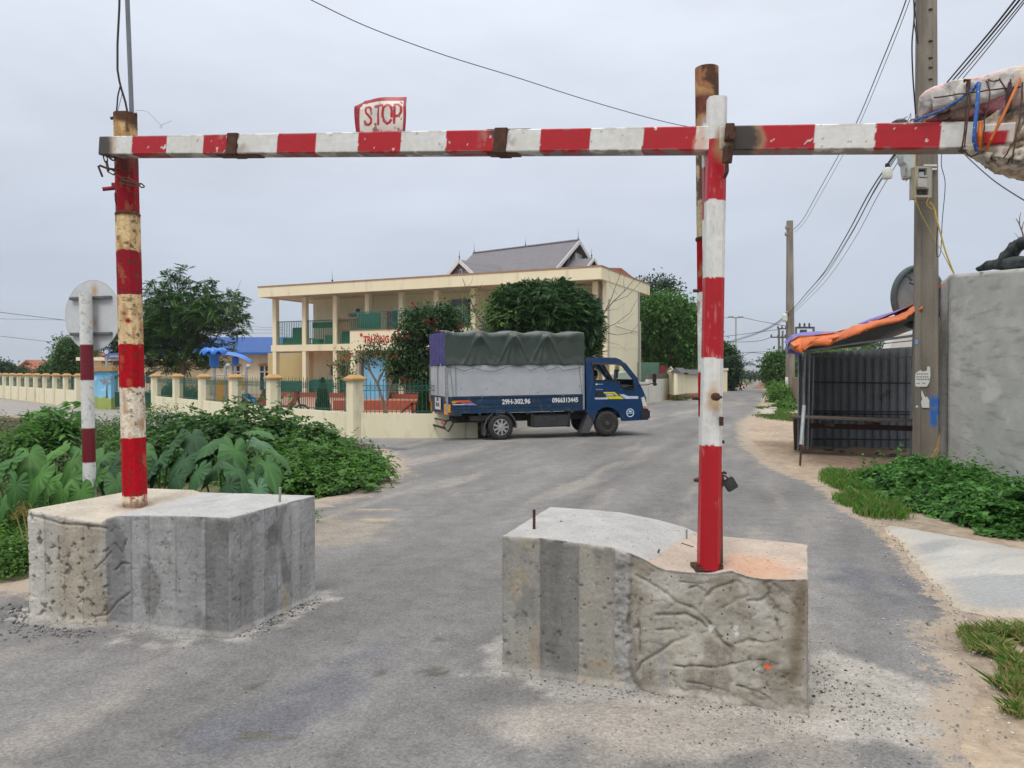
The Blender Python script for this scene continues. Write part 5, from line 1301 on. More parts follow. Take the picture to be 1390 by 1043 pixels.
side_text('registration_number','29H-302.96',701,545.8,.165,.93,.006,.012)
side_text('phone_number','0966313445',767.5,544.3,.160,.88,.006,.012)
m=MB();a,b=tp(809.5,522),tp(812,524);m.box(a[0],b[0],yside(1.2,-1)-.006,yside(1.2,-1)-.003,b[1],a[1]);TB(m,'door_badge',MATS['letter_white'])
m=MB()
for row,(y0,xs_)in enumerate(((523.0,(813,814.1,815.1,816.2,817.3,818.3)),(530.2,(809.8,811,812,813.6,814.8,815.9,817,818.2)))):
 for k,x_ in enumerate(xs_):
  s_,z_=tp(x_,y0);yy=yside(z_,-1)-.004;h_=(.016,.022,.013)[k%3]
  m.box(s_,s_+.010,yy-.001,yy+.001,z_-h_/2,z_+h_/2);m.box(s_,s_+.014,yy-.0025,yy-.0012,z_-.003,z_+.002)
TB(m,'door_lettering',MATS['letter_white'])
def person_mesh(name,joints,bones,mat,parent=None,local=False,sub=2):
 me=bpy.data.meshes.new(name);me.from_pydata([j[0]for j in joints],bones,[]);o=bpy.data.objects.new(name,me);COL.objects.link(o)
 md=o.modifiers.new('skin','SKIN');sb_=o.modifiers.new('sub','SUBSURF');sb_.levels=sub;sb_.render_levels=sub
 sv=me.skin_vertices[0].data
 for i,j in enumerate(joints):sv[i].radius=(j[1],j[2]if len(j)>2 else j[1]);sv[i].use_root=(i==0)
 bpy.context.view_layer.update();dg=bpy.context.evaluated_depsgraph_get()
 m2=bpy.data.meshes.new_from_object(o.evaluated_get(dg));bpy.data.objects.remove(o)
 m2 .materials.clear();m2 .materials.append(mat);m2 .polygons.foreach_set('use_smooth',[True]*len(m2 .polygons))
 o2=bpy.data.objects.new(name,m2);COL.objects.link(o2)
 if parent is not None:o2 .parent=parent
 return o2
SKIN=pm('skin',(.42,.24,.16),(.36,.20,.13),30,.55)
SHIRT=pm('maroon_shirt',(.12,.02,.03),(.08,.015,.02),12,.85)
dx=bx+.74;dy=.36
root=TROOT+Vector((TC*dx-TS*dy,TS*dx+TC*dy,.86))
drv=empty('person',root,'driver in a dark red shirt at the wheel of the blue lorry','person',rot=(0,0,TH))
js=[((0,0,.02),.14,.16),((-.03,0,.22),.12,.15),((-.02,0,.42),.11,.17),((.0,0,.52),.055,.06),((.02,0,.60),.055),((.035,0,.70),.088,.078),((.03,0,.78),.080,.07),((0,-.19,.46),.06),((.16,-.22,.32),.045),((.40,-.16,.40),.032),((.50,-.14,.42),.035),((0,.19,.46),.06),((.16,.22,.30),.045),((.40,.17,.38),.032),((.50,.14,.40),.035),((.30,-.10,-.02),.08),((.48,-.11,-.10),.065),((.55,-.11,-.30),.045),((.30,.10,-.02),.08),((.48,.11,-.10),.065),((.55,.11,-.30),.045),((.115,0,.69),.018),((.10,0,.655),.03)]
bn=[(0,1),(1,2),(2,3),(3,4),(4,5),(5,6),(2,7),(7,8),(8,9),(9,10),(2,11),(11,12),(12,13),(13,14),(0,15),(15,16),(16,17),(0,18),(18,19),(19,20),(5,21),(4,22)]
body=person_mesh('body',js,bn,SKIN,drv)
m=MB();m.lathe([(.155,-.02),(.16,.08),(.145,.22),(.165,.36),(.17,.44),(.11,.505),(.07,.52)],(-.02,0,0),20);
for sy in(-1,1):m.tube([(-.01,sy*.13,.46),(.05,sy*.21,.42),(.15,sy*.235,.32),(.26,sy*.215,.345),(.36,sy*.19,.385)],[.08,.078,.062,.055,.045],12)
m.build('shirt',SHIRT,drv,local=True,smooth=True,fixn=False)
m=MB();m.lathe([(.04,-.115),(.088,-.06),(.100,0),(.094,.05),(.06,.09),(.01,.104)],(.012,0,.755),18)
m.build('hair',pm('hair_black',(.012,.010,.010),None,60,.6,.4,200),drv,local=True,smooth=True)
HANDM=SKIN
for sy in(-1,1):
 m=MB();base=Vector((.50,sy*.14,.41))
 for k in range(4):m.tube([base+Vector((.02,(k-1.5)*.018,.01)),base+Vector((.055,(k-1.5)*.019,.012)),base+Vector((.065,(k-1.5)*.019,-.012)),base+Vector((.05,(k-1.5)*.019,-.026))],.0085,6)
 m.tube([base+Vector((0,-sy*.02,-.01)),base+Vector((.03,-sy*.045,-.015)),base+Vector((.05,-sy*.04,-.03))],.009,6)
 m.build('fingers',SKIN,body,smooth=True,local=True)
m=MB();a=tp(850,521);m.box(a[0]-.06,a[0]+.10,-.30,-.05,1.22,1.36);TB(m,'tissue_box',pm('box_pink',(.45,.25,.25),(.6,.45,.2),30,.7),bevel=.01)
CRM=pm('cream_wall',(.78,.725,.52),(.73,.675,.475),.8,.85,.08,25,spot=(.58,.52,.36),sscale=1.6,sth=(.56,.74),stretch=(1,1,.22))
CRM2=pm('cream_wall_pale',(.76,.73,.54),(.71,.68,.50),.8,.85,.08,25,spot=(.60,.57,.44),sscale=1.4,sth=(.58,.75),stretch=(1,1,.22))
OCHRE=pm('yellow_inner_wall',(.52,.44,.22),(.48,.40,.20),.8,.85)
SLAB=pm('soffit_paint',(.60,.56,.47),(.55,.51,.43),1.5,.85)
GRN=pm('green_paint',(.020,.105,.075),(.028,.13,.09),6,.5,.05,40)
TEAL=pm('teal_shutter',(.03,.20,.22),(.04,.24,.25),6,.5)
GLS=pm('dark_glass',(.03,.04,.045),(.05,.06,.065),2,.12,spec=.6)
WFR=pm('white_frame',(.62,.64,.64),None,6,.5)
REDB=pm('red_brick_tile',(.36,.085,.045),(.30,.07,.04),5,.7,.1,30)
REDROOF=pm('red_roof',(.38,.12,.08),(.30,.09,.06),2,.7,.2,12)
SO=Vector((-16.0,51.7,0));SANG=math.atan2(-10.0,21.2)
school=empty('school_building',SO,'two-storey cream school with open verandas and green balcony railings behind the fence','school',rot=(0,0,SANG))
def SB(m,name,mat,parent=school,**k):return m.build(name,mat,parent,local=True,**k)
LS,DP,F2,ZS,ZR=23.4,6.3,3.30,6.62,7.25;RX0,RX1,RY1=-.26,23.45,8.5;BAY=2.51;VER=2.1
ncol=9
m=MB();m.box(-.1,LS+.0,-.15,DP-.1,0,.30);SB(m,'plinth',REDB)
m=MB();m.box(-.12,LS+.01,-.14,DP+.01,F2-.28,F2+.14);SB(m,'floor_slab',CRM)
m=MB();m.box(RX0+.01,RX1-.01,-1.15,RY1-.01,ZS,ZS+.10,1);m.box(RX0,RX1,-1.16,-1.0,ZS-.06,ZR);m.box(RX0,RX0+.16,-1.0,RY1,ZS-.06,ZR);m.box(RX1-.16,RX1,-1.0,RY1,ZS-.06,ZR);m.box(RX0+.16,RX1-.16,RY1-.16,RY1,ZS-.06,ZR)
rf=m.build('roof_slab',[CRM,SLAB],school,local=True)
m=MB();m.box(RX0-.03,RX1+.03,-1.19,-1.17,ZR-.05,ZR+.035);m.box(RX1+.002,RX1+.035,-1.168,RY1,ZR-.05,ZR+.035);SB(m,'roof_edge_cap',pm('brown_cap',(.36,.24,.15),(.28,.17,.10),8,.8),parent=rf)
m=MB();m.add([(4.0,-.5,ZR),(LS-.2,-.5,ZR),(LS-.2,3.2,ZR+.42),(8.0,3.2,ZR+.42),(LS-.2,7,ZR),(4.0,7,ZR),(4.0,-.5,ZR-.2),(LS-.2,-.5,ZR-.2),(LS-.2,7,ZR-.2),(4.0,7,ZR-.2)],[(0,1,2,3),(3,2,4,5),(0,3,5),(1,4,2),(0,6,7,1),(1,7,8,4),(4,8,9,5),(5,9,6,0),(6,9,8,7)])
SB(m,'tiled_roof',REDROOF,parent=rf)
m=MB();m.lathe([(.05,0),(.02,.25),(.07,.32),(.015,.42),(.004,1.0)],(4.9,.0,ZR-.05),8);SB(m,'finial',pm('finial_dark',(.03,.03,.035),None,9,.6),parent=rf)
for k in range(ncol+1):
 x=min(k*BAY,LS-.22)
 m=MB();m.box(x,x+.30,-.12,.20,.302,F2-.282);m.box(x,x+.30,-.12,.20,F2+.142,ZS-.062);SB(m,'column',CRM)
def wall_open(name,x0,x1,z0,z1,y,ops,mat,th=.22):
 mb=MB();mb.prism([(x0,z0),(x1,z0),(x1,z1),(x0,z1)],lambda u,v,t:(u,t,v),y,y+th,[[(a,c),(b,c),(b,d),(a,d)]for a,b,c,d in ops]);return SB(mb,name,mat)
W1=[(3.0,4.5,1.35,2.15),(5.6,6.9,.32,2.6),(8.6,10.2,.32,2.6),(11.2,12.9,1.1,2.3),(14.4,15.8,.32,2.6),(17.2,18.8,1.1,2.3)]
W2_=[(1.2,2.4,F2+.9,F2+2.1),(4.6,6.0,F2+.16,F2+2.3),(7.6,8.5,F2+.16,F2+2.3),(9.2,10.3,F2+.16,F2+2.3),(12.4,14.1,F2+.16,F2+2.95),(15.6,17.4,F2+.9,F2+2.9),(18.6,20.4,F2+.9,F2+2.3)]
wall_open('back_wall',1.6,LS-.24,.302,F2-.282,VER,W1,CRM);wall_open('back_wall',1.6,LS-.24,F2+.142,ZS-.002,VER,[o for o in W2_ if o[0]>1.7],OCHRE if False else CRM)
m=MB();m.box(1.6,1.82,VER+.222,DP,.302,F2-.282);m.box(1.6,1.82,VER+.222,DP,F2+.142,ZS-.002);m.box(1.82,LS,DP-.2,DP,.302,F2-.282);m.box(1.82,LS,DP-.2,DP,F2+.142,ZS-.002);m.box(-3.5,1.58,3.2,3.4,.0,F2-.282,1)
m.build('rear_wall',[CRM,OCHRE],school,local=True)
m=MB();m.box(LS-.23,LS,-.12,DP-.2-.002,.0,F2-.282);m.box(LS-.23,LS,-.12,DP-.202,F2+.142,ZS-.002);SB(m,'end_wall',CRM2)
m=MB();m.box(LS-1.5,LS-1.28,-1.1,-.13,0,ZS-.002);
def window(x0,x1,z0,z1,y,kind='glass'):
 mb=MB();f=.06
 mb.box(x0,x1,y+.06,y+.12,z0,z0+f);mb.box(x0,x1,y+.06,y+.12,z1-f,z1);mb.box(x0,x0+f,y+.06,y+.12,z0+f,z1-f);mb.box(x1-f,x1,y+.06,y+.12,z0+f,z1-f)
 n=max(2,round((x1-x0)/.75))
 for i in range(1,n):xx=x0+(x1-x0)*i/n;mb.box(xx-.03,xx+.03,y+.06,y+.12,z0+f,z1-f)
 o=SB(mb,'window' if kind=='glass' else 'door',WFR if kind=='glass' else TEAL)
 mb=MB();mb.box(x0+f,x1-f,y+.085,y+.095,z0+f,z1-f);SB(mb,'pane',GLS if kind=='glass' else TEAL,parent=o)
 if kind!='glass':
  mb=MB()
  for i in range(9):z=z0+.3+(z1-z0-.6)*i/8;mb.box(x0+f,x1-f,y+.05,y+.08,z-.02,z+.02)
  SB(mb,'louvre',pm('teal_louvre',(.05,.28,.28),None,6,.5),parent=o)
for a in W1:window(a[0],a[1],a[2],a[3],VER)
for i,a in enumerate([o for o in W2_ if o[0]>1.7]):window(a[0],a[1],a[2],a[3],VER,'shutter' if i in(1,2,5)else 'glass')
RAILG=pm('rail_green',(.035,.13,.10),(.05,.16,.12),8,.5)
RAILP=pm('rail_pale',(.33,.38,.33),(.26,.32,.28),8,.5)
def rail(x0,x1,y,z0,z1,mat=RAILG,st=.145):
 mb=MB();mb.box(x0,x1,y-.03,y+.03,z1-.05,z1);mb.box(x0,x1,y-.02,y+.02,z0+.05,z0+.09)
 n=int((x1-x0)/st)
 for i in range(n+1):xx=x0+(x1-x0)*i/n;mb.box(xx-.018,xx+.018,y-.013,y+.013,z0,z1-.051)
 return SB(mb,'balcony_railing',mat)
PX0,PX1,PY=7.45,15.6,-1.55
for k in range(ncol):
 a,b=k*BAY+.30,min((k+1)*BAY,LS-.22)
 if a<PX0<b:b=PX0
 if a>=PX0 and b<=PX1:continue
 if a<PX1<b:a=PX1
 rail(a+.002,b-.002,.04,F2+.142,F2+1.72,RAILG if k<3 else RAILP)
m=MB()
for(x0,x1,z0,z1)in((.45,2.4,.16,.62),(2.95,3.6,.16,.50),(4.0,4.9,.16,.75),(5.4,7.3,.16,.95),(3.0,4.8,1.25,1.6),(1.3,2.2,.62,1.3)):
 m.box(x0,x1,.35,.75,F2+z0,F2+z1)
SB(m,'green_cabinet',pm('cabinet_green',(.02,.14,.06),(.03,.18,.09),9,.5))
m=MB()
for k in range(3):
 x0=.8+k*.55;m.box(x0,x0+.04,.9,.94,F2+.16,F2+1.2);m.box(x0,x0+.45,.9,1.3,F2+.55,F2+.6);m.box(x0+.4,x0+.44,.9,.94,F2+.16,F2+.6)
SB(m,'stacked_chairs',pm('chair_grey',(.12,.18,.17),None,9,.6))
m=MB();m.box(5.35,6.85,.10,.13,F2+1.05,F2+1.85);SB(m,'bamboo_blind',pm('bamboo',(.48,.27,.12),(.40,.21,.09),30,.7,.3,60,stretch=(1,1,12)))
m=MB();m.box(5.2,5.5,VER-.03,VER-.002,F2+2.35,F2+2.55);m.box(12.2,12.6,VER-.03,VER-.002,F2+2.4,F2+2.55);SB(m,'class_plate',pm('plate_blue',(.03,.06,.30),None,9,.5))
m=MB();m.box(PX0+.2,9.2,-.9,-.84,F2+.72,F2+1.95);SB(m,'green_screen',GRN)
m=MB();m.box(2.9,7.2,.34,.40,.31,1.15);SB(m,'playpen_panel',GRN)
m=MB();m.box(-.0,3.0,.34,.38,.31,1.05);SB(m,'playpen_panel',GRN)
m=MB();zb_,zt_=F2-.34,F2+.86
m.box(PX0,PX1,PY,PY+.16,zb_,zt_);m.box(PX0,PX0+.16,PY+.162,-.142,zb_,zt_);m.box(PX1-.16,PX1,PY+.162,-.142,zb_,zt_);m.box(PX0+.162,PX1-.162,PY+.162,-.142,zb_+.05,zb_+.25,1)
pb=m.build('porch_parapet',[CRM,SLAB],school,local=True)
m=MB();m.box(PX0-.03,PX1+.03,PY-.03,PY+.19,zt_+.002,zt_+.05);SB(m,'parapet_cap',pm('brown_cap',(.36,.24,.15)),parent=pb)
for x in(PX0,PX1-.4):m=MB();m.box(x+.002,x+.40,PY+.002,PY+.40,0,zb_-.002);SB(m,'porch_column',CRM)
rail(PX0+.03,PX1-.03,PY+.08,zt_+.052,zt_+1.15,RAILG)
SIGNR=pm('sign_red',(.50,.03,.035),(.42,.03,.03),9,.5)
textmesh('school_name','TRƯỜNG MẦM NON',.60,SIGNR,Matrix.Translation((PX0+1.02,PY-.012,F2+.28))@Matrix.Rotation(rad(90),4,'X'),pb,.016,.008,.74,'LEFT')
m=MB();m.box(PX0-.45,PX0+.0,-1.9,-1.4,0,0)
m=MB();m.lathe([(.10,0),(.10,.02)],(PX0+.86,PY-.03,F2+.60),16,'Y');SB(m,'round_crest',SIGNR,parent=pb)
m=MB();m.box(8.0,9.6,-.9,-.7,.0,2.5);SB(m,'blue_partition',pm('partition_blue',(.16,.42,.66),(.22,.50,.72),2,.7))
m=MB();m.box(LS-.30,LS-.32,-.16,-.14,0,0)
m=MB();m.box(LS-2.0,LS-.30,-.135,-.125,F2+.3,F2+2.3);SB(m,'green_shutter',GRN)
m=MB();m.tube([(LS+.05,DP-.3,.1),(LS+.05,DP-.3,ZS-.1)],.05,8);m.tube([(LS+.05,.15,.1),(LS+.05,.15,ZS-1.0)],.03,6);m.tube([(LS+.08,1.2,4.2),(LS+.25,4.8,4.0)],.025,6)
SB(m,'drain_pipe',pm('pipe_grey',(.40,.40,.36),None,9,.6))
m=MB();m.tube([(LS+.35,5.3,0),(LS+.35,5.3,4.7)],.035,6);SB(m,'standing_pipe',pm('pipe_grey',(.40,.40,.36)))
hb0=Vector((P(782,327,60).x,60,0));rdir=Vector((-.793,.61,0)).normalized()
HANG=math.atan2(rdir.y,rdir.x)
house=empty('house',hb0,'villa with a steep grey tiled roof and pointed gables rising behind the school','house',rot=(0,0,HANG))
ylocal_front=1.0
Zr=P(782,327,60).z;LR_=10.2;WD=5.0;DR=3.9
TILE=pm('grey_tiles',(.175,.17,.185),(.14,.135,.15),3,.7,.0);
def tilemat():
 m_,nt,b=_new('roof_tiles');v=coords(nt)
 br=N(nt,'ShaderNodeTexBrick');br.inputs['Scale'].default_value=3.2;br.inputs['Color1'].default_value=(.185,.18,.195,1);br.inputs['Color2'].default_value=(.15,.145,.16,1);br.inputs['Mortar'].default_value=(.07,.07,.08,1);br.inputs['Mortar Size'].default_value=.05;br.inputs['Row Height'].default_value=.4;br.inputs['Brick Width'].default_value=1.2
 sp=N(nt,'ShaderNodeSeparateXYZ');nt.links.new(v,sp.inputs[0]);cb=N(nt,'ShaderNodeCombineXYZ')
 nt.links.new(sp.outputs['X'],cb.inputs['X'])
 m1=N(nt,'ShaderNodeMath',operation='MULTIPLY');nt.links.new(sp.outputs['Z'],m1 .inputs[0]);m1 .inputs[1].default_value=1.7;nt.links.new(m1 .outputs[0],cb.inputs['Y'])
 nt.links.new(cb.outputs[0],br.inputs['Vector']);nt.links.new(br.outputs['Color'],b.inputs['Base Color']);b.inputs['Roughness'].default_value=.7
 MATS['roof_tiles']=m_;return m_
TILE=tilemat()
GBL=pm('gable_grey',(.20,.17,.17),(.17,.145,.15),2,.8);TRIMW=pm('trim_white',(.66,.66,.65),None,6,.6);FIN=MATS['finial_dark']
def gable_roof(o,x0,x1,w,zr,dr,name='roof',over=.3,th=.14,parent=house,ymid=0.0,axis='x'):
 mb=MB()
 for sg_ in(-1,1):
  a=(x0-over,ymid,zr);b=(x1+over,ymid,zr);c=(x1+over,ymid+sg_*w,zr-dr);d=(x0-over,ymid+sg_*w,zr-dr)
  pts=[a,b,c,d];
  if axis=='y':pts=[(p[1],p[0],p[2])for p in pts]
  mb.add(pts+[(p[0],p[1],p[2]-th)for p in pts],[(0,1,2,3),(7,6,5,4),(0,4,5,1),(1,5,6,2),(2,6,7,3),(3,7,4,0)])
 return mb.build(name,TILE,parent,local=True)
r1_=gable_roof(None,0,LR_,WD,Zr,DR)
m=MB();m.prism([(-WD+.6,0),(WD-.6,0),(WD-.6,Zr-DR+.25),(0,Zr-.2),(-WD+.6,Zr-DR+.25)],lambda u,v,t:(t,u,v),.25,LR_-.25);SB(m,'wall',GBL,parent=house)
def verge(x,ymid,w,zr,dr,parent=r1_,t=.06,axis='x',mb=None):
 mb=MB()
 for sg_ in(-1,1):
  p=(x,ymid,zr-.12);q=(x,ymid+sg_*(w+.02),zr-dr-.12)
  if axis=='y':p,q=(p[1],p[0],p[2]),(q[1],q[0],q[2])
  mb.bar(p,q,t,.26)
 return mb.build('verge_board',TRIMW,parent,local=True)
verge(-.34,0,WD,Zr,DR)
m=MB();m.box(.18,.245,-1.2,-.2,Zr-2.9,Zr-.9);m.box(.18,.245,-1.55,-1.2,Zr-3.5,Zr-2.2);SB(m,'gable_plaster',TRIMW,parent=house)
m=MB();m.box(.10,.175,-.95,-.30,Zr-2.7,Zr-1.45);wo=SB(m,'window',pm('brown_frame',(.20,.10,.06),None,9,.6),parent=house)
m=MB();m.box(.08,.098,-.85,-.40,Zr-2.55,Zr-1.6);SB(m,'pane',GLS,parent=wo)
m=MB()
for y in(-1.5,1.5,-2.6,.4):m.bar((-.25,y,Zr-.45-abs(y)*.75),(.24,y,Zr-1.2-abs(y)*.75),.12,.12)
SB(m,'gable_bracket',FIN,parent=house)
def finial(x,y,z,parent=house,h=.95):
 mb=MB();mb.lathe([(.05,0),(.02,.12),(.06,.2),(.02,.3),(.003,h)],(x,y,z-.03),8);SB(mb,'finial',FIN,parent=parent)
finial(-.2,0,Zr);finial(LR_+.2,0,Zr);finial(LR_*.48,0,Zr,h=.8)
m=MB();m.tube([(-.3,0,Zr+.03),(LR_+.3,0,Zr+.03)],.09,6);SB(m,'ridge_tiles',TILE,parent=r1_)
def local_of(v,root,ang):
 d=Vector(v)-root;return Vector((d.x*math.cos(-ang)-d.y*math.sin(-ang),d.x*math.sin(-ang)+d.y*math.cos(-ang),d.z))
dl=local_of(P(623.5,352.5,57.5),hb0,HANG);dl_z=P(623.5,352.5,57.5).z
sgn_front=1 if dl.y>0 else-1
W3,D3=1.75,1.45
y_out=dl.y
def wing(xm,yo,yi,w,dr,zr):
 mb=MB();lo,hi=sorted((yo,yi))
 for sg_ in(-1,1):
  pts=[(xm,lo,zr),(xm,hi,zr),(xm+sg_*w,hi,zr-dr),(xm+sg_*w,lo,zr-dr)]
  mb.add(pts+[(p[0],p[1],p[2]-.12)for p in pts],[(0,1,2,3),(7,6,5,4),(0,4,5,1),(1,5,6,2),(2,6,7,3),(3,7,4,0)])
 o=mb.build('dormer_roof',TILE,house,local=True)
 yw=yo-.30*sgn_front;l2,h2=sorted((yw,yi))
 mb=MB();mb.prism([(xm-w+.25,zr-dr-2.5),(xm+w-.25,zr-dr-2.5),(xm+w-.25,zr-dr+.12),(xm,zr-.2),(xm-w+.25,zr-dr+.12)],lambda u,v,t:(u,t,v),l2,h2);SB(mb,'dormer_wall',GBL,parent=house)
 mb=MB()
 for sg_ in(-1,1):mb.bar((xm,yo+.03*sgn_front,zr-.11),(xm+sg_*(w+.02),yo+.03*sgn_front,zr-dr-.11),.06,.24)
 mb.build('verge_board',TRIMW,o,local=True)
 mb=MB()
 for dx_ in(-.5,.1,.7):mb.box(xm+dx_-.14,xm+dx_+.14,min(yw,yw+.06*sgn_front),max(yw,yw+.06*sgn_front),zr-1.35-.3*abs(dx_),zr-.65-.5*abs(dx_))
 wq=SB(mb,'window',TRIMW,parent=house)
 mb=MB()
 for dx_ in(-.5,.1,.7):mb.box(xm+dx_-.09,xm+dx_+.09,min(yw,yw+.08*sgn_front),max(yw,yw+.08*sgn_front),zr-1.30-.3*abs(dx_),zr-.72-.5*abs(dx_))
 SB(mb,'pane',GLS,parent=wq)
 finial(xm,yo,zr,h=.8)
wing(dl.x,dl.y,0,2.15,1.75,dl_z)
dr_=local_of(P(797,351,58.5),hb0,HANG);sgs=sgn_front
mb=MB()
zr_=P(797,351,58.5).z
for sg_ in(-1,1):
 pts=[(dr_.x-.6,dr_.y,zr_),(dr_.x+2.6,dr_.y,zr_),(dr_.x+2.6,dr_.y+sg_*1.5,zr_-1.15),(dr_.x-.6,dr_.y+sg_*1.5,zr_-1.15)]
 mb.add(pts+[(p[0],p[1],p[2]-.12)for p in pts],[(0,1,2,3),(7,6,5,4),(0,4,5,1),(1,5,6,2),(2,6,7,3),(3,7,4,0)])
o=mb.build('porch_roof',TILE,house,local=True)
mb=MB()
for sg_ in(-1,1):mb.bar((dr_.x-.62,dr_.y,zr_-.1),(dr_.x-.62,dr_.y+sg_*1.5,zr_-1.25),.06,.2)
mb.build('verge_board',TRIMW,o,local=True)
mb=MB();mb.prism([(dr_.y-1.3,zr_-3.5),(dr_.y+1.3,zr_-3.5),(dr_.y+1.3,zr_-1.1),(dr_.y,zr_-.25),(dr_.y-1.3,zr_-1.1)],lambda u,v,t:(t,u,v),dr_.x-.35,dr_.x+2.4);SB(mb,'porch_wall',GBL,parent=house)
finial(dr_.x-.4,dr_.y,zr_,h=.8)
CAP=pm('cap_ochre',(.44,.27,.11),(.36,.22,.09),8,.8,.1,30)
FW=pm('fence_wall',(.76,.71,.52),(.68,.63,.45),.9,.85,.25,12,spot=(.50,.45,.32),sscale=3.0,sth=(.54,.80),stretch=(1,1,.35),bdist=.01)
FG=pm('fence_green',(.018,.085,.062),(.03,.12,.085),9,.55,.1,60,spot=(.09,.06,.04),sscale=14,sth=(.66,.72))
def pillar(x,y,w,h,ang,parent,capk=1.0):
 M_=Matrix.Translation((x,y,0))@Matrix.Rotation(ang,4,'Z')
 mb=MB();mb.box(-w/2,w/2,-w/2,w/2,-.05,h-.17,M=M_);o=mb.build('pillar',FW,parent,bevel=.008)
 c=w/2+.055;mb=MB();z=h-.168
 ps=[M_@Vector(p)for p in((-c,-c,z),(c,-c,z),(c,c,z),(-c,c,z),(-c,-c,z+.055),(c,-c,z+.055),(c,c,z+.055),(-c,c,z+.055),(-c*.42,-c*.42,z+.15),(c*.42,-c*.42,z+.15),(c*.42,c*.42,z+.15),(-c*.42,c*.42,z+.15))]
 mb.add(ps,[(3,2,1,0),(0,1,5,4),(1,2,6,5),(2,3,7,6),(3,0,4,7),(4,5,9,8),(5,6,10,9),(6,7,11,10),(7,4,8,11),(8,9,10,11)])
 mb.build('pillar_cap',CAP,o)
def railing(a,b,z0,z1,parent,scroll=True):
 a,b=Vector((*a,0)),Vector((*b,0));d=b-a;L_=d.length;d.normalize();n=int(L_/.105);mb=MB()
 for z,t in((z0+.06,.02),(z1-.30,.016),(z1-.17,.016)):mb.bar(a+Vector((0,0,z)),b+Vector((0,0,z)),.02,t)
 for i in range(1,n):
  p=a+d*(L_*i/n);h=z1 if i%2 else z1-.06
  mb.bar(p+Vector((0,0,z0)),p+Vector((0,0,h-.04)),.013,.013,up=d)
  q=p+Vector((0,0,h-.04));mb.add([q+d*.011,q-d*.011,q+Vector((0,0,.06))],[(0,1,2)])
  if scroll and i<n-1:
   c=p+d*(L_/n/2)+Vector((0,0,z1-.235));r=.040
   for k in range(6):
    a0,a1=k*math.pi/3,(k+1)*math.pi/3
    mb.bar(c+d*r*math.cos(a0)+Vector((0,0,r*math.sin(a0))),c+d*r*math.cos(a1)+Vector((0,0,r*math.sin(a1))),.008,.010)
 mb.build('railing',FG,parent,fixn=False)
def fence_run(root,pts,wtop,ptop,pw,rail_top,skip_last=False,first=True):
 for i,(a,b)in enumerate(zip(pts[:-1],pts[1:])):
  d=Vector((b[0]-a[0],b[1]-a[1]));L_=d.length;d.normalize();an_=math.atan2(d.y,d.x)
  n_=Vector((-d.y,d.x))
  M_=Matrix.Translation((a[0],a[1],0))@Matrix.Rotation(an_,4,'Z')
  mb=MB();k=max(2,int(L_/.5));mb.box(pw/2+.002,L_-pw/2-.002,-.09,.09,-.05,wtop,M=M_);mb.build('low_wall',FW,root)
  railing((a[0]+d.x*(pw/2+.02),a[1]+d.y*(pw/2+.02)),(b[0]-d.x*(pw/2+.02),b[1]-d.y*(pw/2+.02)),wtop+.002,rail_top,root)
  if i==0 and first:pillar(a[0],a[1],pw,ptop,an_,root)
  pillar(b[0],b[1],pw,ptop,an_,root)
f1=empty('school_fence',(-6.98,22.5,0),'cream fence wall with ochre capped pillars right of the painted gateway','fence')
A_,B_=Vector((-15.1,32.6)),Vector((-6.98,22.5));pts=[tuple(A_.lerp(B_,i/4))for i in range(5)]+[(-3.95,19.35)]
fence_run(f1,pts,.62,1.60,.32,1.52)
mb=MB();mb.box(-3.788,-1.162,19.25,19.42,-.05,.60);mb.build('low_wall',FW,f1);railing((-3.77,19.33),(-1.18,19.33),.602,1.48,f1);pillar(-1.0,19.33,.30,1.58,0,f1)
f2=empty('school_fence',(-20.2,36,0),'far cream fence wall with closely set ochre capped pillars, left of the painted gateway','fence')
A_,B_=Vector((-20.45,36.3)),Vector((-33.5,50.2));n_=9;pts=[tuple(A_.lerp(B_,i/n_))for i in range(n_+1)]
fence_run(f2,pts,.78,1.60,.30,1.42)
f3=empty('side_wall',(3,30,0),'plain white side wall of the school yard running back behind the lorry','wall')
d=Vector((8.1,21.3)).normalized();an_=math.atan2(d.y,d.x);M_=Matrix.Translation((-.93,19.52,0))@Matrix.Rotation(an_,4,'Z')
WHW=pm('white_stained_wall',(.60,.59,.52),(.54,.53,.46),1.0,.9,.2,15,spot=(.36,.33,.26),sscale=2.2,sth=(.60,.75))
mb=MB();mb.box(0,22.6,-.08,.08,-.05,1.12,M=M_);mb.build('wall_panel',WHW,f3)
a=Vector((7.15,40.75));b=Vector((9.45,46.6));d=(b-a).normalized();an_=math.atan2(d.y,d.x);M_=Matrix.Translation((a.x,a.y,0))@Matrix.Rotation(an_,4,'Z')
mb=MB();mb.box(0,(b-a).length,-.08,.08,-.05,1.25,M=M_);mb.build('wall_panel',WHW,f3)
mb=MB();mb.box(.1,(b-a).length,-.06,.06,1.252,1.55,M=M_);mb.build('dark_stone_course',pm('dark_course',(.10,.08,.07),(.16,.14,.12),8,.9,.3,20),f3)
mb=MB();q=P(909,540,46.5);mb.box(q.x-.09,q.x+.09,q.y-.09,q.y+.09,0,1.9);mb.build('wall_post',pm('grey_post',(.22,.21,.19),None,8,.9),f3)
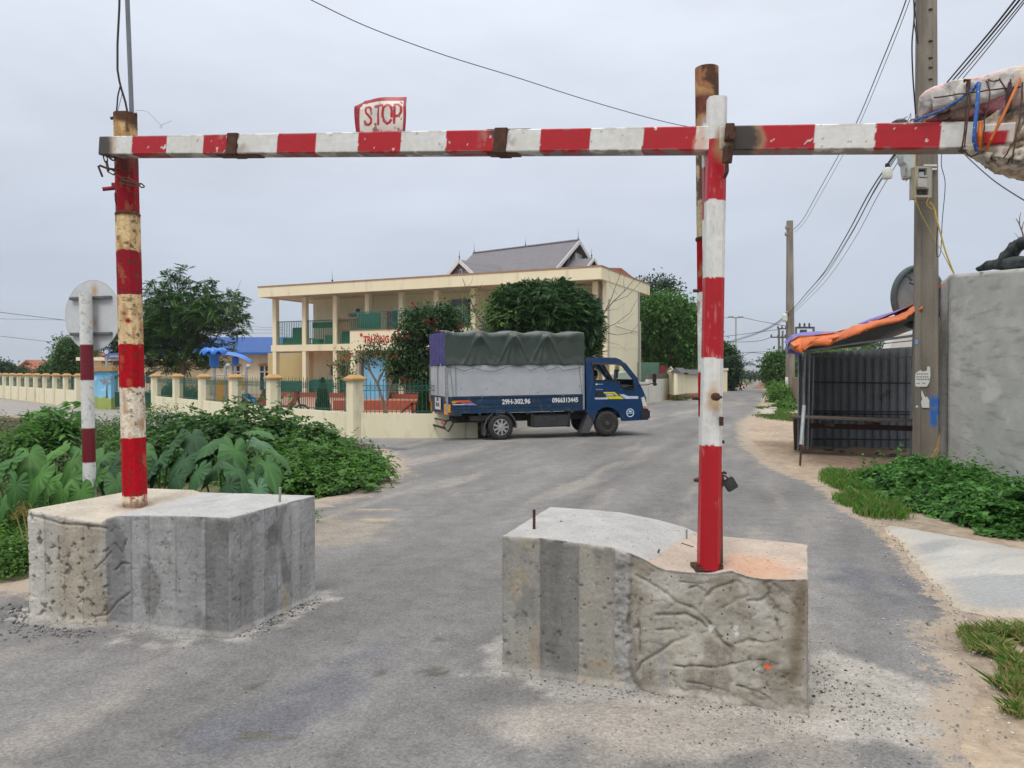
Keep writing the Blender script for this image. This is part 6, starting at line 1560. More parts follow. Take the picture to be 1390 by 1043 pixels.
def corr(name,a,b,z0,z1,mat,label,cat,st=.16,amp=.03):
 a,b=Vector(a),Vector(b);d=b-a;L_=d.length;d.normalize();n_=Vector((-d.y,d.x));k=int(L_/st)*4;V=[];
 for j,z in enumerate((z0,z1)):
  for i in range(k+1):
   o=(0,amp,amp,0)[i%4];p=a+d*(L_*i/k)+n_*o;V.append((p.x,p.y,z))
 Fs=[(i,i+1,k+2+i,k+1+i)for i in range(k)]
 o=mk(name,V,Fs,mat);sm=o.modifiers.new('s','SOLIDIFY');sm.thickness=.01
 return tag(o,label,cat)
corr('sheet_fence',(P(866,500,47).x,47),(P(895,500,49.5).x,49.5),1.0,P(880,492,48).z,pm('sheet_green',(.09,.19,.13),(.12,.23,.16),2,.6),'pale green corrugated sheet fence right of the school end wall','fence')
corr('sheet_fence',(P(895.5,500,49.4).x,49.4),(P(903,500,50).x,50),1.0,P(899,496,49.5).z,pm('sheet_red',(.22,.03,.03),(.17,.025,.025),2,.6),'dark red corrugated sheet next to the green sheet fence','fence')
gw=empty('gateway_wall',(P(920,545,47).x,47,0),'cream gateway wall with grey tiled coping beyond the front of the lorry','wall')
def cwall(p0,p1,Y0,Y1,h0,h1,steps=False):
 a,b=Vector((P(p0,540,Y0).x,Y0)),Vector((P(p1,540,Y1).x,Y1));d=b-a;L_=d.length;an_=math.atan2(d.y,d.x);M_=Matrix.Translation((a.x,a.y,0))@Matrix.Rotation(an_,4,'Z')
 mb=MB();mb.prism([(0,.32),(L_,.32),(L_,h1),(0,h0)],lambda u,v,t:M_@Vector((u,t,v)),-.1,.1);mb.build('wall_panel',CRM,gw)
 mb=MB();mb.box(-.02,L_+.02,-.13,.13,-.03,.318,M=M_);mb.build('brick_base',pm('base_brick',(.36,.17,.10),(.30,.14,.09),6,.85,.2,30),gw)
 return M_,L_
cwall(908,917,46.7,44.6,3.15 if False else 1.75,1.62);
M_,L_=cwall(917,927,44.7,47.5,1.60,1.60);M2_,L2_=cwall(927,945.5,47.6,48.6,1.50,1.50)
for Mx,Lx,hh in((M_,L_,1.60),(M2_,L2_,1.50)):
 mb=MB();mb.prism([(-.35,hh+.004),(.35,hh+.004),(.0,hh+.30)],lambda u,v,t:Mx@Vector((t,u,v)),-.15,Lx+.12);mb.build('coping',pm('coping_grey',(.13,.13,.14),(.10,.10,.11),8,.8),gw)
x0,x1=P(909,540,46.6).x,P(920,540,46.6).x
mb=MB();mb.prism([(x0,0),(x1,0),(x1,1.55),((x0+x1)/2-.1,2.0),(x0,1.65)],lambda u,v,t:(u,t,v),46.9,47.1);mb.build('gate_pier',CRM,gw)
gw2=empty('gate_pillar',(P(982,530,64).x,64,0),'cream gate pillars farther down the lane beside the dark hedge tree','pillar')
for px,Y in((978.5,62),(983.5,65)):
 q=P(px,530,Y);mb=MB();mb.box(q.x-.18,q.x+.18,Y-.18,Y+.18,0,P(px,503,Y).z);mb.build('pillar',CRM,gw2);mb=MB();mb.box(q.x-.25,q.x+.25,Y-.25,Y+.25,P(px,503,Y).z+.002,P(px,500,Y).z);mb.build('pillar_cap',CRM2,gw2)
bb=empty('small_building',(P(935,500,56).x,56,0),'small raw grey block building showing above the cream gateway wall','building')
mb=MB();a,b=P(913,500,56).x,P(932,500,56).x;mb.box(a,b,56,59,0,P(920,488,56).z);mb.build('wall',pm('raw_block',(.26,.26,.27),(.21,.21,.22),2,.9,.2,12),bb)
mb=MB();mb.box(a-1.6,a-.01,57,59,0,P(920,487,57).z+.15);mb.build('annex',pm('raw_block_dark',(.16,.16,.17),None,2,.9),bb)
gt=empty('school_gateway',(-17.8,34.4,0),'gateway pillars painted with blue sky and trees under an ochre top','gate')
def mural():
 m_,nt,b=_new('mural');v=coords(nt);sp=N(nt,'ShaderNodeSeparateXYZ');nt.links.new(v,sp.inputs[0])
 sky=mixn(nt,mrange(nt,sp.outputs['Z'],.5,2.2),(.25,.55,.74),(.07,.34,.62))
 cl=mixn(nt,mrange(nt,tex(nt,v,2.2,4),.60,.70),sky,(.55,.68,.76))
 e=N(nt,'ShaderNodeMath',operation='ADD');nt.links.new(sp.outputs['Z'],e.inputs[0]);nt.links.new(mrange(nt,tex(nt,v,2,2),.3,.7,-.1,.1),e.inputs[1])
 gr=mixn(nt,mrange(nt,e.outputs[0],.48,.52),mixn(nt,tex(nt,v,3),(.25,.34,.07),(.36,.42,.12)),cl)
 nt.links.new(gr,b.inputs['Base Color']);b.inputs['Roughness'].default_value=.7;MATS['mural']=m_;return m_
MUR=mural()
def gp(px0,px1,Y,ytop):
 a,b=P(px0,500,Y),P(px1,500,Y);zt_=P(px0,ytop,Y).z
 mb=MB();mb.box(a.x,b.x,Y-.3,Y+.3,-.02,zt_);o=mb.build('painted_pillar',MUR,gt)
 mb=MB();mb.box(a.x-.12,b.x+.12,Y-.42,Y+.42,zt_+.002,zt_+.10);mb.box(a.x-.05,b.x+.05,Y-.34,Y+.34,zt_+.102,zt_+.17);mb.build('pillar_cap',CAP,o);return a,b,zt_
gp(128,136,35.4,504.5);a,b,zt_=gp(136.5,155.5,34.2,504)
TRK=pm('mural_trunk',(.06,.05,.06),None,9,.8);TCR=pm('mural_crown',(.30,.27,.22),(.22,.30,.40),5,.8)
mb=MB();x=(a.x+b.x)/2+.12;y=34.2-.303
mb.add([(x-.04,y,.5),(x+.04,y,.5),(x+.015,y,1.15),(x-.015,y,1.15)],[(0,1,2,3)]);mb.build('painted_tree_trunk',TRK,gt)
mb=MB();r_=np.random.default_rng(5)
for k in range(26):cx__,cz__=x+r_.normal(0,.14),1.28+r_.normal(0,.10);mb.add([(cx__+.05*math.cos(t),y-.001-.0006*k,cz__+.04*math.sin(t))for t in np.linspace(0,5.5,7)],[tuple(range(7))])
mb.build('painted_tree_crown',TCR,gt)
mb=MB();g0,g1=P(156.5,560,34.0),P(205,560,33.0)
for i in range(26):q=g0 .lerp(g1,i/25);mb.bar((q.x,q.y,.10),(q.x,q.y,1.5),.02,.02,up=Vector((1,0,0)))
for z in(.12,.75,1.45):mb.bar((g0 .x,g0 .y,z),(g1 .x,g1 .y,z),.04,.05)
mb.prism([(0,.1),(1,.1),(1,.75),(0,.75)],lambda u,v,t:(g0 .x+(g1 .x-g0 .x)*u,g0 .y+(g1 .y-g0 .y)*u+.02+t,v),0,.01);mb.build('gate_leaf',FG,gt)
mb=MB();q=P(156,500,34);mb.bar((q.x,q.y,1.35),(q.x+.8,q.y-.1,2.05),.06,.06);mb.build('gate_brace',FG,gt)
bbd=empty('billboard',(P(144,500,36).x,36,0),'dark blue name board on a grey post above the painted gateway','sign')
mb=MB();q=P(145,500,36);mb.tube([(q.x,36,0),(q.x,36,P(145,484,36).z)],.05,8);mb.build('post',MATS['pipe_grey'],bbd)
NAVY=pm('navy',(.10,.14,.28),(.13,.17,.32),4,.5)
mb=MB();a,b=P(142.5,473,36),P(168,488,36)
mb.prism([(P(142.5,488,36).x,P(142.5,488.5,36).z),(b.x+.6,P(0,487,36).z),(b.x+.6,P(0,478,36).z),(P(149.5,480,36).x,P(0,480,36).z),(P(147.5,472,36).x,P(0,472,36).z),(P(142.5,473,36).x,P(0,473.5,36).z)],lambda u,v,t:(u,t,v),35.96,36.02);brd=mb.build('board',NAVY,bbd)
mb=MB();mb.lathe([(.10,-.01),(.10,.01)],(P(145,478,36).x,35.95,P(0,478,36).z),16,'Y');r_=np.random.default_rng(3)
for k in range(13):x=P(150,480,36).x+k*.075;z=P(0,484,36).z;mb.box(x,x+.05,35.945,35.955,z-.03+r_.uniform(-.01,.01),z+.035)
mb.build('board_lettering',WHTP,brd)
bl=empty('low_building',(P(336,500,56).x,56,0),'long cream classroom block with a blue sheet roof left of the school','building')
xl,xr=P(215,500,58).x,P(371,500,55.5).x
mb=MB();mb.prism([(xl,0),(xr,0),(xr,P(0,480,57).z),(xl,P(0,480,57).z)],lambda u,v,t:(u,t,v),57,57.2,[[(P(350,0,57).x,.3),(P(364,0,57).x,.3),(P(364,0,57).x,P(0,497,57).z),(P(350,0,57).x,P(0,497,57).z)],[(P(312,0,57).x,1.2),(P(324,0,57).x,1.2),(P(324,0,57).x,P(0,497,57).z),(P(312,0,57).x,P(0,497,57).z)]]);mb.build('wall',CRM2,bl)
BLR=pm('blue_sheet',(.025,.10,.34),(.03,.12,.38),1.5,.45,spec=.4)
mb=MB();ze,zr_=P(0,478.5,56).z,P(0,458,61).z
mb.add([(xl-.4,56.2,ze),(xr+.4,56.2,ze),(xr+.4,61,zr_),(xl-.4,61,zr_),(xl-.4,56.2,ze-.16),(xr+.4,56.2,ze-.16),(xr+.4,66,ze),(xl-.4,66,ze)],[(0,1,2,3),(0,4,5,1),(3,2,6,7),(4,7,6,5),(0,3,7,4),(1,5,6,2)])
ro=mb.build('roof',BLR,bl)
mb=MB()
for i in range(60):x=xl-.3+(xr-xl+.6)*i/59;mb.bar((x,56.2,ze+.02),(x,61,zr_+.02),.04,.03)
mb.build('roof_rib',BLR,ro)
for(pa,pb)in((350,364),(312,324)):
 mb=MB();a,b=P(pa,0,57).x,P(pb,0,57).x
 for x in(a,(a+b)/2,b):mb.box(x-.05,x+.05,56.93,56.995,.3,P(0,497,57).z)
 mb.box(a,b,56.935,56.99,P(0,505,57).z-.04,P(0,505,57).z+.04)
 wn=mb.build('window_frame',WFR,bl)
 mb=MB();mb.box(a,b,57.08,57.10,.3,P(0,497,57).z);mb.build('pane',GLS,wn)
mb=MB()
for(pa,pb)in((348,366),(310,326)):
 a,b=P(pa,0,57).x,P(pb,0,57).x;z=P(0,495.5,57).z;mb.prism([(a,z-.05),(b,z-.05),(b-.1,z+.06),((a+b)/2,z+.12),(a+.1,z+.06)],lambda u,v,t:(u,t,v),56.85,56.99)
split_islands(mb.build('window_hood',CAP,bl))
lb=empty('low_building',(P(180,500,50).x,50,0),'low flat-roofed cream building behind the painted gateway','building')
mb=MB();a,b=P(122,500,50).x,P(217,500,50).x;zt_=P(0,490,50).z
mb.prism([(a,0),(b,0),(b,zt_),(a,zt_)],lambda u,v,t:(u,t,v),50,50.2,[[(P(x0,0,50).x,.9),(P(x1,0,50).x,.9),(P(x1,0,50).x,P(0,505,50).z),(P(x0,0,50).x,P(0,505,50).z)]for x0,x1 in((130,140),(157,164),(193,206))]);mb.build('wall',CRM2,lb)
mb=MB();mb.box(a-.5,b+.5,49.3,56,zt_+.002,P(0,485.5,50).z);mb.build('roof_slab',CRM2,lb);mb=MB();mb.box(a+.1,b-.1,50.12,50.14,.9,zt_-.5);mb.build('pane',GLS,lb)
mb=MB();mb.box(b-.2,b,50.202,56,0,zt_);mb.build('side_wall',CRM,lb)
def small_house(px0,px1,ypeak,yeave,Y,label,wallc,roofm,depth=8,gable=True,extra=None):
 a,b=P(px0,500,Y).x,P(px1,500,Y).x;ze=P(0,yeave,Y).z;zp=P(0,ypeak,Y).z;c=(a+b)/2
 e=empty('house',(c,Y,0),label,'house')
 mb=MB();w=(b-a)/2*.86;mb.prism([(c-w,0),(c+w,0),(c+w,ze),(c,ze+(zp-ze)*.84),(c-w,ze)],lambda u,v,t:(u,t,v),Y+.3,Y+depth);mb.build('wall',wallc,e)
 mb=MB()
 for s in(-1,1):
  p=[(c,Y,zp),(c,Y+depth,zp),(c+s*(b-a)/2,Y+depth,ze-.2),(c+s*(b-a)/2,Y,ze-.2)]
  mb.add(p+[(q[0],q[1],q[2]-.25)for q in p],[(0,1,2,3),(7,6,5,4),(0,4,5,1),(1,5,6,2),(2,6,7,3),(3,7,4,0)])
 mb.build('roof',roofm,e)
 mb=MB();mb.box(c-w*.25,c+w*.25,Y+.22,Y+.298,ze-2.2,ze-.4);mb.box(c-w*.09,c+w*.09,Y+.22,Y+.298,ze+(zp-ze)*.25,ze+(zp-ze)*.55);wv=mb.build('window',GLS,e)
 return e,c,ze,zp
ORF=pm('orange_tiles',(.36,.13,.07),(.28,.10,.06),3,.75,.2,10)
YEW=pm('yellow_house',(.55,.42,.18),(.50,.38,.16),1,.85)
e,c,ze,zp=small_house(17,54,488.5,500,92,'distant yellow house with orange gables, left of the grey hipped roof',YEW,ORF)
mb=MB()
cx2=P(42.5,500,88).x
for s in(-1,1):
 p=[(cx2,87,P(0,496.5,88).z),(cx2,92,P(0,496.5,88).z),(cx2+s*1.3,92,P(0,504,88).z),(cx2+s*1.3,87,P(0,504,88).z)];mb.add(p+[(q[0],q[1],q[2]-.2)for q in p],[(0,1,2,3),(7,6,5,4),(0,4,5,1),(1,5,6,2),(2,6,7,3),(3,7,4,0)])
mb.build('porch_roof',ORF,e);mb=MB();mb.prism([(cx2-1,0),(cx2+1,0),(cx2+1,P(0,503,88).z),(cx2,P(0,498,88).z),(cx2-1,P(0,503,88).z)],lambda u,v,t:(u,t,v),87.3,91);mb.build('porch_wall',YEW,e)
mb=MB();mb.box(cx2-.4,cx2+.4,87.2,87.29,P(0,509,88).z,P(0,504.5,88).z);mb.build('window',pm('dark_red_window',(.12,.03,.03),None,9,.5),e)
small_house(49,73,489.5,500,100,'distant house with a grey hipped roof, right of the orange gables',pm('pale_wall',(.5,.5,.47),None,1,.9),pm('grey_roof_far',(.20,.21,.22),(.24,.25,.26),2,.8),10)
small_house(112,150,478,484,75,'distant house with a dull red roof behind the round sign',CRM2,pm('dull_red_roof',(.30,.10,.09),None,3,.8),8)
PB=pm('play_blue',(.008,.13,.50),(.01,.16,.58),4,.3,spec=.5);PY_=pm('play_orange',(.68,.32,.02),(.62,.28,.02),4,.35,spec=.5);PM=pm('play_pole',(.40,.42,.44),(.34,.36,.38),9,.4,metal=.3)
pg=empty('play_structure',(P(300,560,30).x,30,0),'playground frame with blue palm canopies, orange panel and blue slide','playground')
def pole_(px,y0,Y):q=P(px,500,Y);return[(q.x,Y,0),(q.x,Y,P(px,y0,Y).z)]
for px,yt in((291,488),(306,497),(319,490),(334,498)):
 mb=MB();mb.tube(pole_(px,yt,30 if px in(291,319)else 29),.055,10);mb.build('pole',PM,pg)
for px,yt in((306,497),(334,498)):
 mb=MB();mb.lathe([(.02,-.08),(.085,-.05),(.10,0),(.085,.05),(.02,.09)],(P(px,0,29).x,29,P(px,yt,29).z),12);mb.build('ball_cap',PM,pg,smooth=True)
def palm(px,py,Y,n,L_,tilt=0,w=.22):
 c=P(px,py,Y);mb=MB();mb.lathe([(.10,-.55),(.17,-.50),(.20,-.12),(.30,-.02),(.12,.06)],c,14)
 for k in range(n):
  a=2*math.pi*k/n+.3;d=Vector((math.cos(a),math.sin(a),0));s_=Vector((-d.y,d.x,0));row=[]
  for i in range(7):
   t=i/6;r=.12+L_*t;ww=w*math.sin(math.pi*min(1,t*.8+.18))+.02;z=.06+.22*math.sin(t*2.4)-.20*t*t+tilt*d.x*t
   row+=[c+d*r+s_*ww+Vector((0,0,z-.04)),c+d*r+Vector((0,0,z+.03)),c+d*r-s_*ww+Vector((0,0,z-.04))]
  fs=[]
  for i in range(6):b_=i*3;fs+=[(b_,b_+1,b_+4,b_+3),(b_+1,b_+2,b_+5,b_+4)]
  k0=len(row);row+=[p-Vector((0,0,.04))for p in row];fs+=[tuple(j+k0 for j in f)[::-1]for f in fs]
  fs+=[(0,3,3+k0,k0)]+[(i*3,i*3+3,i*3+3+k0,i*3+k0)for i in range(1,6)]+[(i*3+2,i*3+2+k0,i*3+5+k0,i*3+5)for i in range(6)]+[(18,19,19+k0,18+k0),(19,20,20+k0,19+k0)]
  mb.add(row,fs)
 mb.build('palm_canopy',PB,pg,smooth=True)
palm(291,480.5,30,8,.42);
c=P(319.5,484.5,30);mb=MB()
for s in(-1,1):
 pts=[]
 for i in range(9):t=i/8;pts.append((c.x-.5+1.0*t*1.15,c.y,c.z+.14-.34*t*t*.9+.05*math.sin(t*3)))
row=[];
for i,p in enumerate(pts):t=i/8;w_=.35*math.sin(math.pi*(t*.85+.1));row+=[(p[0],p[1]-w_,p[2]-.08),(p[0],p[1],p[2]+.04),(p[0],p[1]+w_,p[2]-.08)]
k0=len(row);fs=[]
for i in range(8):b_=i*3;fs+=[(b_,b_+1,b_+4,b_+3),(b_+1,b_+2,b_+5,b_+4),(b_,b_+3,b_+5,b_+2)]
mb.add(row,fs);mb.lathe([(.06,-.35),(.12,-.3),(.14,-.05),(.08,0)],(c.x,c.y,c.z),12);mb.build('leaf_canopy',PB,pg,smooth=True)
a,b=P(294,548,29.4),P(311,514,29.4);mb=MB();n=9
mb.prism([(a.x,a.z),(b.x,a.z),(b.x+.02,b.z-.12),(b.x-.10,b.z),(b.x-.2,b.z-.03),(a.x+.2,b.z-.05),(a.x+.08,b.z-.02),(a.x-.02,b.z-.16)],lambda u,v,t:(u,t,v),29.38,29.44,[[(a.x+.14+k*.12,a.z+.5),(a.x+.155+k*.12,a.z+.5),(a.x+.155+k*.12,b.z-.35),(a.x+.14+k*.12,b.z-.35)]for k in range(3)]);mb.build('orange_panel',PY_,pg)
a,b=P(325,530,29.9),P(333,510,29.9);mb=MB();mb.prism([(a.x-.05,a.z),(b.x,a.z),(b.x,b.z-.1),(b.x-.12,b.z),(a.x,b.z-.06)],lambda u,v,t:(u,t,v),29.9,29.95);mb.build('orange_panel',PY_,pg)
mb=MB();row=[]
for i in range(9):t=i/8;q=P(334+17*t,538+15*t**1.3-0,28.4);row+=[(q.x,q.y-.25,q.z+.10),(q.x,q.y-.22,q.z),(q.x,q.y+.22,q.z),(q.x,q.y+.25,q.z+.10)]
mb.add(row,[(i*4+j,i*4+j+1,i*4+j+5,i*4+j+4)for i in range(8)for j in range(3)]);sl=mb.build('slide',PB,pg,smooth=True);sm=sl.modifiers.new('s','SOLIDIFY');sm.thickness=.04
mb=MB()
for z_ in(541,509.5):mb.tube([P(292,z_,29.7),P(334,z_,29.3)],.025,6)
mb.box(P(291,0,29.6).x,P(318,0,29.6).x,29.5,30.2,P(0,549,29.6).z-.05,P(0,549,29.6).z);mb.build('frame_rail',PM,pg)
fb=empty('flower_bed',(P(530,557,33).x,33,0),'low red brick flower bed border behind the fence','flower bed')
a,b=P(452,550,33).x,P(642,550,33).x;mb=MB();mb.box(a,b,33,33.25,-.01,.42);mb.build('border',REDB,fb);mb=MB();mb.box(a,b,33.252,35,-.01,.30);mb.build('soil',pm('bed_soil',(.20,.12,.08),(.15,.10,.06),5,.95),fb)
mb=MB();DRK=pm('dark_red_bar',(.16,.03,.02),(.12,.03,.02),9,.6)
for(x0,y0,x1,y1)in((545,560,560,548),(558,548,592,548),(560,560,578,549),(560,548,560,562),(575,548,575,562)):mb.bar(P(x0,y0,27),P(x1,y1,27),.08,.08)
tag(mb.build('timber_rail',DRK),'dark red crossed timber rail low behind the fence near the lorry tail','rail')
def motorbike(px,Y,label,ang=0,s=1.0,z=0,rider=None,colr=None):
 e=empty('motorbike',(P(px,550,Y).x,Y,z),label,'motorbike',rot=(0,0,ang))
 for x in(-.6,.6):
  mb=MB();pts=[Vector((x+.25*math.cos(t),0,.28+.25*math.sin(t)))for t in np.linspace(0,2*math.pi,19)];mb.tube(pts,.04,6,cap=False);mb.lathe([(.06,-.03),(.06,.03)],(x,0,.28),10,'Y')
  for k in range(5):mb.bar((x,0,.28),(x+.24*math.cos(k*1.257),0,.28+.24*math.sin(k*1.257)),.02,.02)
  mb.build('wheel',RUBBER,e,local=True)
 mb=MB();mb.prism([(-.75,.55),(-.2,.35),(.15,.35),(.35,.50),(.50,.85),(.42,.98),(.30,.70),(.12,.52),(-.15,.58),(-.3,.74),(-.8,.74)],lambda u,v,t:(u,t,v),-.12,.12);mb.build('body',colr or DRK,e,local=True,bevel=.02)
 mb=MB();mb.box(-.72,-.02,-.13,.13,.74,.83);mb.build('seat',BLACKP,e,local=True,bevel=.03)
 mb=MB();mb.tube([(.60,0,.28),(.42,0,.98)],.03,6);mb.tube([(.38,-.32,1.04),(.42,0,1.0),(.38,.32,1.04)],.018,6);mb.lathe([(.07,-.02),(.085,.05)],(.46,0,.95),10,'X');mb.build('handlebar',BLACKP,e,local=True)
 return e
motorbike(341,28.5,'small motorbike parked behind the fence at the foot of the slide',.3);motorbike(385,26,'motorbike with a red body parked behind the fence beside a cone shaped bush',.1,colr=pm('bike_red',(.4,.03,.04),None,9,.4))
CEM=None
def wallmat():
 m_,nt,b=_new('rendered_cement');v=coords(nt);vs=coords(nt,(1,1,2.6))
 c=mixn(nt,mrange(nt,tex(nt,vs,1.1,6,.6),.35,.65),(.40,.398,.365),(.50,.495,.46))
 c=mixn(nt,mrange(nt,tex(nt,coords(nt,(.5,.5,5)),2.2,5),.52,.68),c,(.32,.32,.29))
 c=mixn(nt,mrange(nt,tex(nt,vs,.55,4),.54,.66),c,(.56,.55,.52))
 nt.links.new(c,b.inputs['Base Color']);b.inputs['Roughness'].default_value=.9;b.inputs['Specular IOR Level'].default_value=.15
 bumpn(nt,b,tex(nt,v,14,8,.7),.35,.012);return m_
CEM=wallmat()
A=Vector((7.42,12.95));B=Vector((6.25,9.30));B=Vector((P(1389,500,9.35).x,9.35));A=Vector((P(1289,500,12.9).x,12.9))
e_=(B-A).normalized();B2=A+e_*7.5
zA=P(1289,373,12.9).z;zB=P(1389,364,9.35).z;sl=(zB-zA)/(B-A).length;zB2=zA+sl*7.5
Cc=Vector((P(1273,500,15.2).x,15.2));zC=P(1275,381,14.6).z
n_=Vector((-e_.y,e_.x));n_=n_ if n_.x>0 else-n_
mb=MB()
th=.22
def wallgrid(name,a,b,za,zb,n,mat):
 """rendered wall leaf with uneven trowelled surface, front towards -n"""
 L_=(b-a).length;nx,nz=int(L_/.06),55;V=[]
 for f in(0,1):
  for j in range(nz+1):
   for i in range(nx+1):
    t=i/nx;p=a.lerp(b,t)+n*(th*f);V.append((p.x,p.y,-.1+((za+(zb-za)*t)+.1)*j/nz))
 V=np.array(V);k=(nx+1)*(nz+1);d=.014*(fbm(V[:k],1.6,601,4)-.5)+.006*(fbm(V[:k]*np.array([1,1,3]),6,602,3)-.5)
 V[:k,0]-=n.x*d;V[:k,1]-=n.y*d
 top=np.arange(nx+1)+nz*(nx+1);V[top,2]+=.006*(noise(V[top],5,603)-.5);V[top+k,2]=V[top,2]
 i=np.arange(k).reshape(nz+1,nx+1);q=np.stack([i[:-1,:-1].ravel(),i[:-1,1:].ravel(),i[1:,1:].ravel(),i[1:,:-1].ravel()],1)
 rim=np.array(list(i[0])+list(i[1:,-1])+list(i[-1,-2::-1])+list(i[-2:0:-1,0]));rj=np.roll(rim,-1)
 return mk(name,V,np.vstack([q[:,::-1],q+k,np.stack([rim,rj,rj+k,rim+k],1)]),mat,gw_,smooth=False)
gw_=empty('cement_wall',(A.x,A.y,0),'tall grey rendered cement wall at the right edge behind the green bushes','wall')
wallgrid('wall_face',A,B2,zA,zB2,n_,CEM)
e2=(Cc-A).normalized();n2=Vector((-e2 .y,e2 .x));n2=n2 if n2 .x>0 else-n2
A2=A+e2*.003
wallgrid('return_face',Cc,A2,zC,zA-.004,n2,CEM)
NETB=vm('black_net',.7,60,.4,.8,60)
def col_net(t,sa,V):return np.repeat(np.array([[.035,.045,.045]]),len(t),0)*(.5+1.0*fbm(V,14,610,5))[:,None]
bt=empty('black_net_roll',P(1360,364,10.4),'black netting heaped on top of the grey cement wall','netting')
lump('net_roll',[P(1328,366,11.2),P(1345,360,11.0),P(1365,358,10.6),P(1385,357,10.2),P(1420,356,9.7)],[(.05,.03),(.10,.06),(.12,.075),(.12,.08),(.12,.08)],NETB,bt,col_net,.03,611,60,36)
lump('net_roll',[P(1357,362,10.6),P(1368,350,10.5),P(1380,336,10.35),P(1388,328,10.25),P(1400,326,10.1)],[(.10,.06),(.11,.09),(.10,.08),(.09,.06),(.09,.05)],NETB,bt,col_net,.03,612,60,36)
def twig(label,pxs,r,mat,name='bare_branch',cat='branch',grp=None):
 mb=MB()
 for pts,rr in pxs:mb.tube([P(*p)for p in pts],rr,5,r1=rr*.35)
 return tag(mb.build(name,mat,smooth=True),label,cat,grp)
TWG=pm('twig_bark',(.20,.16,.12),(.14,.11,.085),20,.9)
twig('bare twig sticking up from the black netting on the cement wall',[([(1391,330,10.3),(1388,316,10.3),(1383,303,10.3),(1379,297,10.3)],.012),([(1384,305,10.3),(1384,296,10.3),(1386,288,10.3)],.008),([(1387,312,10.3),(1389,303,10.3),(1393,296,10.3)],.008),([(1382,322,10.3),(1377,316,10.3)],.004)],0,TWG)
EPY=13.3
POLEM=None
def polecol(name,graff=False):
 pass
def epole(name,label,pxb,pxt,Y,wb,wt,ytop,ang,detail=False):
 b=Vector((P(pxb,600,Y).x,Y,-.1));t=P(pxt,ytop,Y);L_=t.z-b.z;root=empty(name,(b.x,b.y,0),label,'electric pole')
 pr=[]
 w,h=wb/2,wb*.40
 c=.16*wb
 k=[(-w+c*.4,-h),(-w*.55,-h),(-w*.50,-h+.012),(w*.50,-h+.012),(w*.55,-h),(w-c*.4,-h),(w,-h+c*.6),(w,h-c*.6),(w-c*.4,h),(-w+c*.4,h),(-w,h-c*.6),(-w,-h+c*.6)]
 for i in range(len(k)):
  p,q=k[i],k[(i+1)%len(k)];n=max(1,int(math.dist(p,q)/.03))
  for j in range(n):pr.append((p[0]+(q[0]-p[0])*j/n,p[1]+(q[1]-p[1])*j/n))
 R_=Matrix.Rotation(ang,2);pr=[tuple(R_@Vector(p))for p in pr]
 def colr(S,K,V,L):
  c=np.repeat(np.array([[.215,.192,.158]]),len(S),0)*(.62+.75*fbm(V*np.array([3,3,.6]),1.6,621,5))[:,None]
  c=mixc(c,(.11,.10,.085),sstep(.55,.70,fbm(V*np.array([2,2,.35]),1.5,622,5))*.6)
  if detail:
   z=V[:,2];g=sstep(P(0,598,Y).z-.15,P(0,598,Y).z,z)*sstep(P(0,540,Y).z+.1,P(0,540,Y).z-.05,z)
   xr=(V[:,0]-b.x)/wb
   m=sstep(-.10,-.02,xr+.12*(fbm(V,7,623,4)-.5))*sstep(.62,.5,xr)*sstep(.42,.50,fbm(V*np.array([1,1,.5]),5,624,3))
   zz=(z*1.0)%.42;m*=np.clip(sstep(.04,.08,np.abs(zz-.2)-.0+.05*fbm(V,9,625,3))*.7+.55,0,1)
   c=mixc(c,(.03,.14,.46),m*g*(V[:,1]<Y)*.95)
  return c
 member('pole_shaft',b,Vector((t.x,Y,t.z)),pr,colr,vm('pole_concrete',.92,50,.18,.5,60),root,up=(0,1,0),ds=.03 if detail else.25,taper=(1,wt/wb))
 return root,b
pole1,pb1=epole('electric_pole','tall weathered concrete pole with blue spray marks and torn notices beside the stall',1257,1257.5,EPY,.39,.285,-140,rad(20),True)
mb=MB();
for py in(13,56,79,92,108):
 q=P(1264,py,EPY-.13);mb.box(q.x-.04,q.x+.04,q.y-.012,q.y+.01,q.z-.01,q.z+.012)
mb.build('step_hole',pm('hole_dark',(.03,.028,.025),None,9,.9),pole1)
NF=Vector((-math.sin(rad(20)),-math.cos(rad(20)),0));C0=Vector((pb1 .x,EPY,0))
def onface(px,py,off=0.0):
 """where the sight line of a photo pixel meets the broad face of the near pole"""
 d=Vector(ray(px,py));h=.39*.40*.985+off;o=Vector((0,0,EYE));t=(C0+NF*h-o).dot(NF)/d.dot(NF);return o+d*t
def notice(pxs,Y,name='paper_notice'):
 a=[onface(px,py,.003)for px,py in pxs];b=[p+NF*.003 for p in a];n=len(a);mb=MB();mb.add(a+b,[tuple(range(n)),tuple(range(n,2*n))[::-1]]+[(i,(i+1)%n,(i+1)%n+n,i+n)for i in range(n)])
 return mb.build(name,pm('paper_white',(.66,.66,.64),(.58,.58,.56),30,.8),pole1)
zr=lambda u,v:(1060+u/4.0125,400+v/4.0125)
n1=notice([zr(*p)for p in[(732,432),(745,420),(760,412),(772,420),(795,415),(797,392),(812,392),(815,440),(808,480),(795,502),(740,502),(731,498)]],EPY-.185)
n2_=notice([zr(*p)for p in[(765,522),(772,530),(778,545),(786,560),(795,555),(808,575),(808,618),(768,616),(762,585),(770,570),(764,545)]],EPY-.185)
notice([zr(*p)for p in[(733,610),(742,602),(750,614),(735,616)]],EPY-.185)
mb=MB();rg=np.random.default_rng(4)
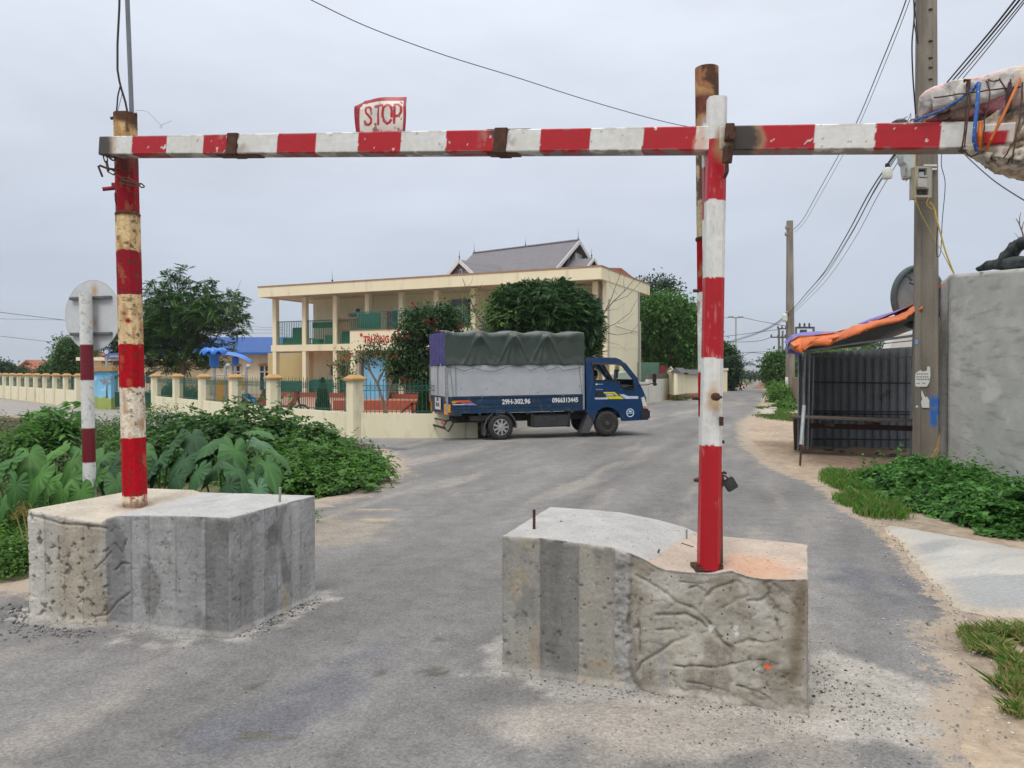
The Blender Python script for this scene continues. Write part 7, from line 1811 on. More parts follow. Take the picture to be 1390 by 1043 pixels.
for row,y in enumerate((433,449,462,484)):
 x=738
 while x<800:
  w=rg.uniform(4,11);q4=[onface(*zr(x,y-3),.0065),onface(*zr(x+w,y-3),.0065),onface(*zr(x+w,y+3),.0065),onface(*zr(x,y+3),.0065)]
  if row!=3 or rg.random()>.3:mb.add(q4,[(0,1,2,3)])
  x+=w+3
mb.build('notice_print',pm('print_grey',(.16,.16,.17),None,9,.8),n1)
mb=MB();mb.add([onface(*zr(u_,v_),.003)for u_,v_ in((729,245),(747,247),(746,270),(730,268))],[(0,1,2,3)]);mb.build('blue_sticker',pm('sticker_blue',(.06,.20,.55),(.35,.45,.65),30,.6),pole1)
mb=MB();q=[P(*zr(*p),12.6)for p in[(858,790),(866,760),(868,800),(862,850),(830,905),(810,925),(806,905),(830,870),(850,830)]]
mb.prism([(p.x,p.z)for p in q],lambda u,v,t:(u,12.6+t,v),-.01,.01);tag(mb.build('wooden_board',pm('raw_plywood',(.42,.26,.12),(.34,.20,.09),5,.8,.2,30,stretch=(1,1,6))),'broken plywood scrap leaning at the foot of the concrete pole','board')
BOXM=pm('meter_box',(.36,.35,.30),(.28,.27,.235),6,.6,.1,30,spot=(.16,.13,.09),sscale=9,sth=(.6,.72))
zs=lambda u,v:(1180+u/9.48,180+v/9.48)
MY=EPY-.42
mtr=empty('meter_box',P(1254,247,MY),'grey electricity meter box with a small window strapped to the concrete pole','meter box')
def zbox(mb,u0,v0,u1,v1,y0,y1,mi=0):a,b=P(*zs(u0,v0),MY),P(*zs(u1,v1),MY);mb.box(a.x,b.x,y0,y1,b.z,a.z,mi)
mb=MB();a,b=P(*zs(600,435),MY),P(*zs(805,835),MY)
mb.prism([(a.x,a.z),(b.x,a.z),(b.x,b.z),(a.x,b.z)],lambda u,v,t:(u,MY+t,v),0,.20,[[(P(*zs(640,0),MY).x,P(*zs(0,465),MY).z),(P(*zs(742,0),MY).x,P(*zs(0,465),MY).z),(P(*zs(742,0),MY).x,P(*zs(0,550),MY).z),(P(*zs(640,0),MY).x,P(*zs(0,550),MY).z)],[(P(*zs(618,0),MY).x,P(*zs(0,725),MY).z),(P(*zs(770,0),MY).x,P(*zs(0,725),MY).z),(P(*zs(770,0),MY).x,P(*zs(0,805),MY).z),(P(*zs(618,0),MY).x,P(*zs(0,805),MY).z)]])
mb.build('case',BOXM,mtr,bevel=.008);mb=MB();zbox(mb,610,450,800,825,MY+.10,MY+.12);mb.build('inner_plate',pm('inner_dark',(.05,.055,.06),(.10,.10,.10),8,.5),mtr)
mb=MB();zbox(mb,615,590,735,705,MY-.02,MY-.001);zbox(mb,635,560,745,578,MY-.03,MY-.001);mb.build('cover',pm('cover_grey',(.42,.42,.38),(.36,.36,.33),8,.5),mtr,bevel=.004)
mb=MB();zbox(mb,655,500,720,545,MY+.04,MY+.09);mb.build('dial',pm('dial_pale',(.45,.47,.48),None,9,.3),mtr)
mb=MB();a,b=P(*zs(770,430),EPY-.2),P(*zs(862,440),EPY-.2);mb.box(a.x-.1,b.x,a.y-.02,a.y,a.z-.01,a.z+.02);a=P(*zs(800,470),EPY-.2);mb.box(a.x,b.x,a.y-.02,a.y,a.z-.02,a.z+.01);mb.build('strap',pm('white_strap',(.6,.6,.6),None,9,.5),mtr)
m2=empty('meter_box',P(1234,222,MY+.1),'older pale meter box with a broken lower edge on the pole side','meter box')
mb=MB();q=[zs(*p)for p in[(438,150),(600,150),(580,560),(550,585),(545,560),(520,575),(495,560),(485,480),(480,410),(450,370),(436,300)]];q=[P(x,y,MY+.15)for x,y in q]
mb.prism([(p.x,p.z)for p in q],lambda u,v,t:(u,MY+.15+t,v),0,.2);mb.build('case',pm('meter_box_pale',(.46,.50,.48),(.38,.41,.40),6,.55,.1,20),m2,bevel=.01)
mb=MB();q=[zs(*p)for p in[(470,440),(490,400),(492,560),(460,570)]];q=[P(x,y,MY+.13)for x,y in q];mb.prism([(p.x,p.z)for p in q],lambda u,v,t:(u,MY+.13+t,v),0,.02);mb.box(P(*zs(495,0),MY).x,P(*zs(580,0),MY).x,MY+.13,MY+.149,P(*zs(0,560),MY).z,P(*zs(0,535),MY).z);mb.build('hanging_cover',BOXM,m2)
lb_=empty('lamp_bulb',P(1204,235,12.6),'white bulb shaped lamp hanging from the cables left of the concrete pole','lamp')
q=P(1204.5,235.5,12.6);mb=MB();mb.lathe([(.03,-.095),(.068,-.088),(.078,-.06),(.080,.04),(.07,.075),(.035,.095)],q,20);mb.build('globe',pm('bulb_white',(.62,.63,.58),(.55,.56,.52),9,.35),lb_,smooth=True)
mb=MB();mb.lathe([(.036,.09),(.036,.15),(.02,.165)],q,12);mb.tube([q+Vector((0,0,.15)),P(1210,215,12.6),P(1219,203,12.6)],.012,6);mb.build('socket',BLACKP,lb_)
WB=pm('cable_black',(.022,.022,.024),None,9,.6)
def wire(label,pts,r,mat=WB,name='cable',smooth_=True,grp=None):
 mb=MB();q=[P(*p)for p in pts]
 if len(q)>3:
  f=[]
  for i in range(len(q)-1):
   p0,p1,p2,p3=q[max(i-1,0)],q[i],q[i+1],q[min(i+2,len(q)-1)]
   for k in range(8):
    t=k/8;f.append(.5*((2*p1)+(p2-p0)*t+(2*p0-5*p1+4*p2-p3)*t*t+(3*p1-p0-3*p2+p3)*t**3))
  q=f+[q[-1]]
 mb.tube(q,r,6);return tag(mb.build(name,mat,smooth=True,fixn=False),label,'cable',grp)
GC='overhead cables'
wire('single overhead cable crossing the sky above the S.TOP plate towards the concrete pole',[(330,-45,8.0),(422,0,8.4),(500,37,8.8),(600,74,9.3),(700,105,9.9),(800,137,10.5),(900,165,11.2),(960,176,11.7),(1050,188,12.2),(1150,192,12.8),(1243,190,13.3)],.005,grp=GC)
wire('left of two cables dropping from the top edge to the far pole',[(1243,-60,18),(1230,0,20),(1198,82,24),(1162,168,30),(1135,217,35),(1110,262,40),(1090,298,45),(1077,312,47.8)],.016,grp=GC)
wire('right of two cables dropping from the top edge to the far pole',[(1250,-60,18),(1235,0,20),(1202,85,24),(1165,172,30),(1138,222,35),(1112,268,40),(1092,302,45),(1078,316,47.8)],.010,grp=GC)
for k,(dx_,dy_,r)in enumerate(((0,0,.017),(4,3,.010),(7,-4,.010),(11,5,.008))):
 wire(('thick bundled cable sagging from the near pole past the far pole','thin cable sagging just below the thick bundled cable','thin cable looping above the thick bundled cable','slack thin cable lowest of the sagging group left of the near pole')[k],[(1243,168+dy_,13.2),(1218+dx_*.6,205+dy_,15),(1180+dx_,262+dy_,19),(1150+dx_,318+dy_,24),(1120+dx_*.7,368+dy_,31),(1095+dx_*.5,398+dy_,38),(1068+dx_*.2,428+dy_*.5,47.9),(1040,447+dy_*.3,58),(1005,460+dy_*.3,72),(975,468,90)],r,grp=GC)
wire('cable running from the top right corner to the near pole, uppermost of four',[(1243,162,13.2),(1262,140,11.8),(1300,95,9.6),(1345,42,8.0),(1383,-6,7.0),(1420,-50,6.3)],.010,grp=GC)
wire('cable running from the top right corner to the near pole, second of four',[(1245,165,13.2),(1266,140,11.8),(1304,97,9.6),(1350,42,8.0),(1389,-6,7.0),(1425,-50,6.3)],.010,grp=GC)
wire('cable running from the top right corner to the near pole, third of four',[(1248,168,13.2),(1272,140,11.8),(1310,96,9.6),(1352,46,8.0),(1393,-4,7.0),(1430,-50,6.3)],.006,grp=GC)
wire('cable running from the top right corner to the near pole, lowest of four',[(1248,170,13.2),(1278,140,11.8),(1316,96,9.6),(1360,42,8.0),(1398,-6,7.0),(1435,-50,6.3)],.006,grp=GC)
wire('cable leaving the beam end down to the right above the cement wall',[(1303,203,9),(1320,220,8.4),(1350,246,7.6),(1390,272,6.8),(1440,300,6)],.006,grp=GC)
wire('loose cable dangling left of the near pole above the beam',[(1239,-20,13),(1241,20,13),(1238,60,13),(1239,100,13),(1241,130,13),(1243,155,13.1)],.012)
wire('second loose cable twisting beside the near pole top',[(1246,-20,13),(1241,25,13),(1246,60,13),(1244,35,13),(1241,0,13),(1243,-20,13)],.008)
wire('grey cable hanging in a loop right of the near pole under the beam',[(1279,200,12.9),(1278,225,12.9),(1283,250,12.9),(1279,300,12.9),(1277,340,12.9),(1273,349,12.9),(1271,338,12.9),(1273,305,12.9)],.006)
YC=pm('cable_yellow',(.46,.33,.05),(.38,.26,.04),20,.6)
wire('yellow cord hanging from the meter box down to the cement wall',[(1262,275,12.85),(1268,283,12.85),(1272,300,12.8),(1277,318,12.8),(1284,343,12.75),(1295,372,12.7)],.013,YC)
wire('yellow cord crossing the near pole diagonally under the meter box',[(1243,272,12.9),(1251,292,12.9),(1262,312,12.9),(1272,330,12.9),(1284,352,12.8),(1294,371,12.7)],.006,YC)
wire('yellow cord in a small loop under the meter box',[(1261,268,12.85),(1258,275,12.85),(1260,281,12.85),(1266,284,12.85),(1269,285,12.85)],.006,YC)
wire('yellow cord running down beside the older meter box',[(1242.5,203,12.85),(1242.5,230,12.85),(1241.5,260,12.85),(1243,275,12.85)],.008,YC)
mb=MB();q=P(1240,165,12.9)
for k in range(5):c=q+Vector((RNG.normal(0,.05),0,RNG.normal(0,.06)));link(mb,c,.05,.04,RNG.uniform(0,3),.005)
for k in range(7):a=q+Vector((RNG.normal(0,.08),RNG.normal(0,.05),RNG.normal(0,.05)));mb.tube([a,a+Vector((RNG.normal(0,.09),0,RNG.normal(0,.09))),a+Vector((RNG.normal(0,.12),0,RNG.normal(0,.1)))],.007,5)
mb.lathe([(.10,-.02),(.12,.02),(.05,.06)],P(1221,167,12.9),12);mb.build('cable_tangle',pm('cable_mix',(.05,.05,.055),(.22,.21,.20),20,.6),pole1,fixn=False)
wire('thin cable running off the left edge behind the round sign, upper pair member',[(-40,418,40),(0,424,42),(40,429,44),(90,435,47),(180,445,52),(330,455,58)],.014,grp=GC)
wire('thin cable running off the left edge behind the round sign, lower pair member',[(-40,431,40),(0,433,42),(50,434,44),(90,435,47),(180,440,52),(330,448,58)],.009,grp=GC)
wire('thin cable at the left edge just above the tree behind the sign',[(-40,452,40),(0,456.5,42),(40,461,44),(80,465.5,47),(150,472,52)],.011,grp=GC)
for k,(ya,yb)in enumerate(((443,445),(447,448),(452,452.5))):wire(('top','middle','bottom')[k]+' one of three faint cables between the leafy tree and the school',[(330,ya,62),(345,ya+.5,62),(360,yb,62),(385,yb,62)],.010,grp=GC)
pole2,pb2=epole('electric_pole','concrete electricity pole farther down the lane, left of the stall roof',1072.5,1072,47.9,.50,.34,300,0,False)
mb=MB();q=P(1072,300,47.9);
for px,py in((1067.5,309),(1067,318),(1068,425)):a=P(px,py,47.6);mb.lathe([(.06,-.12),(.09,-.05),(.09,.05),(.05,.12)],a,8);mb.bar(a,a+Vector((.25,.2,0)),.05,.05)
mb.build('insulator',pm('insul',(.20,.18,.17),(.3,.28,.26),20,.5),pole2)
mb=MB();a=P(1065.5,431.5,47.5);mb.lathe([(.10,-.25),(.16,-.18),(.16,.15),(.08,.25)],a,12);mb.build('lamp',MATS['bulb_white'],pole2)
mb=MB();a=P(1068.5,512,47.6);mb.box(a.x-.12,a.x+.05,a.y-.02,a.y,P(0,538,47.6).z,P(0,512,47.6).z);mb.build('paper_notice',MATS['paper_white'],pole2)
slp=empty('street_lamp',(P(998.5,520,100).x,100,0),'slim double-armed street lamp far down the lane','street lamp')
mb=MB();b=P(998.5,520,100);t=P(998.5,431,100);mb.tube([(b.x,100,-.3),(b.x,100,t.z)],.16,8,r1=.10);mb.build('pole',MATS['pipe_grey'],slp)
mb=MB()
for s in(-1,1):mb.tube([(b.x,100,t.z-.1),(b.x+s*.8,100,t.z+.05)],.06,6)
mb.build('arm',MATS['pipe_grey'],slp)
for s in(-1,1):mb=MB();mb.box(b.x+s*.3 if s>0 else b.x-1.0,b.x+1.0 if s>0 else b.x-.3,99.8,100.2,t.z+.0,t.z+.14);mb.build('lamp_head',MATS['pipe_grey'],slp,bevel=.04)
DP=pm('dark_steel',(.07,.07,.075),None,9,.7)
def distpole(label,px,Y,ytop,arms,w=.28):
 b=P(px,520,Y);t=P(px,ytop,Y);e=empty('electric_pole',(b.x,Y,0),label,'electric pole');mb=MB();mb.tube([(b.x,Y,-.2),(b.x,Y,t.z)],w/2,6,r1=w*.38);mb.build('pole_shaft',pm('far_pole',(.16,.15,.14),None,3,.9),e)
 for(ya,x0,x1)in arms:
  mb=MB();a,c=P(x0,ya,Y),P(x1,ya,Y);mb.bar(a,c,.12,.12)
  for k in range(3):q=a.lerp(c,k/2);mb.lathe([(.07,0),(.10,.12),(.05,.3)],q,6)
  mb.build('cross_arm',DP,e)
distpole('distant power pole with cross arms, left of the far concrete pole',1057,78,445,[(446.5,1056,1067),(458,1047,1066)])
distpole('distant dark power pole just left of the far concrete pole',1062,85,449,[(458.5,1056,1067)])
g_=empty('transformer_frame',(P(1093,520,80).x,80,0),'distant transformer frame with three insulators above the orange stall roof','transformer frame')
for px in(1080.5,1104.5):mb=MB();a=P(px,444,80);mb.tube([(a.x,80,0),(a.x,80,a.z)],.12,6);mb.build('post',pm('far_pole',(.16,.15,.14)),g_)
mb=MB();a,c=P(1080,445,80),P(1105,445,80);mb.bar(a,c,.12,.2);mb.build('cross_arm',DP,g_)
for px in(1085.5,1092,1098.5):mb=MB();mb.lathe([(.08,0),(.13,.1),(.08,.2),(.13,.3),(.05,.5)],P(px,445,80),6);mb.build('insulator',DP,g_)
mb=MB();a=P(1090.5,449,80);mb.box(a.x-.3,a.x+.3,79.8,80.2,a.z-.6,a.z+.1);mb.build('fuse_box',DP,g_)
for k,pts in enumerate(([(975,463,90),(1000,464.5,88),(1030,463,83),(1047,458,78)],[(960,434,110),(1000,431,100),(1030,436,90),(1067,443,60)],[(975,478,100),(1015,478.5,92),(1046,477.5,84)],[(975,486,110),(1005,484,100),(1020,479,92),(1046,482,84)],[(975,496,120),(1010,493,108),(1040,487,88)],[(960,459,96),(1000,455,90),(1060,447,78)])):
 wire(('cable sagging to the lower arm of the distant power pole','faint high cable passing the top of the street lamp','faint level cable below the street lamp arm height','faint sagging cable under the level one down the lane','lowest faint cable down the lane near the roofs','faint cable rising to the upper arm of the distant power pole')[k],pts,.028,grp=GC)
st=empty('market_stall',(7.6,16,0),'empty roadside stall of dark corrugated sheets under a sagging orange tarpaulin','stall')
def SH(name):return pm(name,(.17,.19,.205),(.125,.14,.155),2.0,.55,.0,20,spot=(.06,.055,.05),sscale=3,sth=(.6,.75))
SHM=SH('corrugated_grey')
def corrw(name,a,b,z0a,z0b,z1a,z1b,mat,parent,st_=.10,amp=.020):
 a,b=Vector(a),Vector(b);d=b-a;L_=d.length;d.normalize();n_=Vector((-d.y,d.x));k=int(L_/st_)*6;V=[]
 prof_=(0,0,amp,amp,amp,0)
 for j in(0,1):
  for i in range(k+1):
   p=a+d*(L_*i/k)+n_*prof_[i%6];t=i/k;V.append((p.x,p.y,(z0a+(z0b-z0a)*t)if j==0 else(z1a+(z1b-z1a)*t)))
 o=mk(name,V,[(i,i+1,k+2+i,k+1+i)for i in range(k)],mat,parent);sm=o.modifiers.new('s','SOLIDIFY');sm.thickness=.004;return o
BK0=Vector((P(1092,500,17.4).x,17.4));BK1=Vector((P(1246,500,16.6).x+.6,16.4))
zbk=P(1150,472,17).z
corrw('back_sheet',BK0,BK1,-.05,-.05,P(1092,480,17.4).z,zbk+.05,SHM,st,.155,.028)
FR0=Vector((P(1084,600,15.6).x,15.6));
corrw('side_sheet',FR0+Vector((0,0)),BK0+Vector((-.05,0)),.05,.05,P(1090,482,15.6).z,P(1092,480,17.4).z,SHM,st,.10,.02)
GALV=pm('galv_tube',(.36,.40,.41),(.28,.31,.32),8,.4,.0,20,metal=.3)
def ppost(px0,y0,px1,y1,Y0,Y1,r,name='post',mat=GALV):mb=MB();a=P(px0,y0,Y0);mb.tube([(a.x,Y0,max(a.z,0)if y0<640 else 0),P(px1,y1,Y1)],r,8);return mb.build(name,mat,st)
mb=MB();a=G(1096,610);mb.tube([a,P(1098.5,476,a.y)],.030,8);mb.build('post',GALV,st)
mb=MB();a=G(1101,607);mb.tube([a,P(1104.5,484,a.y)],.018,8);mb.build('post',GALV,st)
mb=MB();mb.tube([P(1093,478,15.8),P(1091,520,15.8),P(1091,570,15.8)],.028,8);mb.build('post',GALV,st)
mb=MB();mb.tube([P(1100,484,16.6),P(1180,485.5,15.8),P(1242,485,15.2)],.012,6);mb.build('cross_rail',GALV,st)
ERY=16.0
mb=MB();mb.tube([P(1090,477,15.7),P(1160,466.5,14.6),P(1244,455.5,13.7)],.022,8);mb.tube([P(1094,478.5,15.9),P(1160,471,15.0),P(1244,462,14)],.010,6);mb.build('eave_rail',GALV,st)
WOOD=pm('old_plank',(.11,.085,.07),(.075,.06,.05),3,.9,.3,30,stretch=(1,6,6))
mb=MB();a,b=P(1083,567,15.2),P(1243,573,14.2);mb.bar(Vector((a.x,a.y+.35,a.z)),Vector((b.x+.2,b.y+.45,b.z+.0)),.60,.035);mb.build('table_plank',WOOD,st)
mb=MB();a,b=P(1100,578,15.6),P(1243,582,14.6);mb.bar(a,b,.05,.10);mb.build('table_rail',pm('rust_rail',(.055,.03,.025),(.04,.025,.02),6,.9),st)
for px in(1131,1192):mb=MB();q=P(px,576,15.1);mb.box(q.x-.03,q.x+.03,q.y,q.y+.5,q.z-.05,q.z+.03);mb.build('bracket',WOOD,st)
mb=MB();
for y in(559,562.5,597,520):mb.bar(P(1103,y-1,17.25),P(1243,y+.5,16.45),.03,.03)
mb.build('wall_girt',pm('girt_dark',(.04,.042,.045),None,9,.7),st)
mb=MB();a=G(1081.5,611);mb.bar(a,P(1080,565,a.y),.05,.10);mb.bar(a+Vector((.08,.1,0)),P(1083,572,a.y),.05,.05);mb.build('table_leg',pm('rust_rail',(.055,.03,.025)),st)
mb=MB()
for k in range(18):x=RNG.uniform(6.5,8.6);y=RNG.uniform(13.4,16.4);r=RNG.uniform(.03,.11);mb.lathe([(r*.9,0),(r,r*.25),(r*.5,r*.5)],(x,y,-.01),7,a0=RNG.uniform(0,1))
tag(mb.build('earth_clods',pm('clod',(.13,.09,.06),(.06,.05,.045),4,.95),fixn=False),'dark clods and scraps lying on the earth floor of the stall','clods',kind='stuff')
for i,(px,py,w)in enumerate(((1148,615,.35),(1202,614,.3))):pass
c3=lambda u,v,Y:(1060+u/4.0125,400+v/4.0125,Y)
ez=[P(*c3(105,312,15.4)),P(*c3(150,286,15.2)),P(*c3(300,258,14.8)),P(*c3(400,218,14.4)),P(*c3(520,176,14.05)),P(*c3(620,146,13.75)),P(*c3(745,84,13.4))]
ebk=[P(*c3(130,312,17.4)),P(*c3(200,300,17.3)),P(*c3(330,292,17.1)),P(*c3(450,283,16.9)),P(*c3(560,250,16.7)),P(*c3(680,205,16.5)),P(*c3(790,165,16.3))]
def roofstrip():
 V=[];n=60;r_=22
 for i in range(n+1):
  t=i/n*(len(ez)-1);k=min(int(t),len(ez)-2);p=ez[k].lerp(ez[k+1],t-k)
  bk=ebk[k].lerp(ebk[k+1],t-k);zb=bk.z
  for j in range(r_+1):u=j/r_;V.append((p.x+(bk.x-p.x)*u,p.y+(bk.y-p.y)*u,p.z+(zb-p.z)*u+(.014 if j%2 else 0)))
 i=np.arange((n+1)*(r_+1)).reshape(n+1,r_+1);q=np.stack([i[:-1,:-1].ravel(),i[1:,:-1].ravel(),i[1:,1:].ravel(),i[:-1,1:].ravel()],1)
 o=mk('roof_sheet',V,q,SHM,st);sm=o.modifiers.new('s','SOLIDIFY');sm.thickness=.006;return V
roofstrip()
TARPO=pm('tarp_orange',(.50,.105,.016),(.60,.14,.022),3,.42,.1,30,spec=.45);TARPV=pm('tarp_violet',(.10,.09,.34),(.13,.12,.40),3,.5,.1,30)
def tarp2(name,top,low,mat,nseg=90,nv=20,amp=.05,seed=0,thick=.008,fold=6):
 """cloth strip between an upper pixel polyline and a lower one, both with depth"""
 def samp(pl,t):x=t*(len(pl)-1);k=min(int(x),len(pl)-2);return Vector(P(*pl[k])).lerp(Vector(P(*pl[k+1])),x-k)
 V=[]
 for i in range(nseg+1):
  a,b=samp(top,i/nseg),samp(low,i/nseg)
  for j in range(nv+1):
   u=j/nv;p=a.lerp(b,u);V.append((p.x,p.y-.12*math.sin(u*math.pi),p.z))
 V=np.array(V);w=amp*2*((fbm(V*np.array([1.2,1.5,1.2]),fold*.42,seed,3)-.5)*1.5-.22*sstep(.03,0,np.abs(fbm(V,fold*.5,seed+3,3)-.5)));V[:,1]+=w;V[:,2]+=w*.3
 i=np.arange((nseg+1)*(nv+1)).reshape(nseg+1,nv+1);q=np.stack([i[:-1,:-1].ravel(),i[1:,:-1].ravel(),i[1:,1:].ravel(),i[:-1,1:].ravel()],1)
 o=mk(name,V,q,mat,st,smooth=True);sm=o.modifiers.new('s','SOLIDIFY');sm.thickness=thick;return o
tarp2('orange_tarpaulin',[c3(45,262,15.6),c3(95,232,15.6),c3(160,225,15.3),c3(300,208,14.9),c3(400,170,14.5),c3(520,140,14.1),c3(620,112,13.8),c3(740,50,13.4)],[c3(60,300,15.4),c3(105,320,15.3),c3(150,290,15.1),c3(300,262,14.7),c3(400,222,14.3),c3(520,180,13.95),c3(620,150,13.65),c3(740,88,13.3)],TARPO,amp=.075,seed=701)
tarp2('orange_tarpaulin',[c3(110,225,17.2),c3(200,212,17.0),c3(300,207,16.7),c3(400,190,16.3),c3(560,130,16),c3(740,52,15.6)],[c3(45,262,15.55),c3(95,231,15.55),c3(200,221,15.1),c3(300,207,14.85),c3(520,139,14.1),c3(740,50,13.4)],TARPO,amp=.02,seed=702)
tarp2('violet_tarpaulin',[c3(20,262,16.2),c3(60,222,16.2),c3(120,209,16),c3(200,203,15.8),c3(300,205,15.6)],[c3(35,300,15.8),c3(48,256,15.62),c3(95,228,15.62),c3(160,222,15.4),c3(295,210,15.2)],TARPV,amp=.03,seed=703)
tarp2('violet_tarpaulin',[c3(22,290,16.0),c3(60,296,15.9),c3(100,318,15.8)],[c3(28,318,16.0),c3(70,322,15.9),c3(103,352,15.8)],TARPV,40,12,.04,704)
tarp2('violet_tarpaulin',[c3(420,160,14.7),c3(540,118,14.4),c3(640,84,14.1),c3(735,50,13.8)],[c3(430,168,14.5),c3(545,128,14.2),c3(645,98,13.9),c3(740,62,13.5)],TARPV,60,8,.03,705)
tarp2('violet_tarpaulin',[(1083,483,17.2),(1088,483,17.2)],[(1082,498,17.2),(1087,502,17.2)],pm('cloth_lilac',(.42,.22,.60),None,9,.8),12,12,.02,706)
lp_=empty('leaning_pole',G(1086,632),'pale metal pipe on a rusty stub leaning before the stall','pipe')
a=G(1086,632);mb=MB();mb.tube([a,P(1088,600,a.y)],.020,8);mb.build('stub',RUST,lp_);mb=MB();mb.tube([P(1087.5,604,a.y),P(1091.5,551,a.y+.2)],.034,10);mb.build('pipe',GALV,lp_)
rp_=empty('mesh_panel',P(1230,395,14.6),'round grey mesh-covered panel with a dark tube rim standing behind the near pole','panel')
c=P(1246,400,14.8);rx,rz=.46,.56
mb=MB();mb.tube([(c.x+rx*math.cos(t),c.y-.1*math.sin(t)*0,c.z-.05+rz*math.sin(t))for t in np.linspace(0,2*math.pi,40)],.065,10,cap=False);mb.build('rim_tube',pm('rim_dark',(.06,.085,.085),(.09,.115,.115),12,.5),rp_,smooth=True)
mb=MB();mb.add([(c.x+.42*math.cos(t),c.y+.03,c.z-.05+.52*math.sin(t))for t in np.linspace(0,2*math.pi,40)[:-1]]+[(c.x+.42*math.cos(t),c.y+.05,c.z-.05+.52*math.sin(t))for t in np.linspace(0,2*math.pi,40)[:-1]],[tuple(range(39)),tuple(range(39,78))[::-1]]+[(i,(i+1)%39,(i+1)%39+39,i+39)for i in range(39)])
mb.build('mesh_sheet',pm('mesh_grey',(.22,.26,.27),(.30,.34,.35),30,.6,.6,80,spot=(.55,.57,.58),sscale=9,sth=(.68,.72)),rp_)
mb=MB();
for pts in([(1231,374,14.7),(1238,381,14.7),(1234,384,14.7),(1243,387,14.7)],[(1240,363,14.7),(1242,372,14.7)]):mb.tube([P(*p)for p in pts],.022,6)
mb.build('frame_wire',MATS['rim_dark'],rp_)
mb=MB();mb.tube([(c.x,c.y+.1,c.z-.5),(c.x+.05,c.y+.3,0)],.04,8);mb.build('support',GALV,rp_)
mb=MB();a=P(1272,388,13.9);mb.add([P(1271,391,13.9),P(1277,384,13.9),P(1278,387,13.9),P(1272,396,13.9),P(1271,391,13.95),P(1277,384,13.95),P(1278,387,13.95),P(1272,396,13.95)],[(0,1,2,3),(7,6,5,4),(0,4,5,1),(1,5,6,2),(2,6,7,3),(3,7,4,0)]);mb.build('orange_tarpaulin',TARPO,st)
wh=empty('white_shed',(P(1222,470,24).x,24,0),'pale shed wall showing through the gap under the stall roof','shed')
mb=MB();q=[P(*p)for p in((1206,478,24),(1216,455,24),(1262,448,24),(1262,478,24))];mb.prism([(q[0].x,0),(q[0].x,q[0].z),(q[1].x,q[1].z),(q[2].x,q[2].z),(q[3].x,0)],lambda u,v,t:(u,t,v),24,24.5);mb.build('wall',pm('shed_white',(.55,.55,.52),None,1,.8),wh)
bw=empty('brick_wall',(P(1082,530,40).x,40,0),'rough red brick wall between the far pole and the stall','wall')
mb=MB();a,b=P(1077,530,42),P(1094,530,38);mb.bar((a.x,42,.65),(b.x,38,.65),.2,1.45);m_,nt,b_=_new('brick');v=coords(nt);br=N(nt,'ShaderNodeTexBrick');br.inputs['Scale'].default_value=4;br.inputs['Color1'].default_value=(.30,.16,.12,1);br.inputs['Color2'].default_value=(.22,.13,.10,1);br.inputs['Mortar'].default_value=(.33,.30,.27,1);nt.links.new(v,br.inputs['Vector']);nt.links.new(br.outputs['Color'],b_.inputs['Base Color']);mb.build('wall',m_,bw)
def heap(label,px,Y,w,h,mat,name='earth_heap',d=None):
 c=P(px,525,Y);nx=28;V=[];d=d or w*.7
 for j in range(nx+1):
  for i in range(nx+1):u,v=i/nx*2-1,j/nx*2-1;r=math.hypot(u,v);V.append((c.x+u*w/2,Y+v*d/2,-.04+h*max(0,1-r)**.8))
 V=np.array(V);V[:,2]+=.25*h*(fbm(V,1.2,801,4)-.5)*(V[:,2]>0)
 i=np.arange((nx+1)**2).reshape(nx+1,nx+1);q=np.stack([i[:-1,:-1].ravel(),i[:-1,1:].ravel(),i[1:,1:].ravel(),i[1:,:-1].ravel()],1)
 return tag(mk(name,V,q,mat,smooth=True),label,'heap')
heap('heap of brown earth at the roadside far down the lane',1036.5,76,2.2,.75,pm('brown_earth',(.26,.16,.10),(.20,.12,.08),2,.95,.5,6))
heap('heap of reddish earth behind the brown heap down the lane',1038,84,1.9,.95,pm('red_earth',(.36,.10,.06),(.30,.12,.08),2,.95,.5,6),d=3)
heap('pale rubble heap at the left kerb far down the lane',1003,88,2.2,.8,pm('pale_rubble',(.38,.29,.20),(.22,.15,.12),2,.95,.6,6),d=4)
mb=MB();rg=np.random.default_rng(31)
for k in range(40):x,y=(lambda g:(g.x,g.y))(G(rg.uniform(1034,1050),rg.uniform(556,564)));r=rg.uniform(.05,.22);mb.lathe([(r*.8,-.02),(r,r*.3),(r*.6,r*.6)],(x,y,0),6,a0=rg.uniform(0,2))
tag(mb.build('rubble',pm('rubble_pale',(.44,.40,.36),(.30,.27,.24),2,.9),fixn=False),'pale broken stones at the foot of the far right bushes','rubble',kind='stuff')
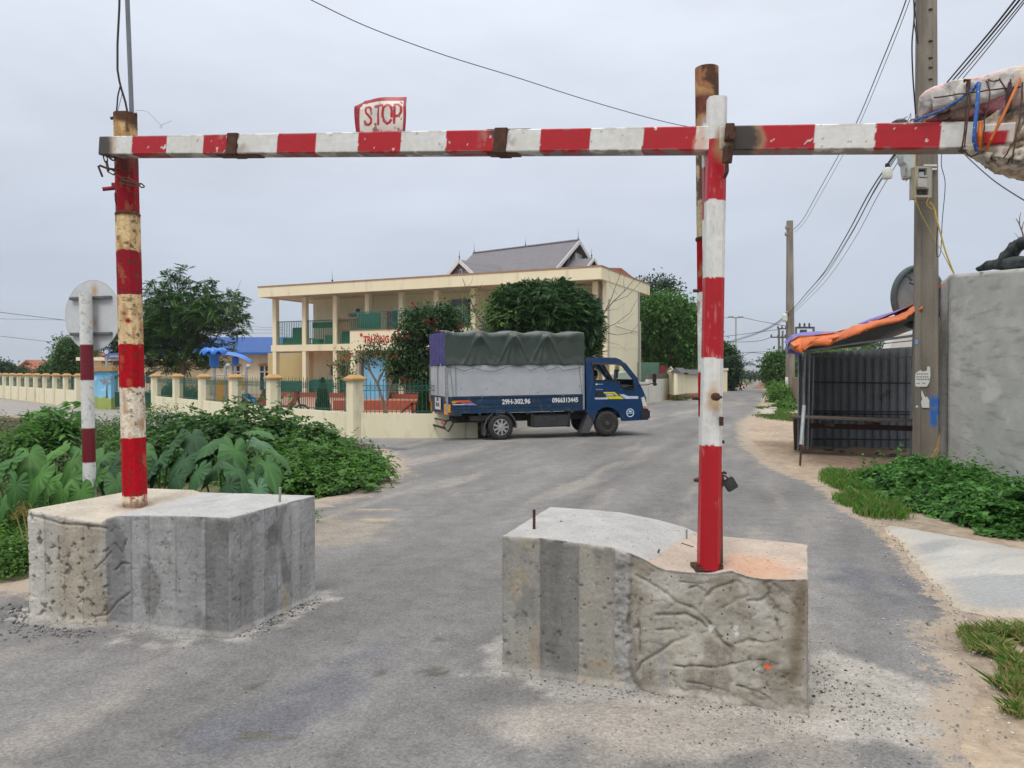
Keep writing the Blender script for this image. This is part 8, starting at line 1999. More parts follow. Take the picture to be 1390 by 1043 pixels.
def farhouse(px0,px1,yt,yb,Y,label,c,cr,roof=.3,kind='flat'):
 a,b=P(px0,500,Y).x,P(px1,500,Y).x;zt_=P(0,yt,Y).z;e=empty('building',((a+b)/2,Y,0),label,'building')
 nfl=max(1,int(zt_/3.4));ops=[]
 for f in range(nfl):
  for k in range(max(1,int((b-a)/4))):x0=a+1+4*k;z0=1+3.4*f;
  ops+=[[(a+1+4*k,1+3.4*f),(a+2.6+4*k,1+3.4*f),(a+2.6+4*k,2.5+3.4*f),(a+1+4*k,2.5+3.4*f)]for k in range(max(1,int((b-a-3)/4)))if 2.5+3.4*f<zt_-.3 and a+2.6+4*k<b-.3]
 mb=MB();mb.prism([(a,-.5),(b,-.5),(b,zt_),(a,zt_)],lambda u,v,t:(u,t,v),Y,Y+.4,ops);mb.build('wall',c,e)
 mb=MB();mb.box(a+.1,b-.1,Y+.38,Y+12,-.5,zt_-.02);mb.build('rear_block',c,e);mb=MB();mb.box(a+.2,b-.2,Y+.2,Y+.3,0,zt_-.3);mb.build('pane',GLS,e)
 zr_=P(0,yb,Y).z;mb=MB();mb.add([(a-1,Y-1,zt_),(b+1,Y-1,zt_),(b+1,Y+13,zt_),(a-1,Y+13,zt_),(a+(b-a)*.2,Y+5,zr_),(b-(b-a)*.2,Y+5,zr_)],[(0,1,5,4),(1,2,5),(2,3,4,5),(3,0,4),(3,2,1,0)]);mb.build('roof',cr,e)
FR1=pm('far_dark_roof',(.06,.07,.085),None,1,.7);FR2=pm('far_pale_roof',(.24,.26,.28),None,1,.7);FWL=pm('far_wall',(.28,.27,.26),(.22,.21,.20),.2,.9);FWB=pm('far_wall_bluish',(.20,.23,.26),(.16,.19,.22),.2,.9)
farhouse(1003,1032,500,492,300,'far building with a wide dark sheet roof at the end of the lane',FWB,FR1)
farhouse(1014,1034,503.5,496,240,'far building with a pale roof below the wide dark roof',FWL,FR2)
farhouse(1019,1031,509,504,190,'far tiered pale house at the end of the lane, lowest of three',FWL,FR1)
farhouse(1030,1046,506,500,210,'far house half hidden by the right-hand bushes',FWL,FR2)
farhouse(1004,1014,507,502,210,'far grey house beside the dark hedge tree',FWB,FR1)
def rider(px,Y,label,c):
 e=motorbike(px,Y,label,rad(80),colr=BLACKP)
 js=[((0,0,.80),.15,.17),((.02,0,1.05),.14,.18),((.08,0,1.28),.13,.2),((.11,0,1.42),.06),((.13,0,1.56),.11),((.10,-.2,1.24),.06),((.25,-.26,1.05),.05),((.40,-.28,1.04),.045),((.10,.2,1.24),.06),((.25,.26,1.05),.05),((.40,.28,1.04),.045),((.28,-.13,.74),.09),((.36,-.14,.45),.06),((.28,.13,.74),.09),((.36,.14,.45),.06)]
 r=empty('person',e.location,label.replace('motorbike ridden','rider sitting on the motorbike'),'person',rot=(0,0,rad(80)))
 person_mesh('body',js,[(0,1),(1,2),(2,3),(3,4),(2,5),(5,6),(6,7),(2,8),(8,9),(9,10),(0,11),(11,12),(0,13),(13,14)],c,r,sub=1)
 mb=MB();mb.lathe([(.10,-.04),(.13,.02),(.11,.09),(.04,.13)],(.13,0,1.58),10);mb.build('helmet',pm('helmet_pale',(.35,.35,.38),None,9,.4),r,local=True,smooth=True)
rider(1018,118,'motorbike ridden far down the lane, nearest the left kerb',pm('cloth_dark',(.04,.05,.08),None,9,.9))
rider(1024.5,128,'motorbike ridden far down the lane, in the middle of three',pm('cloth_dark2',(.10,.05,.05),None,9,.9))
rider(1030,140,'motorbike ridden far down the lane, nearest the earth heap',pm('cloth_grey',(.14,.14,.16),None,9,.9))
bs=empty('traffic_sign',(P(1041.5,520,88).x,88,0),'small blue round road sign far down the lane at the right bushes','road sign')
q=P(1041.5,514.5,88);mb=MB();mb.tube([(q.x,88.05,0),(q.x,88.05,q.z+.3)],.04,6);mb.build('post',MATS['pipe_grey'],bs);mb=MB();mb.lathe([(.27,-.02),(.27,.02)],(q.x,88,q.z),18,'Y');mb.build('disc',pm('sign_blue',(.05,.20,.55),None,9,.5),bs)
BARK=pm('bark',(.10,.075,.055),(.16,.125,.095),6,.95,.5,25,stretch=(1,1,.3));BARK2=pm('bark_pale',(.20,.15,.11),(.28,.22,.17),6,.95,.5,25,stretch=(1,1,.3))
def unit(v):return v/np.maximum(np.linalg.norm(v,axis=-1,keepdims=True),1e-9)
def leafquads(c,d,n,L,W,fold=.15):
 """c base, d direction, n normal (all N,3), L length, W width -> verts (N*4,3)"""
 s=unit(np.cross(d,n));L=np.asarray(L).reshape(-1,1);W=np.asarray(W).reshape(-1,1)
 v0=c;v2=c+d*L;m=c+d*L*.45
 return np.stack([v0,m+s*W/2+n*W*fold,v2-n*L*.08,m-s*W/2+n*W*fold],1).reshape(-1,3)
def leafobj(name,V,col,parent=None,mat='leaf',rough=.55,trans=.28):
 n=len(V)//4;q=np.arange(n*4).reshape(n,4)
 return mk(name,V,q,leafmat(mat,rough,trans),parent,col=np.repeat(col,4,0))
def palette(r,n,cols,var=.18):
 cols=np.array(cols);w=r.random(n)*(len(cols)-1);i=np.clip(w.astype(int),0,len(cols)-2);f=(w-i)[:,None]
 return(cols[i]*(1-f)+cols[i+1]*f)*r.uniform(1-var,1+var,(n,1))
def pts_in_lobes(r,lobes,n,shell=.55):
 lob=np.array(lobes,float);vol=lob[:,3]*lob[:,4]*lob[:,5];k=r.choice(len(lob),n,p=vol/vol.sum())
 d=unit(r.normal(size=(n,3)));rad_=(shell+(1-shell)*r.random(n)**.7)*1.0
 rad_=np.where(r.random(n)<.22,r.random(n)**.4*shell,rad_)
 c=lob[k,:3];R=lob[k,3:6];return c+d*R*rad_[:,None],d*R/np.linalg.norm(R,axis=1)[:,None]
def fronds(r,o,d,L,nl,lw,ll,droop=.35):
 """feathery compound leaves: o origin, d direction (N,3)"""
 N_=len(o);t=np.linspace(.12,1,nl);up=np.array([0,0,1.])
 s=unit(np.cross(d,np.repeat(up[None],N_,0))+r.normal(0,.12,(N_,3)));n=unit(np.cross(s,d))
 pos=o[:,None]+d[:,None]*(L[:,None,None]*t[None,:,None])-up*(droop*L[:,None,None]*(t**2)[None,:,None])
 out=[];dd=[];nn=[];LL=[];WW=[]
 for sg in(-1,1):
  ld=unit(s[:,None]*sg*.9+d[:,None]*.45-up*(.25+.2*t)[None,:,None]+r.normal(0,.12,(N_,nl,3)))
  out.append(pos);dd.append(ld);nn.append(np.repeat(n[:,None],nl,1)+r.normal(0,.15,(N_,nl,3)))
  LL.append(np.repeat((ll*np.sin(np.pi*(t*.8+.12))+ll*.25)[None],N_,0)*(L/np.mean(L))[:,None]);WW.append(LL[-1]*lw)
 c=np.concatenate(out,1).reshape(-1,3);dd=np.concatenate(dd,1).reshape(-1,3);nn=unit(np.concatenate(nn,1).reshape(-1,3))
 return leafquads(c,dd,nn,np.concatenate(LL,1).ravel(),np.concatenate(WW,1).ravel(),.1)
def limbs(r,base,top,r0,targets,mat,parent,bend=.25,rt=.25,name='trunk',nlim=14):
 mb=MB();base,top=Vector(base),Vector(top);n=7;pts=[]
 off=Vector((r.normal(0,bend),r.normal(0,bend),0))
 for i in range(n+1):t=i/n;pts.append(base.lerp(top,t)+off*math.sin(t*math.pi)*.5)
 mb.tube(pts,[r0*(1.35-.35*min(1,i/1.2))*(1-(1-rt)*i/n)for i in range(n+1)],9)
 idx=r.choice(len(targets),min(nlim,len(targets)),replace=False)
 for k in idx:
  g=Vector(targets[k]);t0=r.uniform(.45,.98);a=base.lerp(top,t0)+off*math.sin(t0*math.pi)*.5
  c1=a.lerp(g,.4)+Vector((0,0,abs((g-a).length)*.10));rr=r0*(1-(1-rt)*t0)*.6
  mb.tube([a,a.lerp(c1,.5),c1,c1 .lerp(g,.5),g],[rr,rr*.8,rr*.6,rr*.4,rr*.15],6)
  for q in range(2):
   g2=c1 .lerp(g,r.uniform(.2,.8));e=g2+Vector(r.normal(0,.35*(g-a).length*.6,3));mb.tube([g2,g2 .lerp(e,.5)+Vector((0,0,.05)),e],[rr*.35,rr*.22,rr*.06],5)
 return mb.build(name,mat,parent,smooth=True,fixn=False)
def tree(name,label,px,Y,base_r,lobes_px,seed,cols,style='leaf',n=900,leaf=(.14,.07),clump=.35,per=24,bark=BARK,nlim=16,cat='tree',group=None,top_px=None,shell=.55,trunk=True,base_z=0,trans=.28,flen=.55):
 """lobes_px: (px, py, Yoffset, radius_px_x, radius_px_y) -> world ellipsoids"""
 r=np.random.default_rng(seed);lobes=[]
 for(lx,ly,yo,rx,ry)in lobes_px:
  c=P(lx,ly,Y+yo);k=(Y+yo)/F;lobes.append((c.x,c.y,c.z,rx*k,min(rx,ry*1.1)*k,ry*k))
 b=P(px,520,Y);root=empty(name,(b.x,Y,base_z),label,cat,group)
 C,D=pts_in_lobes(r,lobes,n,shell)
 cvar=r.uniform(.78,1.22,n)
 if style=='frond':
  d=unit(D*np.array([1,1,.35])+r.normal(0,.35,(n,3))+np.array([0,0,.12]));L=r.uniform(.7,1.3,n)*flen
  V=fronds(r,C-d*L[:,None]*.5,d,L,per,leaf[1],leaf[0]);m=len(V)//4//n
  col=palette(r,n,cols,.05)*cvar[:,None];col=np.concatenate([np.repeat(col[:,None],per,1)]*2,1).reshape(-1,3)*r.uniform(.85,1.15,(n*per*2,1))
 else:
  off=r.normal(0,1,(n,per,3))*clump*np.array([1,1,.6]);c=(C[:,None]+off).reshape(-1,3)
  dr=unit(np.repeat(D[:,None],per,1).reshape(-1,3)*.6+r.normal(0,.8,(n*per,3))-np.array([0,0,.35]))
  nn=unit(np.array([0,0,1.])+np.repeat(D[:,None],per,1).reshape(-1,3)*.5+r.normal(0,.55,(n*per,3)))
  nn=unit(nn-dr*np.sum(nn*dr,1,keepdims=True));L=r.uniform(.65,1.3,n*per)*leaf[0]
  V=leafquads(c,dr,nn,L,L*leaf[1]);col=np.repeat((palette(r,n,cols,.05)*cvar[:,None])[:,None],per,1).reshape(-1,3)*r.uniform(.8,1.2,(n*per,1))
 leafobj('crown',V,col,root,'leaf_'+style,.5,trans)
 if trunk:
  zz=np.array([l[2]for l in lobes]);tx,ty=(np.mean([l[0]for l in lobes]),Y)if top_px is None else(P(top_px[0],top_px[1],Y).x,Y)
  tz=(np.mean(zz)+.2)if top_px is None else P(top_px[0],top_px[1],Y).z
  limbs(r,(b.x,Y,base_z-.05),(tx,ty,tz),base_r,C,bark,root,nlim=nlim)
 return root
DG=[(.012,.040,.012),(.022,.068,.018),(.040,.105,.026)];MG=[(.030,.085,.018),(.055,.14,.028),(.085,.19,.035)];BG=[(.05,.13,.018),(.085,.20,.028),(.13,.27,.04)]
DUSK=[(.045,.075,.030),(.075,.115,.045),(.11,.15,.06)]
tree('flame_tree','large feathery dark green tree between the rusty post and the blue roof',244,39,.20,[(245,430,0,52,36),(205,435,1,32,30),(290,425,-1,42,28),(240,378,0,20,16),(320,404,0,18,14),(328,432,-1,15,12),(258,470,0,60,20),(205,470,1,34,24),(215,395,0,22,16),(252,360,0,10,8),(318,448,-1,16,10),(240,492,1,48,14),(285,488,0,28,14),(275,390,0,22,14)],101,[(.022,.068,.014),(.040,.11,.022),(.07,.165,.034)],'frond',2700,(.15,.34),per=10,flen=.62,nlim=26,top_px=(245,440))
tree('round_tree','dense dark green dome shaped tree rising directly behind the lorry tarpaulin',738,27,.16,[(740,430,0,76,46),(700,420,0,40,38),(790,440,0,32,46),(750,395,0,50,20),(675,445,0,22,26),(795,482,0,26,22),(715,390,0,16,12),(765,386,0,14,10),(808,455,0,14,26)],102,[(.016,.060,.014),(.030,.092,.020),(.052,.135,.030)],'frond',6600,(.085,.40),per=9,flen=.30,nlim=10,shell=.70)
tree('leafy_tree','bright green tree right of the school end wall, in front of a darker one',905,52,.18,[(905,430,0,34,28),(925,455,0,28,40),(880,470,0,22,34),(900,410,0,16,12),(935,425,0,16,18),(950,470,0,20,30),(900,488,2,34,18)],103,[(.038,.12,.014),(.062,.17,.022),(.10,.24,.032)],'leaf',1000,(.26,.5),.42,24,BARK2,top_px=(905,440),trans=.4)
tree('dark_tree','tall dark loose-crowned tree behind the bright green tree by the school end wall',885,60,.18,[(885,392,0,22,16),(905,385,0,16,12),(872,410,0,14,26),(890,440,0,30,34),(875,470,0,16,30),(935,470,2,28,34),(910,500,0,40,16)],104,[(.016,.045,.014),(.028,.07,.02)],'leaf',900,(.26,.5),.40,20)
tree('hedge_tree','dark dense bushy tree at the left side of the lane behind the hinge posts',985,68,.16,[(985,492,0,17,20),(975,480,0,14,16),(993,508,0,12,18),(980,520,0,18,12),(965,500,0,18,22)],105,DG,'leaf',700,(.28,.5),.35,22)
for k,(px,Y,lb,lobes,cols)in enumerate(((1052,60,'mid green tree left of the far pole, its thin sprays reaching over the lane',[(1052,500,0,14,18),(1062,490,0,12,14),(1046,492,0,8,6),(1058,515,0,16,12)],MG),(1070,66,'dense green tree directly behind the far pole',[(1066,497,0,14,22),(1078,505,0,12,22),(1086,500,2,10,22)],[(.03,.09,.02),(.06,.14,.03)]),(1100,75,'green tree far behind the stall',[(1150,480,0,60,14),(1190,468,0,26,9),(1110,490,0,30,20)],BG))):
 tree('roadside_tree',lb,px,Y,.14,lobes,110+k,cols,'leaf',420,(.26,.5),.34,20)
tree('bush','bright low bush at the foot of the far pole',1062,42,.06,[(1062,542,0,16,14),(1054,552,0,12,9),(1072,552,-1,14,12),(1058,528,1,12,10)],115,BG,'leaf',420,(.15,.5),.20,20,trunk=True,nlim=6)
tree('bush','weedy bush spilling onto the sand left of the stall',1070,34,.05,[(1070,556,0,12,7),(1060,555,0,10,6)],116,BG,'leaf',220,(.12,.5),.15,18,nlim=4)
tree('leafy_tree','mid green tree between the round sign and the painted gateway',96,56,.15,[(98,480,0,16,20),(88,495,0,16,14),(110,490,0,14,20),(88,462,0,10,4),(104,470,0,10,10),(118,470,2,10,12)],117,MG,'leaf',700,(.22,.5),.32,22)
tree('leafy_tree','small dark tree at the fence immediately left of the mid green tree',60,70,.12,[(67,504,0,12,6),(76,501,2,8,7)],118,DG,'leaf',300,(.26,.5),.3,20)
tree('dark_tree','low dark trees in front of the distant yellow house',22,84,.14,[(3,501,0,13,7),(26,506,0,9,4),(-12,499,0,14,8)],119,DG,'leaf',360,(.32,.5),.4,18)
tree('leafy_tree','green tree above the billboard beside the rusty striped post',172,50,.15,[(170,470,0,26,20),(160,480,0,16,14),(185,455,0,20,20)],120,DG,'frond',500,(.2,.34),per=8,flen=.7)
tree('bush','clipped dark hedge behind the fence left of the play structure',230,35.5,.05,[(216,540,0,12,14),(236,535,0,14,18),(256,540,0,14,16),(272,540,0,10,16)],121,DG,'leaf',420,(.10,.5),.13,20,nlim=5)
for k,(px,Y,lb)in enumerate(((438,22.6,'narrow cone shaped cypress behind the fence, left of the red-flowered tree'),(575,21.8,'narrow dark cypress close to the lorry tail behind the fence'))):
 r=np.random.default_rng(130+k);b=P(px,555,Y);root=empty('cypress',(b.x,Y,0),lb,'shrub','clipped cypresses in the school yard');n=5200;z=r.random(n)**.8;rr=.30*(1-z)**.7*(.55+.45*r.random(n));a=r.uniform(0,6.28,n)
 h=P(px,(516,522)[k],Y).z;c=np.stack([b.x+rr*np.cos(a),Y+rr*np.sin(a),.12+z*(h-.12)],1);d=unit(np.stack([np.cos(a)*.4,np.sin(a)*.4,np.ones(n)],1)+r.normal(0,.3,(n,3)));nn=unit(np.stack([np.cos(a),np.sin(a),0*a+.3],1));
 leafobj('foliage',leafquads(c,d,nn,r.uniform(.06,.11,n),r.uniform(.02,.03,n)),palette(r,n,DG),root);mb=MB();mb.tube([(b.x,Y,0),(b.x,Y,h*.8)],.03,6);mb.build('trunk',BARK,root)
def flowertree():
 Y=23.5;r=np.random.default_rng(140);root=empty('flowering_tree',(P(590,540,Y).x,Y,0),'crooked tree with glossy leaves and red flower clusters beside the lorry tail','tree')
 cs=[(585,440,0,30,26),(560,450,0,26,22),(610,435,0,22,22),(600,470,0,26,24),(555,480,0,26,22),(580,505,0,30,22),(545,500,0,22,26),(620,455,0,14,20),(560,425,0,14,9),(600,420,0,16,9)]
 lobes=[(P(a,b,Y+y).x,Y+y,P(a,b,Y).z,rx*Y/F,rx*Y/F*.8,ry*Y/F)for a,b,y,rx,ry in cs]
 n,per=760,14;C,D=pts_in_lobes(r,lobes,n,.5);c=(C[:,None]+r.normal(0,.09,(n,per,3))).reshape(-1,3);dr=unit(np.repeat(D,per,0)*.5+r.normal(0,.8,(n*per,3))-np.array([0,0,.5]));nn=unit(np.array([0,0,1.])+r.normal(0,.5,(n*per,3)));nn=unit(nn-dr*np.sum(nn*dr,1,keepdims=True));L=r.uniform(.09,.17,n*per)
 leafobj('crown',leafquads(c,dr,nn,L,L*.45),palette(r,n*per,[(.024,.062,.022),(.042,.10,.032),(.08,.16,.055)]),root,'leaf_leaf')
 mb=MB()
 def br(pts,r0,r1):q=[P(x,y,Y+dy)for x,y,dy in pts];mb.tube(q,r0,9,r1=r1)
 br([(596,562,0),(592,535,0),(588,512,0),(578,492,0),(568,478,0),(561,462,0)],.13,.07);br([(588,505,0),(592,485,.1),(600,470,.2),(606,455,.2)],.10,.05);br([(563,466,0),(556,450,0),(548,438,0)],.06,.02);br([(606,457,.2),(600,440,.2),(604,425,.2)],.05,.015);br([(561,464,0),(572,448,0),(580,434,0)],.05,.015)
 mb.build('trunk',BARK2,root,smooth=True,fixn=False)
 n=20;V=[];col=[]
 spots=[(527,425),(529,434),(527,447),(561,413),(577,436),(590,437),(584,438),(624,443),(594,450),(536,484),(588,462),(552,458),(549,516)]
 for px,py in spots:
  c0=np.array(P(px,py,Y-.55));m=34;c=c0+r.normal(0,.042,(m,3));d=unit(r.normal(0,1,(m,3))+np.array([0,0,.4]));nn=unit(np.cross(d,r.normal(0,1,(m,3))));leafobj('flower_cluster',leafquads(c,d,nn,r.uniform(.03,.07,m),r.uniform(.015,.03,m)),palette(r,m,[(.22,.012,.018),(.34,.03,.03)]),root,'petal',.5,.3)
flowertree()
def leggy(label,px,Y,limbs_,leafspots,seed,cols,n=30,sz=.11,bark=BARK2,spread=.16,name='small_tree',flowers=()):
 r=np.random.default_rng(seed);root=empty(name,(P(px,540,Y).x,Y,0),label,'tree');mb=MB()
 for pts,r0 in limbs_:mb.tube([P(x,y,Y)for x,y in pts],r0,7,r1=r0*.35)
 mb.build('trunk',bark,root,smooth=True,fixn=False);V=[];col=[]
 for px_,py_,k in leafspots:
  c0=np.array(P(px_,py_,Y));m=int(n*k);c=c0+r.normal(0,spread*k**.5,(m,3))*np.array([1,1,.7]);d=unit(r.normal(0,1,(m,3))-np.array([0,0,.3]));nn=unit(np.array([0,0,1.])+r.normal(0,.5,(m,3)));nn=unit(nn-d*np.sum(nn*d,1,keepdims=True));L=r.uniform(.7,1.3,m)*sz;V.append(leafquads(c,d,nn,L,L*.48));col.append(palette(r,m,cols))
 leafobj('crown',np.vstack(V),np.vstack(col),root,'leaf_leaf')
 if flowers:
  V=[];col=[]
  for px_,py_ in flowers:m=40;c=np.array(P(px_,py_,Y-.2))+r.normal(0,.045,(m,3));d=unit(r.normal(0,1,(m,3)));nn=unit(np.cross(d,r.normal(0,1,(m,3))));leafobj('flower_cluster',leafquads(c,d,nn,r.uniform(.03,.06,m),r.uniform(.015,.03,m)),palette(r,m,[(.24,.015,.02),(.38,.03,.03)]),root,'petal',.5,.3)
leggy('thin crooked young tree with tufts of leaves under the red school lettering',520,24,[([(524,562),(520,545),(512,520),(503,505),(498,490),(494,478)],.055),([(512,520),(520,505),(527,490),(530,478)],.04),([(524,550),(532,520),(536,500),(534,484)],.04),([(503,505),(498,500),(490,492)],.02)],[(494,478,1.4),(500,470,1.2),(516,468,1.3),(530,474,1.5),(506,484,1),(488,488,1),(535,490,1.2),(522,482,1),(500,494,.8),(540,476,1),(512,474,1)],141,[(.03,.07,.03),(.06,.12,.04)],60,.11,flowers=((478,482),(527,514)))
leggy('slender red-flowered sapling behind the fence left of the crooked young tree',470,25,[([(470,560),(471,535),(469,510),(471,490)],.05),([(470,520),(462,505),(458,495)],.02)],[(470,490,1.6),(464,500,1.2),(474,505,1.4),(468,515,1.3),(458,494,.8),(472,525,1.2),(468,480,.8)],142,[(.04,.10,.03),(.07,.15,.04)],60,.10,flowers=((465,489),(457,494),(476,484)))
def bare(label,base,segs,Y,leafs=(),seed=1):
 r=np.random.default_rng(seed);root=empty('bare_tree',(P(base[0],540,Y).x,Y,0),label,'tree');mb=MB()
 b=P(*base,Y);mb.tube([(b.x,Y,-.02),tuple(b)],.06,7,r1=.035)
 for pts,r0 in segs:mb.tube([P(x,y,Y)for x,y in pts],r0,6,r1=r0*.3)
 mb.build('branches',pm('grey_twig',(.15,.115,.09),(.10,.08,.065),20,.9),root,smooth=True,fixn=False)
 if leafs:
  V=[];col=[]
  for px_,py_,k in leafs:m=int(14*k);c=np.array(P(px_,py_,Y))+r.normal(0,.10*k**.5,(m,3));d=unit(r.normal(0,1,(m,3)));nn=unit(np.array([0,0,1.])+r.normal(0,.6,(m,3)));nn=unit(nn-d*np.sum(nn*d,1,keepdims=True));L=r.uniform(.09,.18,m);V.append(leafquads(c,d,nn,L,L*.5));col.append(palette(r,m,[(.07,.15,.03),(.12,.24,.045)]))
  leafobj('leaves',np.vstack(V),np.vstack(col),root,'leaf_leaf')
bare('almost bare tree with few leaves, left of the dome shaped tree',(662,470),[([(662,470),(655,440),(645,425),(638,405),(632,390),(628,378)],.03),([(655,445),(670,432),(690,428),(705,440)],.022),([(645,425),(630,418),(622,395)],.018),([(662,460),(645,440),(632,436)],.02),([(638,405),(650,395),(655,383)],.012),([(650,430),(662,415),(668,398)],.014),([(662,470),(680,455),(700,452)],.02),([(632,392),(640,384),(643,372)],.008),([(622,400),(612,390)],.008)],25,[(655,420,2),(645,428,1.6),(668,412,1.2),(640,415,1.4),(632,432,1.2),(660,436,2),(676,430,1.5),(650,405,.8),(690,428,1.2),(628,420,.8),(640,440,1.2),(667,445,1.4),(636,402,.6)],150)
bare('leafless tree whose twigs cross the pale end wall, right of the dome shaped tree',(800,480),[([(800,480),(812,450),(820,425),(832,410),(848,395),(862,378)],.035),([(820,425),(830,405),(836,388),(842,372),(840,362)],.02),([(812,448),(835,440),(855,425),(866,405)],.02),([(832,410),(852,402),(868,385),(876,372)],.014),([(818,430),(815,400),(822,380)],.015),([(812,450),(838,455),(856,452),(866,440)],.018),([(838,440),(850,436),(862,424)],.010),([(848,396),(846,380),(852,368)],.008),([(822,422),(838,420),(848,412)],.010),([(856,452),(866,456),(862,446)],.008),([(838,400),(828,388),(828,375)],.008),([(855,452),(868,450)],.006),([(822,464),(840,468),(852,478)],.008)],30,(),151)
def mound(name,label,lumps,seed,cols,n,leaf=(.06,.6),layers=.30,cat='shrub',style='leaf',group=None,upz=.9,stems=True,mat='leaf_leaf',flowers=None,trans=.25,jitter=.0):
 """lumps: (px, Y, rx, ry, top_py) hemispherical lumps of foliage standing on the ground"""
 r=np.random.default_rng(seed);L_=[]
 for(px,Y,rx,ry,tp_)in lumps:c=P(px,500,Y);L_.append((c.x,Y,rx,ry,P(px,tp_,Y).z))
 A_=np.array(L_);w=A_[:,2]*A_[:,3]*(.4+A_[:,4]);k=r.choice(len(A_),n,p=w/w.sum());q=A_[k]
 a=r.uniform(0,2*np.pi,n);se=r.random(n)**.85;ce=np.sqrt(1-se**2);s=1-layers*r.random(n)**1.6
 bump_=1+.42*(fbm(np.stack([np.cos(a)*ce*q[:,2]+q[:,0],np.sin(a)*ce*q[:,3]+q[:,1],se*q[:,4]],1),4.5,seed,3)-.5)*2
 nx,ny,nz=np.cos(a)*ce,np.sin(a)*ce,se
 c=np.stack([q[:,0]+nx*q[:,2]*s*bump_,q[:,1]+ny*q[:,3]*s*bump_,nz*q[:,4]*s*bump_+.01],1)
 N_=unit(np.stack([nx/q[:,2],ny/q[:,3],nz/np.maximum(q[:,4],.05)],1))
 root=empty(name,(A_[:,0].mean(),A_[:,1].mean(),0),label,cat,group)
 if style=='frond':
  d=unit(N_*np.array([1,1,.5])+r.normal(0,.4,(n,3))+np.array([0,0,.25]));Lf=r.uniform(.7,1.3,n)*leaf[2]
  V=fronds(r,c-d*Lf[:,None]*.6,d,Lf,leaf[3],leaf[1],leaf[0],.4);cc=palette(r,n,cols,.15);col=np.repeat(cc,leaf[3]*2,0)
 elif style=='rosette':
  m5=6;n6=n//m5;c,N6=c[:n6],N_[:n6];q6=q[:n6]
  nn=unit(N6*.8+np.array([0,0,upz])+r.normal(0,.33,(n6,3)));t1=unit(np.cross(nn,r.normal(0,1,(n6,3))));t2=np.cross(nn,t1);a6=np.linspace(0,6.28,m5,endpoint=False)[None]+r.normal(0,.22,(n6,m5));ls=np.repeat(r.uniform(.65,1.35,n6)[:,None],m5,1)*r.uniform(.75,1.2,(n6,m5))*leaf[0]
  d=t1[:,None]*np.cos(a6)[...,None]+t2[:,None]*np.sin(a6)[...,None]+nn[:,None]*r.normal(.12,.22,(n6,m5,1));d=unit(d).reshape(-1,3);nb_=np.repeat(nn,m5,0)+r.normal(0,.15,(n6*m5,3));nb_=unit(nb_-d*np.sum(nb_*d,1,keepdims=True));cr_=np.repeat(c,m5,0)+d*.004
  V=leafquads(cr_,d,nb_,ls.ravel(),ls.ravel()*leaf[1]);g=fbm(c,1.6,seed+3,3);col=np.repeat(palette(r,n6,cols,.22)*(.6+.8*g)[:,None],m5,0)*r.uniform(.85,1.15,(n6*m5,1));q=q6;n=n6
  N_=N6
 else:
  nn=unit(N_*.7+np.array([0,0,upz])+r.normal(0,.52,(n,3)));d=unit(r.normal(0,1,(n,3))+N_*.4-np.array([0,0,.25]));d=unit(d-nn*np.sum(d*nn,1,keepdims=True));Ls=r.uniform(.6,1.35,n)*leaf[0]
  V=leafquads(c,d,nn,Ls,Ls*leaf[1]);g=fbm(c,1.6,seed+3,3);col=palette(r,n,cols,.25)*(.6+.8*g)[:,None]
 o=leafobj('foliage',V,col,root,mat,.5,trans)
 if style!='frond' and n>2000:
  m=n//(150 if style=='leaf' else 30);i=r.choice(n,m);sh=c[i];top_=sh+np.stack([r.normal(0,.05,m),r.normal(0,.05,m),r.uniform(.06,.26,m)],1)*(leaf[0]/.06);t=np.linspace(.1,1,9)
  cc_=(sh[:,None]*(1-t[None,:,None])+top_[:,None]*t[None,:,None]).reshape(-1,3);k_=len(cc_);d_=unit(r.normal(0,1,(k_,3))*np.array([1,1,.3])+np.array([0,0,.25]));n_=unit(np.array([0,0,1.])+r.normal(0,.4,(k_,3)));n_=unit(n_-d_*np.sum(n_*d_,1,keepdims=True));l_=r.uniform(.6,1.2,k_)*leaf[0]*1.1
  leafobj('shoots',leafquads(cc_,d_,n_,l_,l_*leaf[1]),palette(r,k_,cols,.2)*1.15,root,mat,.5,trans)
 if stems:
  mb=MB();m=min(90,max(20,n//120))
  for i in r.choice(n,m):p=Vector(c[i]);g=Vector((q[i,0]+(p.x-q[i,0])*.35,q[i,1]+(p.y-q[i,1])*.35,0));mb.tube([g,g.lerp(p,.5)+Vector((0,0,.03)),p],.007,5,r1=.003)
  mb.build('stems',pm('green_stem',(.06,.08,.03),(.10,.07,.04),9,.8),root,fixn=False)
 if flowers:
  m=flowers[0];i=r.choice(n,m);cf=c[i]+N_[i]*.03;V=[]
  d=unit(r.normal(0,1,(m,3)));nn=unit(np.cross(d,r.normal(0,1,(m,3))));leafobj('flowers',leafquads(cf,d,nn,r.uniform(.012,.024,m),r.uniform(.012,.022,m)),palette(r,m,flowers[1]),root,'petal')
 return root
GM=[(.034,.108,.016),(.068,.180,.026),(.12,.26,.042)];GB=[(.05,.14,.018),(.085,.21,.030),(.15,.30,.05)]
mound('leafy_bush','broad rounded bush of small leaves behind the elephant ear plants',[(330,13.2,1.5,1.4,556),(268,13.8,1.4,1.4,572),(390,12.9,1.1,1.1,578),(230,12.4,1.1,1.1,590),(300,12.4,1.3,1.0,574),(430,12.8,.9,.9,598)],201,[(.030,.09,.020),(.050,.135,.028),(.085,.19,.042)],34000,(.085,.75),style='rosette')
